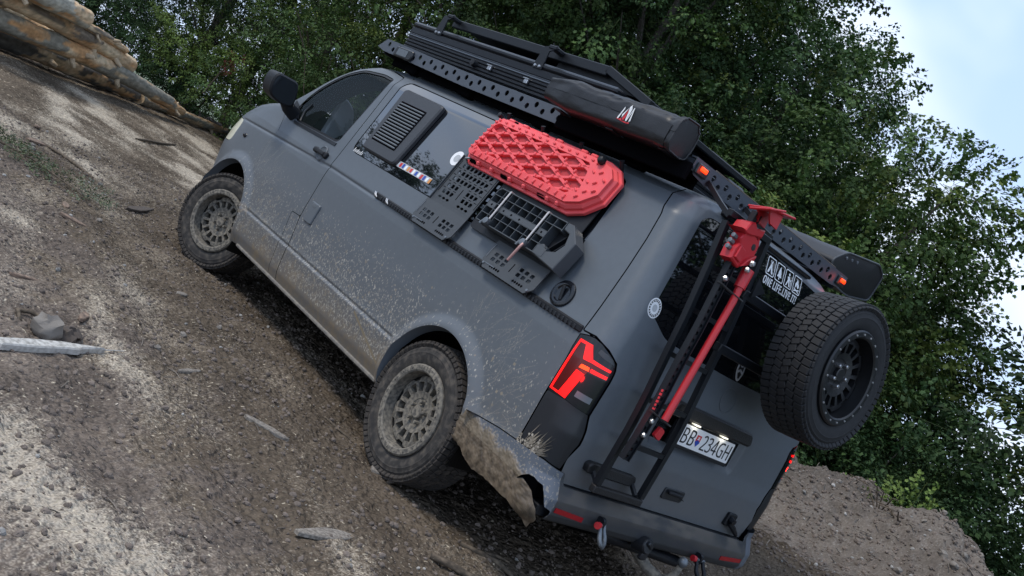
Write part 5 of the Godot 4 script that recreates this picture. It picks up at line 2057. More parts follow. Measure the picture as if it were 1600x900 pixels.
# a wheel whose axis is +y of the basis, outer face at y = 0; built once and copied
func wheel(o: Node3D, tyre_mat: Material, tread_mat: Material, rim_mat: Material, dark_mat: Material, bolt_mat: Material) -> void:
	var I := Basis.IDENTITY
	var w := 0.245
	var s := soup()
	var prof := [Vector2(0.222, -w + 0.03), Vector2(0.25, -w + 0.012), Vector2(0.30, -w - 0.002), Vector2(0.335, -w + 0.012), Vector2(0.352, -w + 0.035), Vector2(0.357, -w * 0.7), Vector2(0.358, -w * 0.5), Vector2(0.357, -w * 0.3), Vector2(0.352, -0.035), Vector2(0.335, -0.012), Vector2(0.322, -0.003), Vector2(0.316, -0.004), Vector2(0.30, 0.003), Vector2(0.292, 0.0), Vector2(0.27, 0.001), Vector2(0.25, -0.010), Vector2(0.240, -0.012), Vector2(0.222, -0.03)]
	s.lathe(prof, Vector3.ZERO, I, 72)
	# raised band of fine marks on the shoulder and tread blocks
	var tyre := part(o, "tyre", s.mesh(40.0), tyre_mat)
	var t := soup()
	var n := 64
	for k in n:
		var a := TAU * k / n
		var rows := [[-0.030, 0.046, 0.14, 0.3665, 0.0], [-0.078, 0.043, 0.30, 0.3685, 0.4], [-0.1225, 0.040, -0.34, 0.369, 0.15], [-0.167, 0.043, 0.30, 0.3685, 0.7], [-0.215, 0.046, -0.14, 0.3665, 0.5]]
		for ri in rows.size():
			var q: Array = rows[ri]
			var a2: float = a + q[4] * TAU / n
			var rad := Vector3(cos(a2), 0, sin(a2))
			var tan := Vector3(-sin(a2), 0, cos(a2))
			var ln: float = TAU * 0.36 / n * (0.90 if k % 2 == 0 else 0.84)
			var bb := Basis(tan, Vector3.UP, -rad) * Basis(Vector3.BACK, q[2])
			t.box(rad * (q[3] - 0.010) + Vector3.UP * q[0], Vector3(ln, q[1], 0.020), 0.002, bb)
			if ri == 0 or ri == 4:
				var yy := -0.012 if ri == 0 else -w + 0.012
				var tilt := Basis(tan, -0.9 if ri == 0 else 0.9)
				t.box(rad * 0.3405 + Vector3.UP * yy, Vector3(ln * 0.94, 0.034, 0.014), 0.003, tilt * Basis(tan, Vector3.UP, -rad))
	var tr := part(tyre, "tread", t.mesh(0.0), tread_mat)
	# rim: outer ring with bolts, deep barrel, pierced disc with a scalloped edge
	s = soup()
	s.lathe([Vector2(0.222, -0.03), Vector2(0.239, -0.012), Vector2(0.240, 0.0), Vector2(0.232, 0.008), Vector2(0.208, 0.008), Vector2(0.200, 0.002), Vector2(0.200, -0.06), Vector2(0.19, -0.075)], Vector3.ZERO, I, 64)
	var rim := part(o, "rim", s.mesh(35.0), rim_mat)
	s = soup()
	s.lathe([Vector2(0.19, -0.055), Vector2(0.198, -0.20)], Vector3.ZERO, Basis.from_scale(Vector3(1, 1, 1)), 40)
	s.lathe([Vector2(0.198, -0.12), Vector2(0.0, -0.12)], Vector3.ZERO, I, 40)
	part(rim, "barrel", s.mesh(40.0), dark_mat)
	s = soup()
	var holes := 15
	var y0 := -0.050
	for k in holes:
		var a0 := TAU * k / holes
		var at := func(u: float, r: float, y: float) -> Vector3:
			var a := a0 + u * TAU / holes
			return Vector3(cos(a) * r, y, sin(a) * r)
		# window with its bars: radii 0.112 to 0.158
		var edge := func(u: float) -> float:
			var ph := fposmod((k + u) * 8.0 / holes, 1.0)
			return 0.188 if ph > 0.18 and ph < 0.82 else 0.172
		var us := [0.0, 0.17, 0.32, 0.5, 0.68, 0.83, 1.0]
		for m in us.size() - 1:
			var u0: float = us[m]
			var u1: float = us[m + 1]
			var ye := y0 - 0.004
			s.poly([at.call(u0, 0.075, y0 - 0.012), at.call(u0, 0.110, y0 - 0.004), at.call(u1, 0.110, y0 - 0.004), at.call(u1, 0.075, y0 - 0.012)], Vector3.UP)
			var e0: float = edge.call((u0 * 0.999 + u1 * 0.001))
			var e1: float = edge.call((u0 * 0.001 + u1 * 0.999))
			s.poly([at.call(u0, 0.158, y0 + 0.001), at.call(u0, e0, ye), at.call(u1, e1, ye), at.call(u1, 0.158, y0 + 0.001)], Vector3.UP)
			s.poly([at.call(u0, e0, ye), at.call(u0, e0, ye - 0.03), at.call(u1, e1, ye - 0.03), at.call(u1, e1, ye)], at.call(0.5, 1.0, 0.0))
			if m == 0 or m == us.size() - 2:
				s.poly([at.call(u0, 0.110, y0 - 0.004), at.call(u0, 0.158, y0 + 0.001), at.call(u1, 0.158, y0 + 0.001), at.call(u1, 0.110, y0 - 0.004)], Vector3.UP)
			else:
				for rr in [[0.110, y0 - 0.004, 1.0], [0.158, y0 + 0.001, -1.0]]:
					s.poly([at.call(u0, rr[0], rr[1]), at.call(u0, rr[0], rr[1] - 0.05), at.call(u1, rr[0], rr[1] - 0.05), at.call(u1, rr[0], rr[1])], at.call(0.5, rr[2], 0.0))
		for u in [0.17, 0.83]:
			s.poly([at.call(u, 0.110, y0 - 0.004), at.call(u, 0.158, y0 + 0.001), at.call(u, 0.158, y0 - 0.05), at.call(u, 0.110, y0 - 0.05)], at.call(0.5, 1.0, 0.0) * 0.0 + (at.call(0.5, 0.13, 0.0) - at.call(u, 0.13, 0.0)))
	s.lathe([Vector2(0.076, -0.062), Vector2(0.072, -0.066), Vector2(0.038, -0.066), Vector2(0.036, -0.050), Vector2(0.030, -0.046), Vector2(0.0, -0.046)], Vector3.ZERO, I, 30)
	part(rim, "disc", s.mesh(30.0), rim_mat)
	s = soup()
	for k in 5:
		var a := TAU * k / 5.0 + 0.3
		s.lathe([Vector2(0.0, -0.038), Vector2(0.008, -0.038), Vector2(0.0105, -0.042), Vector2(0.0105, -0.07)], Vector3(cos(a) * 0.056, 0, sin(a) * 0.056), I, 8)
	part(rim, "wheel_nuts", s.mesh(30.0), bolt_mat)
	s = soup()
	for k in 20:
		var a := TAU * k / 20.0
		s.lathe([Vector2(0.0, 0.013), Vector2(0.005, 0.012), Vector2(0.006, 0.007)], Vector3(cos(a) * 0.220, 0, sin(a) * 0.220), I, 7)
	part(rim, "ring_bolts", s.mesh(30.0), bolt_mat)

func make_wheels() -> void:
	var first := sub(van, "wheel")
	wheel(first, M.tyre_dusty, M.tyre_tread_dusty, M.rim_muddy, M.rim_dark, M.rim_muddy)
	var left := Basis(Vector3.RIGHT, Vector3(0, 0, -1), Vector3.UP)
	var places := [
		[Vector3(0, 0.366, -0.957), 0.0, -1.0], [Vector3(3.0, 0.366, -0.965), -0.42, -1.0],
		[Vector3(0, 0.366, 0.957), 0.0, 1.0], [Vector3(3.0, 0.366, 0.965), -0.42, 1.0]]
	for k in places.size():
		var o: Node3D = first if k == 0 else first.duplicate()
		if k > 0:
			o.name = "wheel"
			van.add_child(o, true)
		var axis := Vector3(0, 0, places[k][2])
		var b := Basis(Vector3.RIGHT, axis, Vector3.RIGHT.cross(axis)) * Basis(Vector3.UP, 0.7 * k)
		o.transform = Transform3D(Basis(Vector3.UP, -places[k][1]) * b, places[k][0])
	var spare := sub(van, "spare_wheel")
	wheel(spare, M.tyre_clean, M.tyre_clean, M.rim_black, M.rim_dark, M.steel)
	var axis := Vector3(-cos(0.141), sin(0.141), 0.0)
	var xx := Vector3(0, 0, 1)
	spare.transform = Transform3D(Basis(xx, axis, xx.cross(axis)) * Basis(Vector3.UP, 0.2), Vector3(-1.325, 1.594, 0.212))

# ------------------------------------------------------------------ fittings on the tailgate

func text_mesh(t: String, size: float, depth: float, bold := false, narrow := 1.0) -> ArrayMesh:
	var tm := TextMesh.new()
	tm.text = t
	var f := SystemFont.new()
	f.font_names = PackedStringArray(["Droid Sans"])
	f.font_weight = 700 if bold else 400
	tm.font = f
	tm.font_size = 64
	tm.pixel_size = size / 64.0
	tm.depth = depth
	tm.curve_step = 2.0
	var s := soup()
	var src := tm.get_mesh_arrays()
	var vs: PackedVector3Array = src[Mesh.ARRAY_VERTEX]
	var ix = src[Mesh.ARRAY_INDEX]
	if ix == null or ix.size() == 0:
		for k in vs.size():
			s.p.append(vs[k] * Vector3(narrow, 1, 1))
	else:
		for k in ix:
			s.p.append(vs[k] * Vector3(narrow, 1, 1))
	return s.mesh(0.0)

# lettering stretched to a given width and height, centred
func text_fit(t: String, width: float, height: float, depth: float, bold := false) -> ArrayMesh:
	var m := text_mesh(t, 0.1, depth, bold)
	var b := m.get_aabb()
	var s := soup()
	var src: PackedVector3Array = m.surface_get_arrays(0)[Mesh.ARRAY_VERTEX]
	for q in src:
		s.p.append(Vector3((q.x - b.get_center().x) / b.size.x * width, (q.y - b.get_center().y) / b.size.y * height, q.z))
	return s.mesh(0.0)

# a frame on the rear of the van: x to the right (+z of the van), y up along the panel, z outwards
func rear_frame(y: float, z: float, off: float) -> Transform3D:
	var x := table(XR, y)
	var up := Vector3(table(XR, y + 0.03) - table(XR, y - 0.03), 0.06, 0).normalized()
	var out := Vector3(-up.y, up.x, 0)
	return Transform3D(Basis(Vector3(0, 0, 1), up, out), Vector3(x, y, z) + out * off)

func ladder_x(y: float) -> float:
	return table([[0.55, -1.02], [0.9, -1.02], [1.05, -1.013], [1.25, -0.992], [1.45, -0.975], [1.70, -0.942], [1.92, -0.905], [2.0, -0.895]], y)

func make_rear_fittings() -> void:
	# number plate in its holder
	var pf := Transform3D(Basis(Vector3(0, 0, 1), Vector3(0.06, 1, 0).normalized(), Vector3(-1, 0.06, 0).normalized()), Vector3(-0.946, 0.966, 0.002))
	var s := soup()
	s.prism(rounded(v2([-0.272, -0.074, 0.272, -0.074, 0.272, 0.060, -0.272, 0.060]), 0.012), -0.01, 0.008, pf, 0.003)
	var plate := part(van, "number_plate", s.mesh(), M.black_plastic)
	s = soup()
	s.prism(rounded(v2([-0.26, -0.055, 0.26, -0.055, 0.26, 0.055, -0.26, 0.055]), 0.008), 0.008, 0.011, pf, 0.001)
	part(plate, "plate_sheet", s.mesh(), M.plate_white)
	s = soup()
	s.prism(rounded(v2([-0.258, -0.053, -0.216, -0.053, -0.216, 0.053, -0.258, 0.053]), 0.004), 0.0112, 0.0122, pf)
	part(plate, "country_band", s.mesh(), M.blue_print)
	part(plate, "country_letters", text_mesh("SK", 0.032, 0.0012), M.white_print, pf * Transform3D(Basis.IDENTITY, Vector3(-0.237, -0.032, 0.0128)))
	s = soup()
	for k in 12:
		var a := TAU * k / 12.0
		s.box(pf * Vector3(-0.237 + cos(a) * 0.013, 0.022 + sin(a) * 0.013, 0.0126), Vector3(0.001, 0.0036, 0.0036), 0.0, Basis.IDENTITY)
	part(plate, "star_ring", s.mesh(), M.orange_print)
	part(plate, "letters", text_fit("BB", 0.105, 0.080, 0.0014), M.black_print, pf * Transform3D(Basis.IDENTITY, Vector3(-0.142, 0.0, 0.0118)))
	part(plate, "letters", text_fit("234GH", 0.262, 0.080, 0.0014), M.black_print, pf * Transform3D(Basis.IDENTITY, Vector3(0.112, 0.0, 0.0118)))
	s = soup()
	s.prism(PackedVector2Array(v2([-0.078, 0.026, -0.040, 0.026, -0.040, -0.012, -0.059, -0.034, -0.078, -0.012])), 0.0112, 0.0122, pf)
	var crest := part(plate, "crest", s.mesh(), M.red_print)
	s = soup()
	s.prism(PackedVector2Array(v2([-0.078, -0.006, -0.059, 0.002, -0.040, -0.006, -0.040, -0.012, -0.059, -0.034, -0.078, -0.012])), 0.0123, 0.0128, pf)
	part(crest, "crest_hills", s.mesh(), M.blue_print)
	s = soup()
	s.box(pf * Vector3(-0.059, 0.008, 0.0126), Vector3(0.001, 0.026, 0.004))
	s.box(pf * Vector3(-0.059, 0.014, 0.0126), Vector3(0.001, 0.004, 0.016))
	s.box(pf * Vector3(-0.059, 0.006, 0.0126), Vector3(0.001, 0.004, 0.020))
	part(crest, "crest_cross", s.mesh(), M.white_print)
	for z in [-0.13, 0.13]:
		s = soup()
		s.box(Vector3(-0.955, 1.034, z), Vector3(0.020, 0.008, 0.06), 0.002)
		part(van, "plate_light", s.mesh(), M.lamp_white)
		var l := OmniLight3D.new()
		l.name = "plate_light_glow"
		l.light_color = Color(1.0, 0.97, 0.88)
		l.light_energy = 0.0008
		l.light_size = 0.015
		l.omni_range = 6.0
		l.omni_attenuation = 2.0
		l.shadow_enabled = true
		l.position = Vector3(-0.972, 1.026, z)
		add_child(l, true)
	# ladder
	var lad := sub(van, "ladder")
	var tube_path := func(z: float, y0: float, y1: float) -> Array:
		var o := []
		for y in [0.55, 0.62, 0.78, 0.9, 1.0, 1.08, 1.18, 1.3, 1.45, 1.7, 1.92, 1.99]:
			if y >= y0 and y <= y1:
				o.append(Vector3(ladder_x(y), y, z))
		return o
	for e in [[-0.658, 0.6, 1.95], [-0.322, 0.6, 2.0]]:
		s = soup()
		s.tube(tube_path.call(e[0], e[1], e[2]), [0.021], 4)
		part(lad, "rail", s.mesh(30.0), M.black_metal)
	for y in [1.715, 1.505, 1.285, 1.06, 0.842]:
		s = soup()
		s.tube([Vector3(ladder_x(y), y, -0.65), Vector3(ladder_x(y), y, -0.33)], [0.0155], 4)
		part(lad, "rung", s.mesh(30.0), M.black_metal)
	s = soup()
	s.box(Vector3(ladder_x(0.6), 0.598, -0.49), Vector3(0.036, 0.036, 0.37), 0.005)
	part(lad, "bottom_rung", s.mesh(), M.textured_black)
	s = soup()
	s.box(Vector3(ladder_x(1.96), 1.962, -0.49), Vector3(0.034, 0.034, 0.36), 0.004)
	s.tube([Vector3(-0.90, 1.985, -0.325), Vector3(-0.82, 2.01, -0.325), Vector3(-0.70, 2.06, -0.325)], [0.016], 4)
	s.tube([Vector3(-0.905, 1.945, -0.658), Vector3(-0.82, 1.985, -0.658), Vector3(-0.70, 2.05, -0.658)], [0.016], 4)
	part(lad, "top_bar", s.mesh(30.0), M.black_metal)
	s = soup()
	s.prism(rounded(v2([-0.70, -0.028, -0.37, -0.028, -0.345, 0.0, -0.36, 0.024, -0.69, 0.024, -0.71, 0.01]), 0.01), -0.03, 0.012, Transform3D(Basis(Vector3(0, 0, 1), Vector3.UP, Vector3(-1, 0, 0)), Vector3(-0.965, 0.668, 0)), 0.006)
	part(lad, "lower_bracket", s.mesh(), M.textured_black)
	s = soup()
	for z in [-0.66, -0.36]:
		s.tube([Vector3(-0.96, 0.66, z), Vector3(-1.02, 0.62, z)], [0.014], 6)
	part(lad, "bracket_bolts", s.mesh(50.0), M.black_metal)
	# carrier of the spare wheel
	var car := sub(van, "spare_wheel_carrier")
	for y in [1.690, 1.415]:
		s = soup()
		s.box(Vector3(ladder_x(y) + 0.005, y, 0.02), Vector3(0.042, 0.046, 0.72), 0.005)
		part(car, "beam", s.mesh(), M.black_metal)
	s = soup()
	s.box(Vector3(ladder_x(1.55), 1.55, 0.20), Vector3(0.05, 0.34, 0.12), 0.006)
	s.tube([Vector3(-0.95, 1.575, 0.21), Vector3(-1.20, 1.59, 0.21)], [0.06], 12)
	part(car, "hub_mount", s.mesh(30.0), M.black_metal)
	s = soup()
	s.prism(PackedVector2Array(v2([0.0, 0.0, 0.09, -0.05, 0.0, -0.10])), -0.006, 0.006, Transform3D(Basis(Vector3(0, 0, 1), Vector3(0.13, 1, 0).normalized(), Vector3(-1, 0.13, 0).normalized()), Vector3(-0.955, 1.79, -0.305)))
	s.lathe([Vector2(0.0, 0.008), Vector2(0.014, 0.007), Vector2(0.016, 0.0)], Vector3(-0.957, 1.745, -0.275), Basis(Vector3.BACK, Vector3(-1, 0.1, 0), Vector3.UP), 12)
	part(car, "gusset", s.mesh(), M.black_metal)
	# hinges, stay and catch at the right of the tailgate
	s = soup()
	s.box(Vector3(-0.945, 0.635, 0.60), Vector3(0.03, 0.075, 0.085), 0.006)
	s.tube([Vector3(-0.96, 0.62, 0.59), Vector3(-0.975, 0.60, 0.63), Vector3(-0.955, 0.565, 0.72)], [0.016, 0.016, 0.012], 8)
	s.tube([Vector3(-0.96, 0.64, 0.585), Vector3(-0.99, 0.635, 0.585)], [0.018], 10)
	part(van, "carrier_catch", s.mesh(40.0), M.black_metal)
	# stickers on the rear glass
	for k in 4:
		var xf := rear_frame(1.895, -0.008 + 0.094 * k, 0.001)
		pictogram(k, xf)
	part(van, "lettering", text_mesh("ONE LIFE.LIVE IT!", 0.056, 0.001, true, 0.76), M.white_print, rear_frame(1.822, 0.128, 0.0012))
	var rxf := rear_frame(1.427, -0.745, 0.0)
	var c := body.at(-1.122, 1.425, 0.0)
	var st := soup()
	var disc := func(r0: float, r1: float, off: float) -> Soup:
		var q := soup()
		for m in 32:
			var a0 := TAU * m / 32.0
			var a1 := TAU * (m + 1) / 32.0
			q.poly([c + rear_v(cos(a0) * r0, sin(a0) * r0, off), c + rear_v(cos(a1) * r0, sin(a1) * r0, off), c + rear_v(cos(a1) * r1, sin(a1) * r1, off), c + rear_v(cos(a0) * r1, sin(a0) * r1, off)], Vector3(-1, 0, 0))
		return q
	var round_s := part(van, "round_sticker", disc.call(0.0, 0.047, 0.001).mesh(), M.white_print)
	part(round_s, "dark_ring", disc.call(0.030, 0.041, 0.0016).mesh(), M.grey_plastic)
	st = soup()
	for m in 18:
		var a := TAU * m / 18.0
		st.box(c + rear_v(cos(a) * 0.0355, sin(a) * 0.0355, 0.002), Vector3(0.0012, 0.0075, 0.0045), 0.0, Basis(Vector3.RIGHT, -a + PI * 0.5))
	part(round_s, "ring_marks", st.mesh(), M.white_print)
	part(round_s, "middle_mark", disc.call(0.0, 0.017, 0.0018).mesh(), M.grey_print)
	# shield badge at the lower edge of the glass
	s = soup()
	var bx := rear_frame(1.356, 0.055, 0.001)
	s.prism(rounded(v2([-0.032, 0.048, 0.032, 0.048, 0.034, 0.0, 0.018, -0.036, 0.0, -0.05, -0.018, -0.036, -0.034, 0.0]), 0.01), 0.0, 0.0015, bx)
	var sh := part(van, "shield_sticker", s.mesh(), M.grey_print)
	s = soup()
	s.prism(PackedVector2Array(v2([-0.022, 0.036, 0.0, 0.026, 0.022, 0.036, 0.022, 0.008, 0.0, 0.018, -0.022, 0.008])), 0.0016, 0.0022, bx)
	s.prism(PackedVector2Array(v2([-0.018, -0.006, 0.0, 0.004, 0.018, -0.006, 0.006, -0.032, -0.006, -0.032])), 0.0016, 0.0022, bx)
	part(sh, "shield_marks", s.mesh(), M.black_print)
	# grab edge of the rear roof corner: hinge cover above the left corner of the glass
	s = soup()
	s.box(Vector3(-0.765, 1.975, -0.43), Vector3(0.05, 0.03, 0.20), 0.008, Basis(Vector3.BACK, -0.3))
	part(van, "tailgate_hinge", s.mesh(), M.trim_black)
	# tow bar
	var tow := sub(van, "tow_bar")
	s = soup()
	s.tube([Vector3(-0.90, 0.33, 0.02), Vector3(-1.0, 0.28, 0.06), Vector3(-1.08, 0.27, 0.10), Vector3(-1.115, 0.32, 0.12), Vector3(-1.12, 0.38, 0.125)], [0.030, 0.030, 0.026, 0.022, 0.016], 12)
	part(tow, "ball_neck", s.mesh(50.0), M.rim_muddy)
	s = soup()
	s.lathe([Vector2(0.0, 0.027), Vector2(0.012, 0.024), Vector2(0.021, 0.016), Vector2(0.026, 0.004), Vector2(0.024, -0.010), Vector2(0.014, -0.022)], Vector3(-1.12, 0.405, 0.125), Basis.IDENTITY, 20)
	part(tow, "ball", s.mesh(60.0), M.grey_steel)
	s = soup()
	var cp := Basis(Vector3.BACK, Vector3(-0.95, 0.25, 0).normalized(), Vector3(0.25, 0.95, 0).normalized())
	s.lathe([Vector2(0.0, 0.03), Vector2(0.034, 0.028), Vector2(0.042, 0.018), Vector2(0.042, -0.05)], Vector3(-1.03, 0.405, -0.105), cp, 22)
	s.box(Vector3(-1.05, 0.42, -0.105), Vector3(0.04, 0.022, 0.05), 0.006, Basis(Vector3.RIGHT, 0.5))
	s.box(Vector3(-1.045, 0.36, -0.095), Vector3(0.03, 0.05, 0.05), 0.008)
	part(tow, "socket", s.mesh(40.0), M.trim_black)
	s = soup()
	s.tube([Vector3(-0.92, 0.36, -0.35), Vector3(-0.95, 0.33, 0.35)], [0.03], 8)
	part(tow, "crossbar", s.mesh(50.0), M.black_metal)
	shackle(Vector3(-1.012, 0.45, -0.50), 0.35, "grey bow shackle with red pin end at the left of the rear bumper", true)
	shackle(Vector3(-1.012, 0.405, 0.385), -0.15, "black bow shackle with red pin end at the right of the rear bumper", false)
	jack()

func rear_v(x: float, y: float, off: float) -> Vector3:
	var n := body.nrm(-1.122, 1.425)
	var up := Vector3(0.14, 0.99, 0)
	up = (up - n * up.dot(n)).normalized()
	var r := n.cross(up).normalized()
	return r * -x + up * y + n * off

func pictogram(k: int, xf: Transform3D) -> void:
	var o := sub(van, "pictogram_sticker")
	var a := 0.041
	var b := 0.047
	var s := soup()
	var outer := rounded(v2([-a, -b, a, -b, a, b, -a, b]), 0.012, 3)
	var inn := rounded(v2([-a + 0.005, -b + 0.005, a - 0.005, -b + 0.005, a - 0.005, b - 0.005, -a + 0.005, b - 0.005]), 0.009, 3)
	for i in outer.size():
		var j := (i + 1) % outer.size()
		s.poly([xf * Vector3(outer[i].x, outer[i].y, 0.001), xf * Vector3(outer[j].x, outer[j].y, 0.001), xf * Vector3(inn[j].x, inn[j].y, 0.001), xf * Vector3(inn[i].x, inn[i].y, 0.001)], xf.basis.z)
	part(o, "border", s.mesh(), M.white_print)
	s = soup()
	var shapes := []
	match k:
		0:   # tent with crossed poles
			shapes = [v2([-0.027, -0.034, -0.006, 0.012, 0.006, 0.012, 0.027, -0.034, 0.012, -0.034, 0.0, -0.006, -0.012, -0.034]), v2([-0.012, 0.030, -0.007, 0.032, 0.010, 0.004, 0.006, 0.002]), v2([0.012, 0.030, 0.007, 0.032, -0.010, 0.004, -0.006, 0.002])]
		1:   # tree
			shapes = [v2([-0.004, -0.034, 0.004, -0.034, 0.004, -0.022, 0.022, -0.022, 0.012, -0.004, 0.016, -0.004, 0.0, 0.034, -0.016, -0.004, -0.012, -0.004, -0.022, -0.022, -0.004, -0.022])]
		2:   # walker with a stick
			shapes = [v2([-0.008, 0.024, 0.0, 0.034, 0.009, 0.026, 0.003, 0.016]), v2([-0.014, 0.012, 0.008, 0.015, 0.012, -0.006, 0.022, -0.036, 0.012, -0.036, 0.0, -0.010, -0.012, -0.036, -0.022, -0.036, -0.006, -0.004]), v2([0.006, 0.010, 0.024, -0.002, 0.022, -0.008, 0.004, 0.002]), v2([0.0245, 0.006, 0.028, 0.006, 0.030, -0.036, 0.0265, -0.036])]
		3:   # campfire
			shapes = [v2([-0.016, -0.016, -0.020, 0.004, -0.008, 0.018, -0.006, 0.034, 0.008, 0.020, 0.010, 0.006, 0.016, 0.012, 0.020, -0.004, 0.014, -0.016, 0.004, -0.010, 0.0, 0.006, -0.006, -0.008]), v2([-0.028, -0.024, -0.026, -0.018, 0.028, -0.032, 0.026, -0.038]), v2([0.028, -0.024, 0.026, -0.018, -0.028, -0.032, -0.026, -0.038])]
	var z := 0.001
	for pl in shapes:
		s.prism(PackedVector2Array(pl), 0.0004, z, xf)
		z += 0.0002
	part(o, "mark", s.mesh(), M.white_print)

func shackle(at: Vector3, turn: float, label: String, grey: bool) -> void:
	var o := thing("shackle", label, "shackle", at, "shackles on the rear bumper")
	var s := soup()
	s.prism(rounded(v2([-0.022, -0.025, 0.022, -0.025, 0.026, 0.02, 0.01, 0.032, -0.01, 0.032, -0.026, 0.02]), 0.008), -0.01, 0.01, Transform3D(Basis(Vector3(-1, 0, 0), Vector3.UP, Vector3(0, 0, 1)), Vector3(-0.016, 0, 0)))
	part(o, "lug", s.mesh(), M.black_metal)
	s = soup()
	var d := Vector3(-0.62, -0.78, 0).normalized()
	var base := Vector3(-0.030, 0.0, 0)
	var pts := []
	for e in [[0.0, -0.026], [0.03, -0.026], [0.06, -0.033], [0.085, -0.024], [0.098, 0.0], [0.085, 0.024], [0.06, 0.033], [0.03, 0.026], [0.0, 0.026]]:
		pts.append(base + d * e[0] + Vector3(0, 0, e[1]).rotated(Vector3.UP, turn))
	s.tube(pts, [0.0105, 0.0105, 0.0115, 0.012, 0.012, 0.012, 0.0115, 0.0105, 0.0105], 10)
	part(o, "bow", s.mesh(60.0), M.grey_steel if grey else M.black_metal)
	s = soup()
	var ax := Vector3(0, 0, 1).rotated(Vector3.UP, turn)
	s.tube([base - ax * 0.042, base + ax * 0.036], [0.009], 10)
	part(o, "pin", s.mesh(50.0), M.grey_steel)
	s = soup()
	s.tube([base - ax * 0.058, base - ax * 0.036], [0.017, 0.016], 12)
	part(o, "pin_end", s.mesh(50.0), M.red_paint)

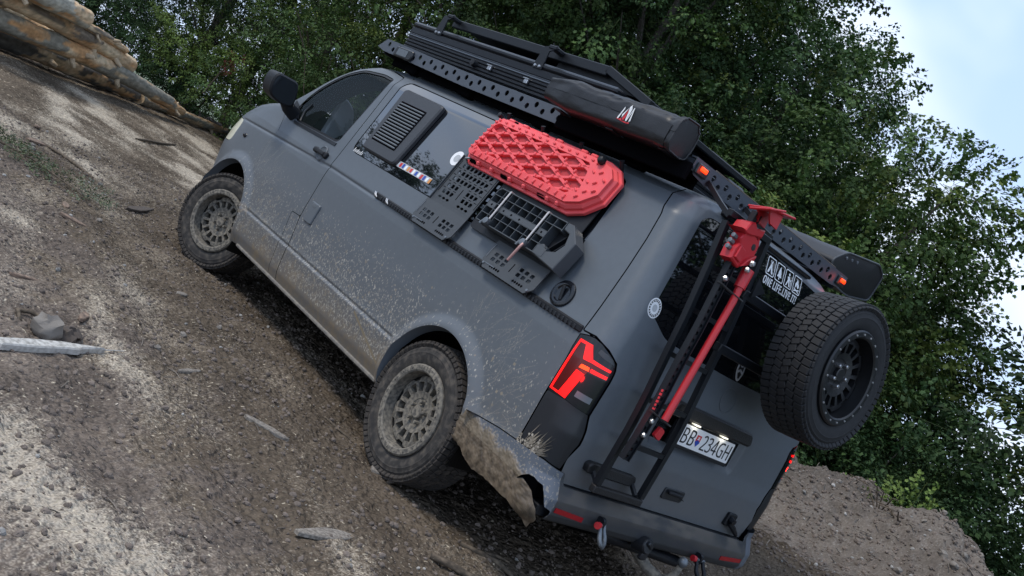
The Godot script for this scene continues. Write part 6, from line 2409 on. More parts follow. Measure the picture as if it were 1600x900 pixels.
# farm jack strapped to the ladder, foot upwards
func jack() -> void:
	var o := thing("farm_jack", "red and black high lift farm jack strapped upright to the rear ladder", "jack", Vector3(-1.09, 0.79, -0.66))
	var base := o.position
	var path := func(y: float, z: float, off := 0.0) -> Vector3:
		return Vector3(ladder_x(y) - 0.062 - off, y, z) - base
	var zbar := func(y: float) -> float: return table([[0.78, -0.662], [1.70, -0.600], [2.05, -0.560]], y)
	# bar of the jack with its row of holes: pieces of plate with one hole each, and a flange on both sides
	var s := soup()
	var n := 34
	for k in n:
		var y0 := lerpf(0.785, 2.02, float(k) / n)
		var y1 := lerpf(0.785, 2.02, float(k + 1) / n)
		var a: Vector3 = path.call(y0, zbar.call(y0))
		var b: Vector3 = path.call(y1, zbar.call(y1))
		var up := (b - a).normalized()
		var out := Vector3(-1, 0, 0)
		out = (out - up * out.dot(up)).normalized()
		var xf := Transform3D(Basis(up.cross(out), up, out), a)
		var h := (b - a).length()
		s.holed(Rect2(-0.019, 0, 0.038, h), Vector2(0, h * 0.5), Vector2(0.010, 0.010), 2.0, -0.006, 0.006, xf, 10)
		for sx in [-1.0, 1.0]:
			s.box(xf * Vector3(sx * 0.021, h * 0.5, 0), Vector3(0.006, h, 0.030), 0.0, xf.basis)
	part(o, "bar", s.mesh(), M.black_metal)
	# handle tube
	s = soup()
	s.tube([path.call(1.70, -0.512, 0.035), path.call(1.62, -0.520, 0.038), path.call(1.02, -0.600, 0.042)], [0.019, 0.0175, 0.0175], 14)
	part(o, "handle", s.mesh(50.0), M.red_paint)
	s = soup()
	s.tube([path.call(1.78, -0.50, 0.033), path.call(1.69, -0.513, 0.035)], [0.030, 0.027], 12)
	part(o, "handle_socket", s.mesh(50.0), M.red_paint)
	# lifting mechanism: cast housing made of stacked plates
	var up := (path.call(1.95, -0.56) - path.call(1.75, -0.585) as Vector3).normalized()
	var out := Vector3(-1, -0.13, 0).normalized()
	out = (out - up * out.dot(up)).normalized()
	var right := up.cross(out)
	var o0: Vector3 = path.call(1.84, -0.585)
	var xf := Transform3D(Basis(right * 0.78, up * 0.96, out), o0)
	s = soup()
	s.prism(PackedVector2Array(v2([-0.078, -0.075, 0.03, -0.085, 0.075, -0.05, 0.105, -0.02, 0.125, 0.03, 0.118, 0.075, 0.095, 0.105, 0.085, 0.085, 0.045, 0.10, -0.02, 0.085, -0.06, 0.07, -0.075, 0.03, -0.058, 0.01, -0.082, -0.02])), -0.030, 0.030, xf, 0.006)
	var mech := part(o, "lifting_mechanism", s.mesh(25.0), M.red_paint)
	s = soup()
	s.prism(PackedVector2Array(v2([-0.13, 0.065, -0.09, 0.075, -0.075, 0.115, -0.03, 0.135, 0.005, 0.12, 0.09, 0.145, 0.085, 0.10, 0.04, 0.09, -0.02, 0.07, -0.07, 0.06])), -0.036, 0.042, xf, 0.006)
	part(mech, "lifting_toe", s.mesh(25.0), M.red_paint)
	s = soup()
	s.prism(PackedVector2Array(v2([0.02, -0.075, 0.075, -0.05, 0.105, -0.02, 0.115, 0.02, 0.085, 0.0, 0.05, -0.03])), 0.030, 0.048, xf, 0.005)
	s.prism(PackedVector2Array(v2([-0.06, -0.06, 0.005, -0.065, 0.01, 0.0, -0.05, 0.005])), 0.030, 0.039, xf, 0.004)
	part(mech, "ribs", s.mesh(25.0), M.red_paint)
	s = soup()
	s.lathe([Vector2(0.0, 0.003), Vector2(0.015, 0.002), Vector2(0.016, 0.0)], xf * Vector3(0.072, 0.045, 0.030), Basis(right, out, up), 14)
	part(mech, "hole", s.mesh(), M.black_print)
	s = soup()
	for e in [[0.070, -0.035, 0.062], [0.066, -0.072, 0.055], [-0.01, -0.16, 0.012]]:
		s.lathe([Vector2(0.0, 0.016), Vector2(0.010, 0.014), Vector2(0.014, 0.006), Vector2(0.015, 0.0)], xf * Vector3(e[0], e[1], e[2]), Basis(right, out, up), 8)
	part(mech, "nuts", s.mesh(30.0), M.steel)
	s = soup()
	for e in [[-0.085, -0.03], [-0.088, 0.0], [-0.080, 0.03]]:
		s.lathe([Vector2(0.0, 0.03), Vector2(0.011, 0.028), Vector2(0.012, 0.0)], xf * Vector3(e[0] + 0.01, e[1], 0.0), Basis(up, -right, out), 8)
	part(mech, "spring_pins", s.mesh(30.0), M.grey_steel)
	# foot plate at the top
	s = soup()
	var fx := Transform3D(Basis(Vector3(0, 0, 1), Vector3(-0.35, 0.94, 0).normalized(), Vector3(-0.94, -0.35, 0).normalized()), Vector3(-0.985, 2.045, -0.54) - base)
	var foot := Basis(Vector3(0, 0.10, 1).normalized(), Vector3(0.25, 1, -0.1).normalized(), Vector3(-1, 0.25, 0).normalized())
	s.box(Vector3(-0.975, 2.062, -0.50) - base, Vector3(0.20, 0.010, 0.13), 0.003, Basis(Vector3(0, 0.16, 0.98), Vector3(0.2, 0.97, -0.16), Vector3(-0.98, 0.2, 0.0)).orthonormalized())
	s.prism(PackedVector2Array(v2([-0.055, 0.0, 0.055, 0.0, 0.03, -0.07, -0.03, -0.06])), -0.035, -0.027, Transform3D(foot, Vector3(-0.985, 2.055, -0.525) - base))
	s.prism(PackedVector2Array(v2([-0.055, 0.0, 0.055, 0.0, 0.03, -0.07, -0.03, -0.06])), 0.027, 0.035, Transform3D(foot, Vector3(-0.985, 2.055, -0.525) - base))
	s.box(Vector3(-1.03, 2.045, -0.61) - base, Vector3(0.11, 0.010, 0.12), 0.003, Basis(Vector3(0, 0.30, 0.95), Vector3(0.25, 0.92, -0.28), Vector3(-0.97, 0.25, 0.0)).orthonormalized())
	part(o, "foot_plate", s.mesh(), M.red_paint)
	# straps, red tab and markings low on the bar
	s = soup()
	for y in [1.03, 1.665]:
		var a: Vector3 = path.call(y, zbar.call(y) - 0.03)
		var b: Vector3 = path.call(y - 0.02, table([[1.02, -0.60], [1.7, -0.512]], y) + 0.024, 0.04)
		var off := Vector3(-0.026, 0, 0)
		s.tube([a, a + off, b + off, b, a], [0.004], 5, false)
	part(o, "tie", s.mesh(50.0), M.black_print)
	s = soup()
	s.prism(rounded(v2([-0.02, -0.02, 0.03, -0.03, 0.04, 0.02, 0.0, 0.03]), 0.01), -0.008, 0.008, Transform3D(Basis(right, up, out), path.call(0.955, -0.575, 0.02)))
	part(o, "red_tab", s.mesh(), M.red_paint)
	s = soup()
	for k in 6:
		s.box(path.call(1.045 + 0.017 * k, zbar.call(1.05) - 0.022, 0.010), Vector3(0.005, 0.011, 0.012 - 0.003 * (k % 2)), 0.0, Basis(right, up, out))
	part(o, "red_marks", s.mesh(), M.red_print)
	s = soup()
	for y in [0.99, 0.92]:
		s.lathe([Vector2(0.0, 0.016), Vector2(0.010, 0.014), Vector2(0.014, 0.004), Vector2(0.014, 0.0)], path.call(y, zbar.call(y) + 0.004, 0.010), Basis(right, out, up), 8)
	part(o, "nut", s.mesh(30.0), M.steel)

# ------------------------------------------------------------------ fittings on the left side

# frame of the side windows: x along the van, y up the glass, z outwards
func glass_frame(x: float, v: float, n: float) -> Transform3D:
	var up := Vector3(0, 0.9757, 0.2196)
	var out := Vector3(0, 0.2196, -0.9757)
	return Transform3D(Basis(Vector3.RIGHT, up, out), Vector3(0, 1.33, -0.907) + Vector3.RIGHT * x + up * v + out * n)

func make_side_fittings() -> void:
	# louvred plate in the front part of the window
	var xf := glass_frame(0, 0, 0.0)
	var s := soup()
	s.prism(rounded(v2([1.315, 0.054, 1.745, 0.054, 1.785, 0.535, 1.29, 0.53]), 0.035), 0.0, 0.030, xf, 0.010)
	var v := part(van, "vent_plate", s.mesh(30.0), M.vent_plastic)
	var n := 14
	for k in n:
		var y := lerpf(0.145, 0.425, k / float(n - 1))
		var x0 := lerpf(1.405, 1.40, k / float(n - 1))
		var x1 := lerpf(1.69, 1.705, k / float(n - 1))
		s = soup()
		s.box(xf * Vector3((x0 + x1) * 0.5, y, 0.034), Vector3(x1 - x0, 0.012, 0.010), 0.003, xf.basis * Basis(Vector3.RIGHT, -0.5))
		part(v, "slat", s.mesh(), M.slat_plastic)
	s = soup()
	s.prism(rounded(v2([1.395, 0.130, 1.705, 0.130, 1.715, 0.445, 1.39, 0.445]), 0.01), 0.0295, 0.0308, xf)
	part(v, "slot_recess", s.mesh(), M.liner)
	# stickers on the glass
	s = soup()
	var at := func(x: float, y: float, off: float) -> Vector3: return body.at(x, y, off - 0.003)
	var strip := part(van, "sticker_strip", patch_mesh(v2([1.335, 1.392, 1.335, 1.432, 0.925, 1.434, 0.925, 1.396]), -0.001), M.grey_print)
	var r := RandomNumberGenerator.new()
	r.seed = 12
	for k in 13:
		var x := lerpf(1.325, 0.945, k / 12.0)
		var cols := ["white_print", "red_print", "blue_print", "white_print", "orange_print", "red_print", "white_print", "blue_print"]
		part(strip, "colour_patch", patch_mesh(v2([x, 1.396 + 0.003 * (k % 3), x, 1.428 - 0.004 * (k % 2), x - 0.022, 1.428, x - 0.022, 1.398]), 0.0005), M[cols[k % 8]])
	var scr := part(van, "script_sticker", patch_mesh(v2([1.842, 1.340, 1.842, 1.352, 1.72, 1.352, 1.72, 1.340]), -0.0016), M.black_gloss)
	for k in 8:
		var x := 1.835 - 0.0155 * k
		part(scr, "letter_stroke", patch_mesh(v2([x, 1.336, x - 0.004, 1.336 + 0.034 * (0.6 + 0.4 * float(k % 3 == 0)), x - 0.010, 1.360 - 0.006 * (k % 2), x - 0.006, 1.337]), 0.0005), M.white_print)
	s = soup()
	var oval := PackedVector2Array()
	var oval2 := PackedVector2Array()
	for k in 28:
		var a := TAU * k / 28.0
		oval.append(Vector2(0.868 + cos(a) * 0.052, 1.606 + sin(a) * 0.048))
		oval2.append(Vector2(0.868 + cos(a) * 0.026, 1.606 + sin(a) * 0.024))
	var ov := part(van, "oval_sticker", patch_mesh_p(oval, -0.001), M.white_print)
	part(ov, "oval_mark", patch_mesh_p(oval2, 0.0005), M.grey_print)
	part(van, "small_sticker", patch_mesh(v2([-0.378, 1.83, -0.366, 1.862, -0.368, 1.885, -0.392, 1.862, -0.396, 1.835]), -0.001), M.white_print)
	# rail of the sliding door
	s = soup()
	s.box(body.at(0.27, 1.184, 0.002), Vector3(2.02, 0.036, 0.022), 0.008)
	var rail := part(van, "side_rail", s.mesh(), M.black_plastic)
	s = soup()
	for k in 66:
		s.box(body.at(-0.70 + 0.029 * k, 1.176, 0.014), Vector3(0.013, 0.022, 0.006), 0.002)
	part(rail, "rail_teeth", s.mesh(), M.trim_black)
	s = soup()
	for x in [1.262, 1.118]:
		for k in 2:
			s.tube([body.at(x + 0.020 - 0.014 * k, 1.196, 0.015), body.at(x + 0.004 - 0.014 * k, 1.184, 0.020), body.at(x - 0.012 - 0.014 * k, 1.172, 0.015)], [0.0032], 5)
	part(rail, "hooks", s.mesh(50.0), M.steel)
	# filler cap
	s = soup()
	var fc := body.at(-0.505, 1.272, 0.0)
	var fb := Basis(Vector3.RIGHT, body.nrm(-0.505, 1.272), Vector3.UP)
	s.lathe([Vector2(0.0, 0.005), Vector2(0.040, 0.005), Vector2(0.046, 0.012), Vector2(0.058, 0.014), Vector2(0.068, 0.010), Vector2(0.070, 0.0)], fc, fb.orthonormalized(), 30)
	var cap := part(van, "filler_cap", s.mesh(35.0), M.black_gloss)
	s = soup()
	s.box(fc + fb.y * 0.012, Vector3(0.018, 0.074, 0.014), 0.005, Basis(Vector3(0, 0, -1), 0.25))
	part(cap, "cap_grip", s.mesh(), M.black_plastic)
	# small raised cover low behind the front door
	s = soup()
	var cx := Transform3D(Basis(Vector3.RIGHT, Vector3.UP, Vector3(0, 0, -1)), body.at(1.812, 0.858, -0.002))
	s.prism(rounded(v2([-0.058, -0.072, 0.056, -0.072, 0.064, 0.068, -0.066, 0.068]), 0.014), 0.0, 0.014, cx, 0.005)
	var cov := part(van, "side_cover", s.mesh(30.0), M.paint_plain)
	s = soup()
	s.lathe([Vector2(0.0, 0.002), Vector2(0.026, 0.001), Vector2(0.03, 0.0)], cx * Vector3(0.0, 0.048, 0.0142), Basis(Vector3.RIGHT, Vector3(0, 0, -1), Vector3.UP), 16, 0.55)
	part(cov, "finger_dip", s.mesh(), M.slat_plastic)
	# pierced mounting panels over the window
	mounting_panel()

func patch_mesh(q: Array, off: float) -> ArrayMesh:
	return patch_mesh_p(PackedVector2Array(q), off)

func patch_mesh_p(q: PackedVector2Array, off: float) -> ArrayMesh:
	var s := soup()
	body.patch(s, q, off, 0.0, 0.06)
	return s.mesh(40.0)

func mounting_panel() -> void:
	var o := sub(van, "mounting_panel")
	# back plate behind everything, up to the top of the glass
	var xf := glass_frame(0, 0, 0.014)
	var s := soup()
	s.prism(rounded(v2([-0.36, -0.02, 0.35, -0.02, 0.35, 0.55, -0.30, 0.57, -0.36, 0.52]), 0.03), 0.0, 0.006, xf)
	part(o, "back_plate", s.mesh(), M.black_plastic)
	# left panel: upper half lies on the glass, lower half is bent over the belt line
	var up := glass_frame(0.575, 0, 0.030)
	var rows := [[0.255, 8, 0], [0.21, 8, 0], [0.165, 8, 0], [0.118, 3, 1], [0.073, 3, 1]]
	s = soup()
	var W := 0.195
	var y_hi := 0.33
	var last := y_hi
	for q in rows:
		var y: float = q[0]
		var h := 0.046
		# strip with narrow slots above each row
		s.box(up * Vector3(0, (last + y + h * 0.40) * 0.5, 0), Vector3(2 * W, maxf(0.002, last - y - h * 0.40), 0.005), 0.0, up.basis)
		var nx := 10
		for k in nx:
			var x0 := lerpf(-W, W, float(k) / nx)
			var x1 := lerpf(-W, W, float(k + 1) / nx)
			var rect := Rect2(x0, y - h * 0.40, x1 - x0, h * 0.80)
			var solid: bool = k == 0 or k == nx - 1 or (q[2] == 1 and (k == 4 or k == 5))
			if solid:
				s.box(up * Vector3((x0 + x1) * 0.5, y, 0), Vector3(x1 - x0, h * 0.80, 0.005), 0.0, up.basis)
			else:
				s.holed(rect, rect.get_center(), Vector2(0.0135, 0.0125), 7.0, -0.0025, 0.0025, up, 12, 0.0)
		last = y - h * 0.40
	var low := 0.035
	s.box(up * Vector3(0, (last + low) * 0.5 + 0.009, 0), Vector3(2 * W, last - low - 0.018, 0.005), 0.0, up.basis)
	for k in 10:
		var x0 := lerpf(-W, W, float(k) / 10)
		var rect := Rect2(x0, low - 0.018, 2 * W / 10, 0.036)
		if k == 0 or k == 9 or k == 4 or k == 5:
			s.box(up * Vector3(rect.get_center().x, low, 0), Vector3(2 * W / 10, 0.036, 0.005), 0.0, up.basis)
		else:
			s.holed(rect, rect.get_center(), Vector2(0.018, 0.009), 1.3, -0.0025, 0.0025, up, 12)
	s.box(up * Vector3(0, -0.0, 0), Vector3(2 * W, 0.036, 0.005), 0.0, up.basis)
	part(o, "pierced_panel", s.mesh(), M.grey_plastic)
	# narrow slots between the rows
	s = soup()
	for e in [0.2325, 0.1875, 0.142, 0.096]:
		for k in 7:
			if k == 3 and e < 0.15: continue
			s.box(up * Vector3(lerpf(-W + 0.035, W - 0.035, k / 6.0), e, 0.0012), Vector3(0.026, 0.004, 0.0035), 0.0, up.basis)
	for y in [0.095]:
		s.box(up * Vector3(0.0, y, 0.0012), Vector3(0.006, 0.07, 0.0035), 0.0, up.basis)
	for x in [W - 0.010, -W + 0.010]:
		s.box(up * Vector3(x, 0.17, 0.0012), Vector3(0.005, 0.22, 0.0035), 0.0, up.basis)
	part(o, "slots", s.mesh(), M.liner)
	# raised left edge
	s = soup()
	s.box(up * Vector3(W + 0.004, 0.155, 0.006), Vector3(0.006, 0.31, 0.016), 0.002, up.basis)
	part(o, "panel_edge", s.mesh(), M.grey_plastic)
	lower_lip(o, 0.38, 0.795, true)
	lower_lip(o, -0.375, 0.065, false)

# the bent lower half of a panel, standing a little off the belt line
func lower_lip(o: Node3D, xa: float, xb: float, left: bool) -> void:
	var a := glass_frame(0, -0.005, 0.030).origin
	var b := Vector3(0, 1.176, -0.985)
	var up := (a - b)
	var h := up.length()
	up = up.normalized()
	var out := Vector3(1, 0, 0).cross(up).normalized()
	if out.z > 0: out = -out
	var xf := Transform3D(Basis(Vector3.RIGHT, up, out), Vector3((xa + xb) * 0.5, b.y, b.z))
	var w := (xb - xa) * 0.5
	var s := soup()
	var cut := 0.04
	# frame of the plate with its clipped lower corners, then the two rows of holes
	s.prism(PackedVector2Array(v2([-w + cut, 0.0, w - cut, 0.0, w, cut, -w, cut])), -0.003, 0.003, xf)
	var rows := [[0.062, 0], [0.092, 1]]
	s.box(xf * Vector3(0, (h + 0.107) * 0.5, 0), Vector3(2 * w, h - 0.107, 0.006), 0.0, xf.basis)
	s.box(xf * Vector3(0, 0.0435, 0), Vector3(2 * w, 0.007, 0.006), 0.0, xf.basis)
	for q in rows:
		for k in 10:
			var x0 := lerpf(-w, w, k / 10.0)
			var rect := Rect2(x0, q[0] - 0.015, 2 * w / 10.0, 0.030)
			if k == 0 or k == 9 or k == 4 or k == 5:
				s.box(xf * Vector3(rect.get_center().x, q[0], 0), Vector3(2 * w / 10.0, 0.030, 0.006), 0.0, xf.basis)
			else:
				s.holed(rect, rect.get_center(), Vector2(0.014, 0.0105), 7.0, -0.003, 0.003, xf, 12)
	part(o, "bent_lip", s.mesh(), M.grey_plastic)
	s = soup()
	for x in [-w + 0.03, w - 0.03]:
		s.lathe([Vector2(0.0, 0.007), Vector2(0.007, 0.006), Vector2(0.009, 0.0)], xf * Vector3(x, 0.022, 0.003), Basis(Vector3.RIGHT, out, up), 8)
	s.box(xf * Vector3(w - 0.012, h * 0.6, 0.004), Vector3(0.004, h * 0.5, 0.003), 0.0, xf.basis)
	s.box(xf * Vector3(w - 0.075, 0.028, 0.004), Vector3(0.09, 0.004, 0.003), 0.0, xf.basis)
	part(o, "lip_bolts", s.mesh(30.0), M.grey_steel)
	s = soup()
	for k in 5:
		s.box(xf * Vector3(0.06 + 0.018 * k, 0.024, 0.0022), Vector3(0.012, 0.013, 0.003), 0.0, xf.basis * Basis(Vector3.BACK, 0.7))
		s.box(xf * Vector3(-0.14 + 0.018 * k, 0.024, 0.0022), Vector3(0.012, 0.013, 0.003), 0.0, xf.basis * Basis(Vector3.BACK, 0.7))
	s.box(xf * Vector3(0.0, 0.075, 0.0022), Vector3(0.006, 0.05, 0.003), 0.0, xf.basis)
	part(o, "lip_slots", s.mesh(), M.liner)

# ------------------------------------------------------------------ roof rack and what it carries

func rail_top(x: float) -> float:
	return 2.100 + 0.022 * clampf((x - 1.3) / 1.04, 0.0, 1.0)

func make_roof() -> void:
	var rack := sub(van, "roof_rack")
	for side in [-1.0, 1.0]:
		var s := soup()
		var z: float = side * 0.770
		var fr := func(x: float) -> Transform3D: return Transform3D(Basis(Vector3.RIGHT, Vector3.UP, Vector3(0, 0, side)), Vector3(0, rail_top(x) - 0.083, z))
		for k in range(-3, 18):
			var xu := 1.893 - 0.148 * k
			for e in [[xu, 0.058], [xu - 0.074, 0.033]]:
				var x: float = e[0]
				if x - 0.037 < -0.69: continue
				s.holed(Rect2(x - 0.037, 0, 0.074, 0.083), Vector2(x, e[1]), Vector2(0.0175, 0.0175), 2.0, -0.003, 0.003, fr.call(x), 16)
		s.prism(PackedVector2Array(v2([2.374, 0.0, 2.475, 0.018, 2.40, 0.083, 2.374, 0.083])), -0.003, 0.003, fr.call(2.4))
		part(rack, "side_rail", s.mesh(), M.rack_metal)
		s = soup()
		for k in 16:
			var x0 := lerpf(-0.69, 2.40, k / 16.0)
			var x1 := lerpf(-0.69, 2.40, (k + 1) / 16.0)
			s.box(Vector3((x0 + x1) * 0.5, rail_top((x0 + x1) * 0.5) + 0.003, z - side * 0.016), Vector3(x1 - x0 + 0.001, 0.006, 0.036), 0.0, Basis(Vector3.BACK, atan2(rail_top(x1) - rail_top(x0), x1 - x0)))
		part(rack, "rail_flange", s.mesh(), M.rack_metal)
		s = soup()
		s.box(Vector3(0.86, 2.015, side * 0.665), Vector3(3.0, 0.06, 0.02), 0.004)
		s.box(Vector3(0.86, 2.045, side * 0.715), Vector3(3.05, 0.02, 0.10), 0.004)
		part(rack, "gap_shade", s.mesh(), M.liner)  # black strips added to paint the shade between rail and roof
		for x in [2.05, 1.35, 0.55, -0.25]:
			s = soup()
			s.box(Vector3(x, 2.005, side * 0.68), Vector3(0.14, 0.06, 0.06), 0.01)
			part(rack, "rail_foot", s.mesh(), M.liner)
	for k in 7:
		var s := soup()
		s.box(Vector3(2.2 - 0.46 * k, 2.095, 0), Vector3(0.05, 0.03, 1.53), 0.004)
		part(rack, "cross_bar", s.mesh(), M.black_metal)
	var f := soup()
	f.box(Vector3(2.38, 2.07, 0), Vector3(0.02, 0.09, 1.5), 0.004, Basis(Vector3.BACK, 0.4))
	part(rack, "front_fairing", f.mesh(), M.black_metal)
	# pierced rear beam
	var s := soup()
	var rf := Transform3D(Basis(Vector3(0, 0, 1), Vector3.UP, Vector3(-1, 0, 0)), Vector3(-0.692, 2.024, 0))
	var n := 12
	for k in n:
		for e in [[0.0, 0.056], [0.5, 0.032]]:
			var x0: float = lerpf(-0.66, 0.66, (k + e[0]) / n)
			var x1: float = lerpf(-0.66, 0.66, (k + e[0] + 0.5) / n)
			s.holed(Rect2(x0, 0, x1 - x0, 0.083), Vector2((x0 + x1) * 0.5, e[1]), Vector2(0.0165, 0.0165), 2.0, -0.003, 0.003, rf, 16)
	for sd in [-1.0, 1.0]:
		s.prism(PackedVector2Array(v2([sd * 0.66, 0.0, sd * 0.77, 0.012, sd * 0.80, 0.045, sd * 0.80, 0.083, sd * 0.66, 0.083])), -0.003, 0.003, rf)
	var rear := part(rack, "rear_beam", s.mesh(), M.rack_metal)
	s = soup()
	s.box(Vector3(-0.676, 2.110, 0), Vector3(0.038, 0.006, 1.60), 0.0)
	part(rack, "rear_flange", s.mesh(), M.rack_metal)
	s = soup()
	s.box(Vector3(-0.645, 2.122, 0.06), Vector3(0.012, 0.016, 1.30), 0.003)
	part(rack, "strap_edge", s.mesh(), M.clod)
	for z in [-0.74, 0.74]:
		s = soup()
		s.prism(rounded(v2([-0.045, -0.030, 0.045, -0.030, 0.045, 0.022, -0.045, 0.022]), 0.008), 0.0, 0.016, Transform3D(rf.basis, Vector3(-0.695, 2.075, z)), 0.005)
		part(rack, "lamp_housing", s.mesh(), M.trim_black)
		s = soup()
		s.prism(rounded(v2([-0.026, -0.011, 0.026, -0.011, 0.026, 0.011, -0.026, 0.011]), 0.006), 0.016, 0.024, Transform3D(rf.basis, Vector3(-0.695, 2.077, z)), 0.004)
		part(rack, "marker_lamp", s.mesh(30.0), M.lamp_orange)
		var l := OmniLight3D.new()
		l.name = "marker_glow"
		l.light_color = Color(1.0, 0.3, 0.08)
		l.light_energy = 0.0016
		l.light_size = 0.02
		l.omni_range = 4.0
		l.omni_attenuation = 2.0
		l.shadow_enabled = true
		l.position = Vector3(-0.735, 2.077, z)
		add_child(l, true)
	# small work light let into the left rail
	s = soup()
	var pf := Transform3D(Basis(Vector3(-1, 0, 0), Vector3.UP, Vector3(0, 0, -1)), Vector3(2.085, 2.068, -0.775))
	s.prism(rounded(v2([-0.12, -0.034, 0.11, -0.034, 0.12, 0.0, 0.11, 0.036, -0.11, 0.036]), 0.012), 0.0, 0.018, pf, 0.006)
	var wl := part(rack, "work_light", s.mesh(30.0), M.trim_black)
	s = soup()
	s.prism(rounded(v2([-0.075, -0.022, 0.06, -0.022, 0.06, 0.024, -0.075, 0.024]), 0.006), 0.0175, 0.0205, pf)
	part(wl, "lens", s.mesh(), M.grey_steel)

func make_cargo() -> void:
	roof_tent()
	carrier_frame()
	left_awning()
	right_awning()
	recovery_board()
	levelling_ramp()

func roof_tent() -> void:
	var o := thing("roof_tent", "flat black roof tent with slatted aluminium sides on the roof rack", "roof tent", Vector3(1.2, 2.13, -0.04))
	var b := o.position
	var x0 := 0.12
	var x1 := 2.30
	var zl := -0.70
	var zr := 0.62
	var cx := (x0 + x1) * 0.5
	var cz := (zl + zr) * 0.5
	var s := soup()
	s.box(Vector3(cx, 2.182, cz) - b, Vector3(x1 - x0 - 0.02, 0.104, zr - zl - 0.02), 0.0)
	s.box(Vector3(cx, 2.265, cz) - b, Vector3(x1 - x0 - 0.02, 0.062, zr - zl - 0.02), 0.0)
	part(o, "core", s.mesh(), M.black_plastic)
	for y in [2.142, 2.165, 2.188, 2.211]:
		s = soup()
		s.box(Vector3(cx, y, cz) - b, Vector3(x1 - x0, 0.0185, zr - zl), 0.004)
		part(o, "slat", s.mesh(), M.tent_alu)
	s = soup()
	s.box(Vector3(cx, 2.2295, cz) - b, Vector3(x1 - x0 + 0.002, 0.0125, zr - zl + 0.002), 0.003)
	s.box(Vector3(cx, 2.2385, cz) - b, Vector3(x1 - x0 + 0.006, 0.004, zr - zl + 0.006), 0.0015)
	part(o, "seam_strip", s.mesh(), M.tent_edge)
	s = soup()
	s.box(Vector3(cx, 2.2655, cz) - b, Vector3(x1 - x0 + 0.004, 0.043, zr - zl + 0.004), 0.003)
	part(o, "upper_shell", s.mesh(), M.tent_alu)
	s = soup()
	s.box(Vector3(cx, 2.308, cz) - b, Vector3(x1 - x0 + 0.012, 0.032, zr - zl + 0.012), 0.014)
	part(o, "lid", s.mesh(), M.tent_alu)
	s = soup()
	s.box(Vector3(cx, 2.325, zl + 0.03) - b, Vector3(x1 - x0 - 0.02, 0.006, 0.05), 0.002)
	s.box(Vector3(cx, 2.325, zr - 0.03) - b, Vector3(x1 - x0 - 0.02, 0.006, 0.05), 0.002)
	part(o, "lid_edge", s.mesh(), M.tent_edge)
	for x in [1.226, 0.836]:
		s = soup()
		s.box(Vector3(x, 2.194, zl - 0.010) - b, Vector3(0.035, 0.034, 0.016), 0.003)
		s.box(Vector3(x, 2.206, zl - 0.020) - b, Vector3(0.052, 0.006, 0.008), 0.001)
		s.box(Vector3(x - 0.004, 2.188, zl - 0.020) - b, Vector3(0.010, 0.024, 0.008), 0.001)
		part(o, "latch", s.mesh(), M.steel)
	s = soup()
	s.lathe([Vector2(0.0, 0.03), Vector2(0.022, 0.028), Vector2(0.026, 0.0)], Vector3(1.40, 2.188, zl) - b, Basis(Vector3.RIGHT, Vector3(0, 0, -1), Vector3.UP), 14)
	part(o, "knob", s.mesh(40.0), M.black_plastic)

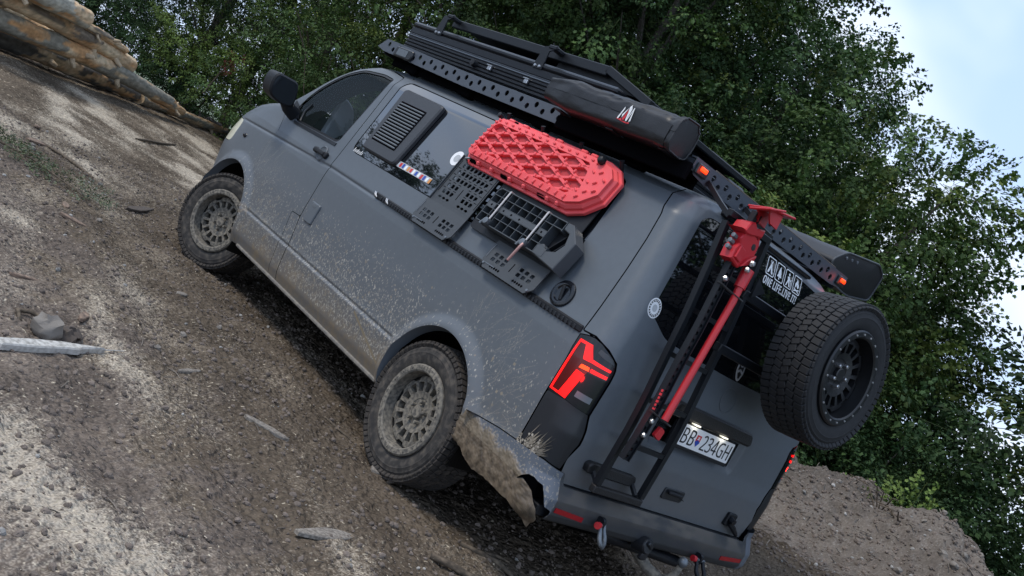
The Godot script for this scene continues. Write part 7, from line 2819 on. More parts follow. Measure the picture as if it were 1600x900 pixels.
func carrier_frame() -> void:
	var o := thing("carrier_frame", "black open load frame raised on brackets over the roof tent", "roof frame", Vector3(1.0, 2.32, 0.0))
	var b := o.position
	for z in [-0.62, 0.45]:
		var s := soup()
		s.box(Vector3(1.155, 2.414, z) - b, Vector3(1.63, 0.056, 0.035), 0.004)
		part(o, "side_bar", s.mesh(), M.black_metal)
		s = soup()
		var a := Vector3(0.345, 2.424, z)
		var e := Vector3(-0.07, 2.315, z)
		s.box((a + e) * 0.5 - b, Vector3((a - e).length() + 0.01, 0.046, 0.035), 0.004, Basis(Vector3.BACK, atan2(a.y - e.y, a.x - e.x)))
		part(o, "sloping_bar", s.mesh(), M.black_metal)
		for x in [1.96, 0.815]:
			s = soup()
			s.prism(PackedVector2Array(v2([x - 0.045, 2.285, x + 0.045, 2.285, x + 0.03, 2.42, x - 0.07, 2.445, x - 0.10, 2.43, x - 0.03, 2.40])), -0.004, 0.004, Transform3D(Basis(Vector3.RIGHT, Vector3.UP, Vector3.BACK), Vector3(0, 0, (z - 0.085) if z < 0 else (z + 0.085)) - b))
			s.box(Vector3(x - 0.045, 2.428, z + (-0.045 if z < 0 else 0.045)) - b, Vector3(0.07, 0.022, 0.10), 0.004)
			var br := part(o, "bracket", s.mesh(), M.black_metal)
			s = soup()
			for dx in [-0.02, 0.02]:
				s.lathe([Vector2(0.0, 0.009), Vector2(0.008, 0.008), Vector2(0.010, 0.0)], Vector3(x + dx, 2.298, -0.709 if z < 0 else 0.54) - b, Basis(Vector3.RIGHT, Vector3(0, 0, -1), Vector3.UP), 8)
			part(br, "bolts", s.mesh(30.0), M.steel)
	var tray := soup()
	tray.box(Vector3(1.08, 2.400, -0.085) - b, Vector3(1.44, 0.014, 1.02), 0.0)
	part(o, "tray_panel", tray.mesh(), M.black_plastic)
	var sm := soup()
	sm.prism(PackedVector2Array(v2([0.80, 2.333, 0.0, 2.333, 0.34, 2.41, 0.80, 2.41])), -0.002, 0.002, Transform3D(Basis.IDENTITY, Vector3(0, 0, -0.595) - b))
	sm.prism(PackedVector2Array(v2([0.80, 2.333, 0.0, 2.333, 0.34, 2.41, 0.80, 2.41])), -0.002, 0.002, Transform3D(Basis.IDENTITY, Vector3(0, 0, 0.425) - b))
	sm.box(Vector3(0.15, 2.365, -0.085) - b, Vector3(0.40, 0.006, 1.02), 0.0, Basis(Vector3.BACK, 0.245))
	part(o, "mesh_side", sm.mesh(), M.black_plastic)
	for k in 6:
		var s := soup()
		s.box(Vector3(lerpf(1.78, 0.35, k / 5.0), 2.415, -0.085) - b, Vector3(0.035, 0.025, 1.05), 0.003)
		part(o, "cross_bar", s.mesh(), M.black_metal)
	var s := soup()
	s.box(Vector3(-0.06, 2.32, -0.085) - b, Vector3(0.035, 0.03, 1.06), 0.003)
	for k in 9:
		s.tube([Vector3(lerpf(0.3, -0.03, k / 8.0), lerpf(2.41, 2.325, k / 8.0), -0.6) - b, Vector3(lerpf(0.3, -0.03, k / 8.0), lerpf(2.41, 2.325, k / 8.0), 0.43) - b], [0.006], 4)
	for k in 14:
		var z := lerpf(-0.6, 0.43, k / 13.0)
		s.tube([Vector3(0.34, 2.42, z) - b, Vector3(-0.06, 2.32, z) - b], [0.005], 4)
	part(o, "mesh_end", s.mesh(), M.black_metal)

# skin of the left awning bag: point at a place along it and an angle round it
func bag(x: float, a: float, off := 0.0) -> Vector3:
	var f := clampf((0.335 - x) / 0.98, 0.0, 1.0)
	var hy := lerpf(0.060, 0.080, smoothstep(0.0, 0.22, f))
	var hz := lerpf(0.062, 0.072, smoothstep(0.0, 0.2, f))
	var cy := lerpf(2.152, 2.147, f)
	var fold := noise.get_noise_2d(x * 190.0 + a * 60.0, a * 70.0)
	var fold2 := noise.get_noise_2d(x * 420.0 - a * 160.0 + 300.0, a * 90.0)
	var sag := sin(a)
	var r := 1.0 + (0.15 * fold + 0.09 * fold2) * (0.4 + 0.6 * maxf(0.0, sag + 0.3))
	if x < -0.55:
		r *= 1.0 + 0.06 * sin((x + 0.55) * 60.0)
	var c := cos(a)
	var s := sin(a)
	var p := 0.48
	return Vector3(x, cy + signf(s) * pow(absf(s), p) * (hy * r + off), -0.885 - signf(c) * pow(absf(c), p) * (hz * r + off))

func left_awning() -> void:
	var o := thing("awning_bag", "rolled black awning bag with small mountain emblem along the left roof edge", "awning", Vector3(-0.2, 2.07, -0.885), "awning bags on the roof rack")
	var b := o.position
	var s := soup()
	var nx := 96
	var na := 44
	for i in nx:
		for k in na:
			var x0 := lerpf(0.335, -0.645, float(i) / nx)
			var x1 := lerpf(0.335, -0.645, float(i + 1) / nx)
			var a0 := TAU * k / na
			var a1 := TAU * (k + 1) / na
			s.poly([bag(x0, a0) - b, bag(x1, a0) - b, bag(x1, a1) - b, bag(x0, a1) - b], bag(x0, a0) - Vector3(x0, 2.15, -0.885))
	for e in [[0.335, 1.0, 0.012], [-0.645, -1.0, 0.006]]:
		for k in na:
			var c := Vector3(e[0] + e[1] * e[2], 2.148, -0.885)
			s.poly([c - b, bag(e[0], TAU * k / na) - b, bag(e[0], TAU * (k + 1) / na) - b], Vector3(e[1], 0, 0))
	part(o, "bag", s.mesh(70.0), M.canvas)
	s = soup()
	for e in [[-0.645, 0.005]]:
		var pts := []
		for k in na + 1:
			pts.append(bag(e[0], TAU * k / na, 0.002) - b)
		s.tube(pts, [e[1]], 6, false)
	part(o, "end_piping", s.mesh(60.0), M.canvas)
	s = soup()
	for k in 12:
		var a0 := lerpf(0.4, 1.6, k / 12.0)
		var a1 := lerpf(0.4, 1.6, (k + 1) / 12.0)
		s.poly([bag(-0.54, -a0 + 0.5, 0.003) - b, bag(-0.61, -a0 + 0.5, 0.003) - b, bag(-0.61, -a1 + 0.5, 0.003) - b, bag(-0.54, -a1 + 0.5, 0.003) - b], Vector3(0, 0, -1))
	part(o, "end_flap", s.mesh(60.0), M.canvas)
	# emblem: white peaks over a red foot
	var lay := func(pl: Array, off: float) -> ArrayMesh:
		var q := soup()
		var poly := PackedVector2Array(pl)
		var idx := Geometry2D.triangulate_polygon(poly)
		for t in range(0, idx.size(), 3):
			var w := []
			for m in 3:
				var e: Vector2 = poly[idx[t + m]]
				w.append(bag(-0.315 - e.x * 0.78, -0.16 + e.y * 0.80 / 0.105, off) - b)
			q.poly(w, Vector3(0, 0.3, -1))
		return q.mesh(0.0)
	var em := sub(o, "emblem")
	for pl in [v2([-0.062, 0.006, -0.044, 0.040, -0.038, 0.030, -0.050, 0.002]), v2([-0.036, 0.020, 0.002, 0.072, 0.010, 0.052, 0.014, 0.000, 0.004, 0.022, -0.006, 0.044, -0.026, 0.012]), v2([0.018, 0.002, 0.034, 0.046, 0.040, 0.048, 0.058, 0.004, 0.050, 0.012, 0.046, 0.000, 0.036, 0.030, 0.026, 0.004]), v2([0.004, 0.024, 0.012, 0.054, 0.022, 0.036, 0.020, 0.004, 0.012, 0.008])]:
		part(em, "peak", lay.call(pl, 0.0035), M.white_print)
	for pl in [v2([-0.066, 0.0, -0.058, 0.008, -0.046, 0.0, -0.030, 0.010, -0.012, -0.003, 0.014, 0.0, 0.030, -0.003, 0.050, 0.003, 0.056, -0.008, 0.02, -0.010]), v2([-0.020, 0.010, -0.004, 0.034, 0.004, 0.016, -0.004, 0.0])]:
		part(em, "red_foot", lay.call(pl, 0.003), M.red_print)
	s = soup()
	s.box(Vector3(-0.20, 2.035, -0.805) - b, Vector3(0.98, 0.085, 0.03), 0.004)
	part(o, "under_bag_shade", s.mesh(), M.liner)  # black box added as the shade below the bag, hides the rail
	# bracket that holds the bag to the rail
	for x in [0.22, -0.2, -0.58]:
		s = soup()
		s.box(Vector3(x, 2.09, -0.80) - b, Vector3(0.06, 0.09, 0.02), 0.004)
		s.box(Vector3(x, 2.066, -0.85) - b, Vector3(0.06, 0.008, 0.12), 0.002)
		part(o, "bracket", s.mesh(), M.black_metal)

func right_awning() -> void:
	var o := thing("awning_bag", "wide black awning bag on the right roof edge, its square end above the spare wheel", "awning", Vector3(0.4, 2.04, 1.0), "awning bags on the roof rack")
	var b := o.position
	var sec := rounded(v2([0.70, 2.16, 0.80, 2.245, 1.16, 2.312, 1.255, 2.268, 1.245, 2.10, 1.0, 2.040, 0.78, 2.055]), 0.035, 4)
	var at := func(x: float, k: int, grow := 1.0) -> Vector3:
		var q: Vector2 = sec[k % sec.size()]
		var m := Vector2(1.0, 2.17)
		var w := 1.0 + 0.07 * noise.get_noise_2d(x * 260.0, q.angle_to_point(m) * 60.0)
		q = m + (q - m) * w * grow
		return Vector3(x, q.y, q.x) - b
	var s := soup()
	var nx := 50
	for i in nx:
		for k in sec.size():
			var x0 := lerpf(-0.615, 1.5, float(i) / nx)
			var x1 := lerpf(-0.615, 1.5, float(i + 1) / nx)
			var q := [at.call(x0, k), at.call(x1, k), at.call(x1, k + 1), at.call(x0, k + 1)]
			s.poly(q, q[0] - (Vector3(x0, 2.17, 1.0) - b))
	for e in [[-0.615, -1.0], [1.5, 1.0]]:
		for k in sec.size():
			for g in [[1.0, 0.6, 0.0], [0.6, 0.0, 0.012]]:
				var i0: Vector3 = at.call(e[0], k, g[0]) + Vector3(e[1] * g[2], 0, 0)
				var i1: Vector3 = at.call(e[0], k + 1, g[0]) + Vector3(e[1] * g[2], 0, 0)
				s.poly([i0, i1, at.call(e[0], k + 1, g[1]) + Vector3(e[1] * 0.012, 0, 0), at.call(e[0], k, g[1]) + Vector3(e[1] * 0.012, 0, 0)], Vector3(e[1], 0, 0))
	part(o, "bag", s.mesh(50.0), M.canvas)
	s = soup()
	var pts := []
	for k in sec.size() + 1:
		pts.append(at.call(-0.617, k, 1.01))
	s.tube(pts, [0.006], 6, false)
	part(o, "end_piping", s.mesh(60.0), M.grey_plastic)
	s = soup()
	for z in [0.80, 0.86, 0.92]:
		s.lathe([Vector2(0.0, 0.012), Vector2(0.009, 0.010), Vector2(0.011, 0.0)], Vector3(-0.617, 2.215 + 0.16 * (z - 0.8), z) - b, Basis(Vector3.BACK, Vector3(-1, 0, 0), Vector3.UP), 8)
	part(o, "studs", s.mesh(30.0), M.grey_steel)
	for x in [-0.4, 0.4, 1.2]:
		s = soup()
		s.box(Vector3(x, 2.08, 0.80) - b, Vector3(0.06, 0.09, 0.04), 0.004)
		part(o, "bracket", s.mesh(), M.black_metal)

func recovery_board() -> void:
	var xf0 := glass_frame(0.15, 0.43, 0.03)
	var o := thing("recovery_board", "red plastic recovery board with diamond lattice, fixed over the side window", "recovery board", xf0.origin)
	var xf := glass_frame(0, 0, 0)
	xf.origin -= xf0.origin
	xf.origin += xf.basis.x * 0.048
	xf.basis.x *= 0.955
	var outline := PackedVector2Array(v2([0.735, 0.335, 0.70, 0.285, 0.665, 0.272, -0.275, 0.272, -0.375, 0.315, -0.455, 0.40, -0.462, 0.53, -0.40, 0.590, -0.30, 0.612, 0.62, 0.615, 0.675, 0.585]))
	var s := soup()
	s.prism(outline, 0.026, 0.046, xf, 0.004)
	var base := part(o, "base_board", s.mesh(), M.red_plastic)
	var inner := PackedVector2Array(v2([0.705, 0.345, 0.675, 0.297, -0.265, 0.290, -0.365, 0.330, -0.440, 0.41, -0.447, 0.525, -0.39, 0.575, -0.30, 0.597, 0.62, 0.597, 0.66, 0.565]))
	s = soup()
	s.prism(inner, 0.046, 0.074, xf, 0.012)
	part(o, "board_body", s.mesh(), M.red_plastic)
	# rim round the lattice
	var hole := PackedVector2Array(v2([0.655, 0.355, -0.235, 0.352, -0.30, 0.40, -0.24, 0.548, 0.60, 0.545, 0.645, 0.50]))
	var outer := PackedVector2Array(v2([0.690, 0.338, 0.665, 0.318, -0.26, 0.312, -0.35, 0.345, -0.425, 0.415, -0.432, 0.52, -0.385, 0.562, -0.295, 0.582, 0.61, 0.582, 0.648, 0.555]))
	s = soup()
	for i in hole.size():
		pass
	for piece in Geometry2D.clip_polygons(outer, hole):
		if Geometry2D.is_polygon_clockwise(piece):
			continue
	# the rim as strips between two outlines of equal count
	var rim_o := v2([0.690, 0.338, 0.665, 0.318, 0.20, 0.315, -0.26, 0.312, -0.35, 0.345, -0.425, 0.415, -0.432, 0.52, -0.385, 0.562, -0.295, 0.582, 0.15, 0.582, 0.61, 0.582, 0.648, 0.555])
	var rim_i := v2([0.655, 0.365, 0.635, 0.355, 0.20, 0.354, -0.225, 0.352, -0.235, 0.357, -0.295, 0.40, -0.29, 0.425, -0.25, 0.53, -0.23, 0.545, 0.15, 0.546, 0.60, 0.545, 0.628, 0.525])
	for i in rim_o.size():
		var j := (i + 1) % rim_o.size()
		var q := [rim_o[i], rim_o[j], rim_i[j], rim_i[i]]
		var at := func(w: Vector2, n: float) -> Vector3: return xf * Vector3(w.x, w.y, n)
		s.poly([at.call(q[0], 0.092), at.call(q[1], 0.092), at.call(q[2], 0.098), at.call(q[3], 0.098)], xf.basis.z)
		s.poly([at.call(q[0], 0.070), at.call(q[1], 0.070), at.call(q[1], 0.092), at.call(q[0], 0.092)], xf.basis * Vector3(q[0].x - 0.15, (q[0].y - 0.44) * 4.0, 0))
		s.poly([at.call(q[3], 0.070), at.call(q[2], 0.070), at.call(q[2], 0.098), at.call(q[3], 0.098)], xf.basis * Vector3(0.15 - q[3].x, (0.44 - q[3].y) * 4.0, 0))
	part(o, "rim", s.mesh(), M.red_plastic)
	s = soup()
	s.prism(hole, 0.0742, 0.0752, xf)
	part(o, "lattice_floor", s.mesh(), M.red_shade)  # shade between the ribs, painted as a darker red floor
	# diagonal ribs in two directions, cut to the rim
	var big := PackedVector2Array(v2([0.66, 0.35, -0.24, 0.346, -0.31, 0.40, -0.245, 0.553, 0.605, 0.55, 0.65, 0.505]))
	var knobs := soup()
	for dirn in [Vector2(0.117, -0.037).normalized(), Vector2(0.117, 0.035).normalized()]:
		var nrm: Vector2 = dirn.orthogonal()
		var ribs := soup()
		for k in range(-9, 10):
			var c: Vector2 = Vector2(0.576, 0.449) + Vector2(-0.228, 0.0) * (k * 1.0 + 0.5)
			var w := 0.0088
			var rib := PackedVector2Array([c - dirn * 1.2 - nrm * w, c + dirn * 1.2 - nrm * w, c + dirn * 1.2 + nrm * w, c - dirn * 1.2 + nrm * w])
			for piece in Geometry2D.intersect_polygons(rib, big):
				ribs.prism(piece, 0.075, 0.0945, xf, 0.003)
		part(o, "lattice_ribs", ribs.mesh(), M.red_plastic)
	for i in range(-12, 12):
		for j in range(-12, 12):
			var q: Vector2 = Vector2(0.576, 0.449) + Vector2(-0.117, 0.037) * i * 0.5 + Vector2(-0.117, -0.035) * j * 0.5
			if posmod(i, 2) + posmod(j, 2) != 1: continue
			if sdf(big, q) < -0.008:
				var d := Vector2(0.117, -0.037 if posmod(j, 2) == 1 else 0.035)
				knobs.box(xf * Vector3(q.x, q.y, 0.097), Vector3(0.014, 0.021, 0.011), 0.003, xf.basis * Basis(Vector3.BACK, d.angle()))
	# knobs along the rim and on the bare end
	for k in 14:
		var x := lerpf(0.62, -0.24, k / 13.0)
		knobs.box(xf * Vector3(x, 0.334, 0.098), Vector3(0.013, 0.026, 0.012), 0.003, xf.basis * Basis(Vector3.BACK, 0.25))
		knobs.box(xf * Vector3(x, 0.564, 0.098), Vector3(0.022, 0.012, 0.012), 0.003, xf.basis * Basis(Vector3.BACK, 0.25))
	for k in 7:
		knobs.box(xf * Vector3(lerpf(0.67, 0.635, k / 6.0), lerpf(0.36, 0.545, k / 6.0), 0.098), Vector3(0.020, 0.012, 0.014), 0.003, xf.basis)
	for e in [[-0.31, 0.36], [-0.34, 0.40], [-0.31, 0.45], [-0.36, 0.46], [-0.39, 0.42], [-0.30, 0.51], [-0.35, 0.52], [-0.40, 0.49], [-0.28, 0.39], [-0.29, 0.56]]:
		knobs.box(xf * Vector3(e[0], e[1], 0.098), Vector3(0.026, 0.010, 0.012), 0.003, xf.basis * Basis(Vector3.BACK, 0.5 if int(e[1] * 100) % 2 else -0.7))
	part(o, "studs", knobs.mesh(), M.red_plastic)
	s = soup()
	s.prism(PackedVector2Array(v2([-0.24, 0.35, -0.30, 0.395, -0.285, 0.43, -0.335, 0.52, -0.40, 0.55, -0.425, 0.515, -0.42, 0.42, -0.35, 0.35, -0.26, 0.32])), 0.074, 0.093, xf, 0.004)
	s.prism(PackedVector2Array(v2([-0.285, 0.43, -0.245, 0.545, -0.29, 0.575, -0.38, 0.56, -0.40, 0.55, -0.335, 0.52])), 0.074, 0.0925, xf, 0.004)
	part(o, "bare_end", s.mesh(), M.red_plastic)
	# hand slots and buttresses along both long edges
	for x in [0.625, 0.30, -0.05]:
		s = soup()
		s.prism(rounded(v2([x - 0.032, 0.0, x + 0.032, 0.0, x + 0.032, 0.023, x - 0.032, 0.023]), 0.007), 0.0, 0.005, Transform3D(Basis(xf.basis.x, (xf.basis.z * 0.75 + xf.basis.y * 0.66).normalized(), (xf.basis.z * 0.66 - xf.basis.y * 0.75).normalized()), xf * Vector3(0, 0.288, 0.050)))
		part(o, "hand_slot", s.mesh(), M.liner)
	for x in [0.52, 0.10, -0.20, -0.42]:
		s = soup()
		s.prism(rounded(v2([x - 0.03, 0.585, x + 0.03, 0.585, x + 0.03, 0.598, x - 0.03, 0.598]), 0.005), 0.074, 0.080, xf)
		if x > -0.3:
			part(o, "hand_slot", s.mesh(), M.liner)
	for x in [0.555, 0.42, 0.235, 0.10, -0.115, -0.20]:
		s = soup()
		s.box(xf * Vector3(x, 0.296, 0.064), Vector3(0.026, 0.026, 0.030), 0.006, xf.basis * Basis(Vector3.RIGHT, 0.6))
		part(o, "buttress", s.mesh(), M.red_plastic)
		s = soup()
		s.box(xf * Vector3(x - 0.012, 0.589, 0.076), Vector3(0.05, 0.022, 0.03), 0.006, xf.basis * Basis(Vector3.RIGHT, -0.4))
		part(o, "buttress", s.mesh(), M.red_plastic)
	# pins and knobs that hold it
	s = soup()
	for e in [[0.665, 0.628, 0.05, 0.012], [0.33, 0.634, 0.05, 0.012], [-0.02, 0.634, 0.05, 0.012], [-0.37, 0.622, 0.06, 0.011]]:
		s.tube([xf * Vector3(e[0], e[1] - 0.03, 0.01), xf * Vector3(e[0], e[1] + 0.012, e[2])], [0.009, 0.013], 8)
	part(o, "fixing_pins", s.mesh(40.0), M.black_plastic)
	s = soup()
	s.lathe([Vector2(0.0, 0.034), Vector2(0.016, 0.030), Vector2(0.022, 0.018), Vector2(0.020, 0.0)], xf * Vector3(-0.305, 0.575, 0.095), Basis(xf.basis.x, xf.basis.z, xf.basis.y), 16)
	s.lathe([Vector2(0.0, 0.03), Vector2(0.014, 0.026), Vector2(0.016, 0.0)], xf * Vector3(0.66, 0.592, 0.075), Basis(xf.basis.x, xf.basis.z, xf.basis.y), 12)
	part(o, "clamp_knobs", s.mesh(50.0), M.black_plastic)
	s = soup()
	s.tube([xf * Vector3(0.70, 0.285, 0.035), xf * Vector3(0.685, 0.29, 0.065), xf * Vector3(0.645, 0.298, 0.072)], [0.008], 8)
	part(o, "wire_hook", s.mesh(50.0), M.steel)

func levelling_ramp() -> void:
	var xf0 := glass_frame(-0.1, 0.12, 0.03)
	var o := thing("levelling_ramp", "dark grey plastic levelling ramp with open square cells clamped below the red board", "levelling ramp", xf0.origin)
	var xf := glass_frame(0, 0, 0)
	xf.origin -= xf0.origin
	var z0 := 0.040
	var z1 := 0.110
	var wall := func(s: Soup, xa: float, va: float, xb: float, vb: float, t: float, top := 0.110) -> void:
		var a := Vector2(xa, va)
		var b := Vector2(xb, vb)
		var d := (b - a).normalized()
		s.box(xf * Vector3((xa + xb) * 0.5, (va + vb) * 0.5, (z0 + top) * 0.5), Vector3((b - a).length() + t, t, top - z0), 0.0, xf.basis * Basis(Vector3.BACK, d.angle()))
	var s := soup()
	var x_l := 0.232
	var x_r := -0.340
	var v_b := 0.017
	var v_t := 0.222
	wall.call(s, x_l, v_b, x_l, v_t - 0.02, 0.005)
	wall.call(s, x_l, v_t - 0.02, x_l - 0.02, v_t, 0.005)
	wall.call(s, x_l, v_b, x_r, v_b, 0.005)
	wall.call(s, x_l - 0.02, v_t, x_r, v_t, 0.005)
	wall.call(s, x_r, v_b, x_r, v_b + 0.045, 0.004)
	wall.call(s, x_r, v_t, x_r, v_t - 0.05, 0.004)
	part(o, "outer_wall", s.mesh(), M.ramp_plastic)
	s = soup()
	for v in [0.066, 0.104, 0.136, 0.178]:
		wall.call(s, x_l, v, x_r + (0.0 if v < 0.07 or v > 0.17 else 0.075), v, 0.0035, 0.1095)
	for x in [0.170, 0.118, 0.138, 0.060, -0.008, -0.076, -0.140, -0.185, -0.207, -0.268]:
		wall.call(s, x, v_b, x, v_t, 0.0035, 0.1085)
	part(o, "cell_walls", s.mesh(), M.ramp_plastic)
	s = soup()
	for e in [[0.232, 0.170], [0.138, -0.185], [-0.207, -0.268]]:
		s.box(xf * Vector3((e[0] + e[1]) * 0.5, 0.120, 0.1075), Vector3(e[0] - e[1], 0.032, 0.004), 0.0, xf.basis)
	part(o, "middle_web", s.mesh(), M.ramp_plastic)
	s = soup()
	for x in [0.20, 0.09, 0.022, -0.048, -0.235]:
		s.lathe([Vector2(0.0, 0.0015), Vector2(0.006, 0.0012), Vector2(0.0065, 0.0)], xf * Vector3(x, 0.120, 0.1095), Basis(xf.basis.x, xf.basis.z, xf.basis.y), 8)
	part(o, "web_holes", s.mesh(), M.liner)
	s = soup()
	s.prism(PackedVector2Array(v2([x_l, v_b, x_l, v_t, x_r, v_t, x_r, v_b])), 0.034, 0.040, xf)
	part(o, "back_sheet", s.mesh(), M.black_plastic)
	# solid toe with a scooped recess
	s = soup()
	s.prism(PackedVector2Array(v2([-0.268, 0.012, -0.455, -0.010, -0.472, 0.150, -0.385, 0.226, -0.342, 0.224, -0.345, 0.185, -0.395, 0.176, -0.418, 0.118, -0.395, 0.07, -0.345, 0.052, -0.300, 0.078, -0.268, 0.064])), 0.030, 0.1085, xf, 0.004)
	part(o, "toe", s.mesh(), M.ramp_plastic)
	s = soup()
	s.prism(PackedVector2Array(v2([-0.268, 0.06, -0.42, 0.06, -0.42, 0.19, -0.268, 0.19])), 0.034, 0.050, xf)
	s.box(xf * Vector3(-0.335, 0.115, 0.062), Vector3(0.004, 0.12, 0.03), 0.0, xf.basis * Basis(Vector3.BACK, 0.5))
	s.box(xf * Vector3(-0.375, 0.115, 0.062), Vector3(0.004, 0.10, 0.03), 0.0, xf.basis * Basis(Vector3.BACK, 0.5))
	part(o, "scoop", s.mesh(), M.black_plastic)
	# two clamping rods with knobs
	for e in [[0.128, 0.0], [-0.196, 1.0]]:
		s = soup()
		s.tube([xf * Vector3(e[0], 0.222, 0.118), xf * Vector3(e[0], 0.045, 0.118)], [0.0055], 8)
		s.tube([xf * Vector3(e[0], 0.222, 0.118), xf * Vector3(e[0], 0.228, 0.05)], [0.0055], 8)
		part(o, "clamp_rod", s.mesh(50.0), M.clamp_silver)
		s = soup()
		s.lathe([Vector2(0.0, 0.02), Vector2(0.018, 0.017), Vector2(0.021, 0.0), Vector2(0.015, -0.014)], xf * Vector3(e[0], 0.028, 0.118), Basis(xf.basis.x, xf.basis.z, xf.basis.y), 12)
		s.tube([xf * Vector3(e[0] + 0.02, 0.035, 0.125), xf * Vector3(e[0] + 0.028, 0.0, 0.13)], [0.006], 6)
		part(o, "clamp_knob", s.mesh(40.0), M.grey_steel)
		if e[1] > 0.5:
			s = soup()
			s.tube([xf * Vector3(e[0] - 0.012, 0.022, 0.13), xf * Vector3(e[0] - 0.020, 0.0, 0.14), xf * Vector3(e[0] + 0.004, -0.085, 0.125)], [0.007, 0.0075, 0.007], 8)
			part(o, "clamp_lever", s.mesh(50.0), M.clamp_pink)

# ------------------------------------------------------------------ things lying on the ground

func lay(x: float, z: float, up := 0.0) -> Vector3:
	return Vector3(x, ground_height(x, z) + fine(x, z) + up, z)

func make_debris() -> void:
	var r := RandomNumberGenerator.new()
	r.seed = 31
	# split board in the foreground
	var at := lay(0.40, -2.52, 0.022)
	var end := lay(0.53, -2.27, 0.012)
	var o := thing("split_board", "long pale grey splintered board lying on the dirt at the left edge", "board", at)
	var s := soup()
	var d := Vector3(0.50, 0, 0.92).normalized()
	var b := Basis(d, Vector3.UP, d.cross(Vector3.UP))
	s.prism(PackedVector2Array(v2([-0.30, -0.03, -0.1, -0.042, 0.08, -0.038, 0.12, -0.03, 0.26, -0.012, 0.30, 0.0, 0.15, 0.014, 0.12, 0.03, 0.05, 0.024, -0.10, 0.032, -0.29, 0.026])), -0.018, 0.012, Transform3D(Basis(d, d.cross(Vector3.UP), Vector3.UP), Vector3.ZERO), 0.006)
	part(o, "plank", s.mesh(), M.grey_wood)
	s = soup()
	s.tube([d * 0.2, d * 0.42 + Vector3(0, 0.004, 0)], [0.004, 0.002], 5)
	part(o, "splinter", s.mesh(), M.grey_wood)
	# clods behind it
	for e in [[0.545, -2.53, 0.065, 11, "pale rounded lump of dry clay behind the splintered board"], [0.575, -2.44, 0.05, 12, "dark broken clod of soil beside the pale clay lump"], [0.62, -2.40, 0.05, 13, "dark clod of soil at the right end of the two clods behind the board"]]:
		single("clod", blob_mesh(e[3], 0.5, 9, 12, 70.0), M.stone if e[3] == 11 else M.clod, e[4], "clod", "clods by the board", Transform3D(Basis.from_euler(Vector3(0.3, e[3], 0.1)).scaled_local(Vector3(e[2], e[2] * 0.8, e[2])), lay(e[0], e[1], e[2] * 0.4)))
	s = soup()
	s.tube([Vector3(-0.03, 0.0, -0.05), Vector3(0.03, 0.025, -0.06), Vector3(0.05, 0.03, 0.0), Vector3(0.02, 0.02, 0.06), Vector3(-0.04, 0.01, 0.10)], [0.010, 0.012, 0.012, 0.011, 0.008], 8)
	single("root", s.mesh(60.0), M.stick_wood, "bent grey root sticking out of the dirt behind the board", "root", "", Transform3D(Basis.IDENTITY, lay(0.66, -2.57)))
	# flat slabs of bark
	for e in [[0.143, -1.543, 0.13, 0.03, 2.2, "grey slab of bark lying alone on dark dirt left of the rear wheel", "weathered_wood"], [-0.74, -1.64, 0.17, 0.045, 1.4, "broad flat grey slab of bark below the rear wheel", "weathered_wood"], [1.246, -2.5, 0.10, 0.02, 1.2, "reddish curl of bark in the ruts at the left edge", "bark_piece"],
			[4.184, -1.05, 0.35, 0.05, 0.6, "long dark flake of bark in front of the front wheel", "clod"], [5.49, -1.63, 0.24, 0.05, 0.7, "orange strip of bark near the left edge, nearest the logs", "bark_piece"], [6.3, -1.5, 0.10, 0.03, 0.4, "small orange chip of bark beyond the orange strip", "bark_piece"],
			[3.15, -1.9, 0.12, 0.03, 0.2, "thin brown bark strip left of the weed twig", "bark_piece"], [2.75, -1.95, 0.10, 0.025, 1.9, "small tan bark flake below the weed twig", "bark_piece"], [0.90, -2.28, 0.07, 0.02, 0.4, "small tan chip of bark above the clods", "bark_piece"], [0.0, -0.94, 0.05, 0.035, 0.3, "pale chip of wood at the foot of the rear tyre", "weathered_wood"],
			[1.9, -1.43, 0.06, 0.03, 0.9, "pale stone-like chip in the rut below the front wheel", "weathered_wood"], [0.62, -1.80, 0.11, 0.018, 1.0, "thin pale splinter lying along the rut", "weathered_wood"]]:
		s = soup()
		var pl := []
		for k in 9:
			var a := TAU * k / 9.0
			pl.append(Vector2(cos(a) * e[2] * r.randf_range(0.8, 1.1), sin(a) * e[3] * r.randf_range(0.7, 1.2)))
		var slope := Vector3(r.randfn(0, 0.06), 1, r.randfn(0, 0.06)).normalized()
		var dd := Vector3(cos(e[4]), 0, sin(e[4]))
		dd = (dd - slope * dd.dot(slope)).normalized()
		s.prism(PackedVector2Array(pl), -0.008, 0.010, Transform3D(Basis(dd, slope.cross(dd), slope), Vector3.ZERO), 0.004)
		single("bark_slab", s.mesh(), M[e[6]], e[5], "bark", "pieces of bark on the dirt", Transform3D(Basis.IDENTITY, lay(e[0], e[1], 0.006)))
	# sticks
	for e in [[[-0.60, -0.78], [-0.74, -0.62], [-0.82, -0.58], 0.013, "forked grey stick on the dirt behind the rear wheel"], [[-0.78, -1.10], [-0.90, -0.95], [-0.88, -0.80], 0.017, "thick curved pale stick at the lower edge behind the rear wheel"], [[-1.0, -1.0], [-0.98, -0.86], [-0.94, -0.84], 0.015, "short bent stick cut by the lower edge of the view"],
			[[5.6, -1.6], [5.1, -1.4], [4.75, -1.32], 0.014, "thin pale stick lying below the orange bark strip"], [[8.6, 0.15], [9.3, 0.7], [10.0, 1.15], 0.018, "long thin branch on the dirt in front of the log pile"], [[4.6, -2.35], [4.9, -2.1], [5.3, -2.2], 0.012, "pale twig at the left edge above the weed"],
			[[10.5, 2.6], [11.2, 3.1], [11.9, 3.8], 0.02, "pale branch on the dirt left of the bonnet"], [[0.55, -1.0], [0.42, -0.98], [0.30, -0.93], 0.006, "dark twig on the dirt beside the sill"]]:
		s = soup()
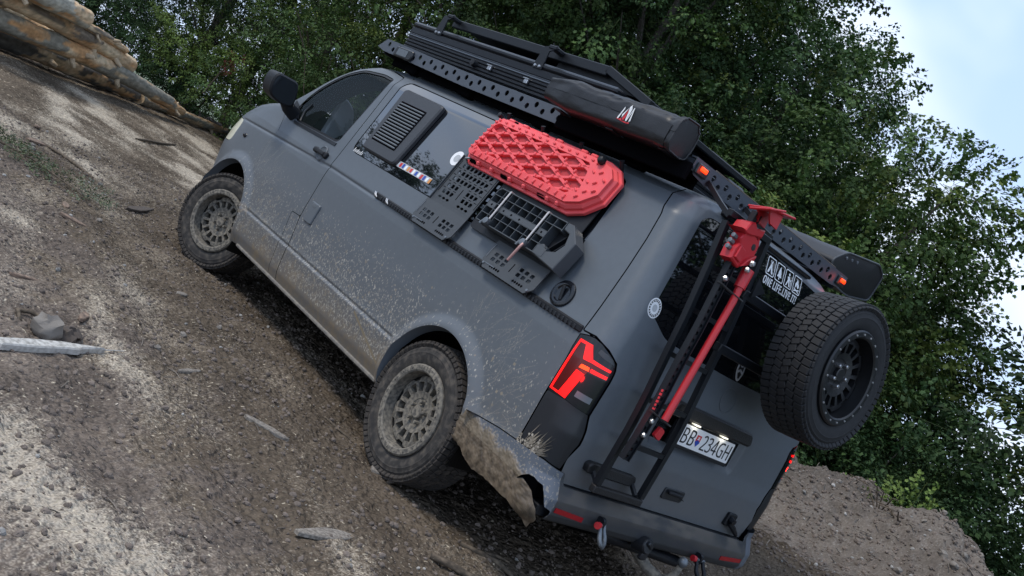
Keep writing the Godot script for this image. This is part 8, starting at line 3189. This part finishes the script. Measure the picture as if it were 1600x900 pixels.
		var p0 := lay(e[0][0], e[0][1], e[3] * 0.6)
		var p1 := lay(e[1][0], e[1][1], e[3] * 0.9)
		var p2 := lay(e[2][0], e[2][1], e[3] * 0.6)
		s.tube([Vector3.ZERO, (p1 - p0) * 0.55 + Vector3(0, e[3] * 0.4, 0), p1 - p0, (p1 - p0).lerp(p2 - p0, 0.5), p2 - p0], [e[3] * 0.9, e[3], e[3], e[3] * 0.85, e[3] * 0.6], 8)
		if e[3] == 0.013:
			s.tube([(p1 - p0) * 0.4, (p1 - p0) * 0.8 + Vector3(0.03, 0.01, 0.05), p1 - p0 + Vector3(0.04, 0.0, 0.10)], [0.008, 0.007, 0.004], 6)
		single("stick", s.mesh(60.0), M.stick_wood, e[4], "stick", "sticks on the dirt", Transform3D(Basis.IDENTITY, p0))
	# weed twig with limp grey-green leaves
	var w := thing("weed_twig", "broken twig with limp grey-green leaves lying at the left edge", "plant", lay(3.9, -1.85))
	s = soup()
	s.tube([Vector3(0.5, 0.03, -0.36), Vector3(0.2, 0.05, -0.12), Vector3(-0.1, 0.03, 0.10), Vector3(-0.4, 0.02, 0.26)], [0.009, 0.008, 0.006, 0.003], 6)
	part(w, "stem", s.mesh(60.0), M.stick_wood)
	multi("leaves", sprays[1], M.leaf, 34, func(k):
		var t := r.randf()
		var p := Vector3(0.55, 0.04, -0.40).lerp(Vector3(-0.42, 0.03, 0.28), t)
		var bb := Basis.from_euler(Vector3(r.randfn(0, 0.3), r.randf() * TAU, r.randfn(0, 0.2)))
		var c := Color(0.10, 0.125, 0.075).lerp(Color(0.22, 0.24, 0.19), r.randf() * t)
		return [Transform3D(bb.scaled_local(Vector3.ONE * r.randf_range(0.22, 0.36)), p + Vector3(r.randfn(0, 0.05), r.randf_range(0.0, 0.05), r.randfn(0, 0.04))), c], "stuff", w)
	# stones on the bank and the dirt
	for k in 34:
		var x := r.randf_range(-1.2, 2.4) if k < 22 else r.randf_range(0.5, 6.0)
		var z := r.randf_range(2.9, 4.1) if k < 22 else r.randf_range(-2.6, -1.2)
		var q := r.randf_range(0.018, 0.045) * (1.0 if k < 22 else 0.7)
		var y := ground_height(x, z) + (bank_rough(x, z) if k < 22 else fine(x, z))
		single("stone", blob_mesh(60 + k % 5, 0.4, 6, 9, 50.0), M.stone if k % 4 else M.weathered_wood, "small pale stone lying loose on the soil bank behind the van" if k < 22 else "small stone on the dirt left of the van", "stone", "stones on the soil bank" if k < 22 else "stones on the dirt", Transform3D(Basis.from_euler(Vector3(r.randf() * 3.0, r.randf() * 6.0, 0)).scaled_local(Vector3(q, q * 0.65, q * 0.8)), Vector3(x, y + q * 0.25, z)))
	# roots and twigs that stick out of the bank
	for e in [[0.6, 3.5, 0.55, 0.35, "long bare forked twig standing on the soil bank under the spare wheel"], [-0.2, 3.9, 0.35, 0.15, "arched dry stems at the crest of the soil bank"], [0.2, 3.3, 0.3, 0.0, "thin bent root low on the soil bank"], [-0.55, 3.5, 0.25, 0.05, "tangled dry root on the right part of the soil bank"], [0.75, 3.0, 0.25, 0.0, "grey root on the soil bank beside the tail lamp"]]:
		var p := Vector3(e[0], ground_height(e[0], e[1]) - 0.03, e[1])
		var t := thing("dry_twig", e[4], "twig", p, "twigs on the soil bank")
		for k in 4:
			s = soup()
			var l: float = e[2] * r.randf_range(0.6, 1.2)
			var a := r.randf_range(-2.2, 0.6)
			var q := Vector3(cos(a) * l, e[3] * r.randf_range(0.6, 1.4) + 0.03, sin(a) * l * 0.6)
			s.tube([Vector3.ZERO, q * 0.5 + Vector3(0, 0.35 * e[3] + 0.04, 0), q], [0.007, 0.006, 0.003], 6)
			part(t, "stem", s.mesh(60.0), M.stick_wood)
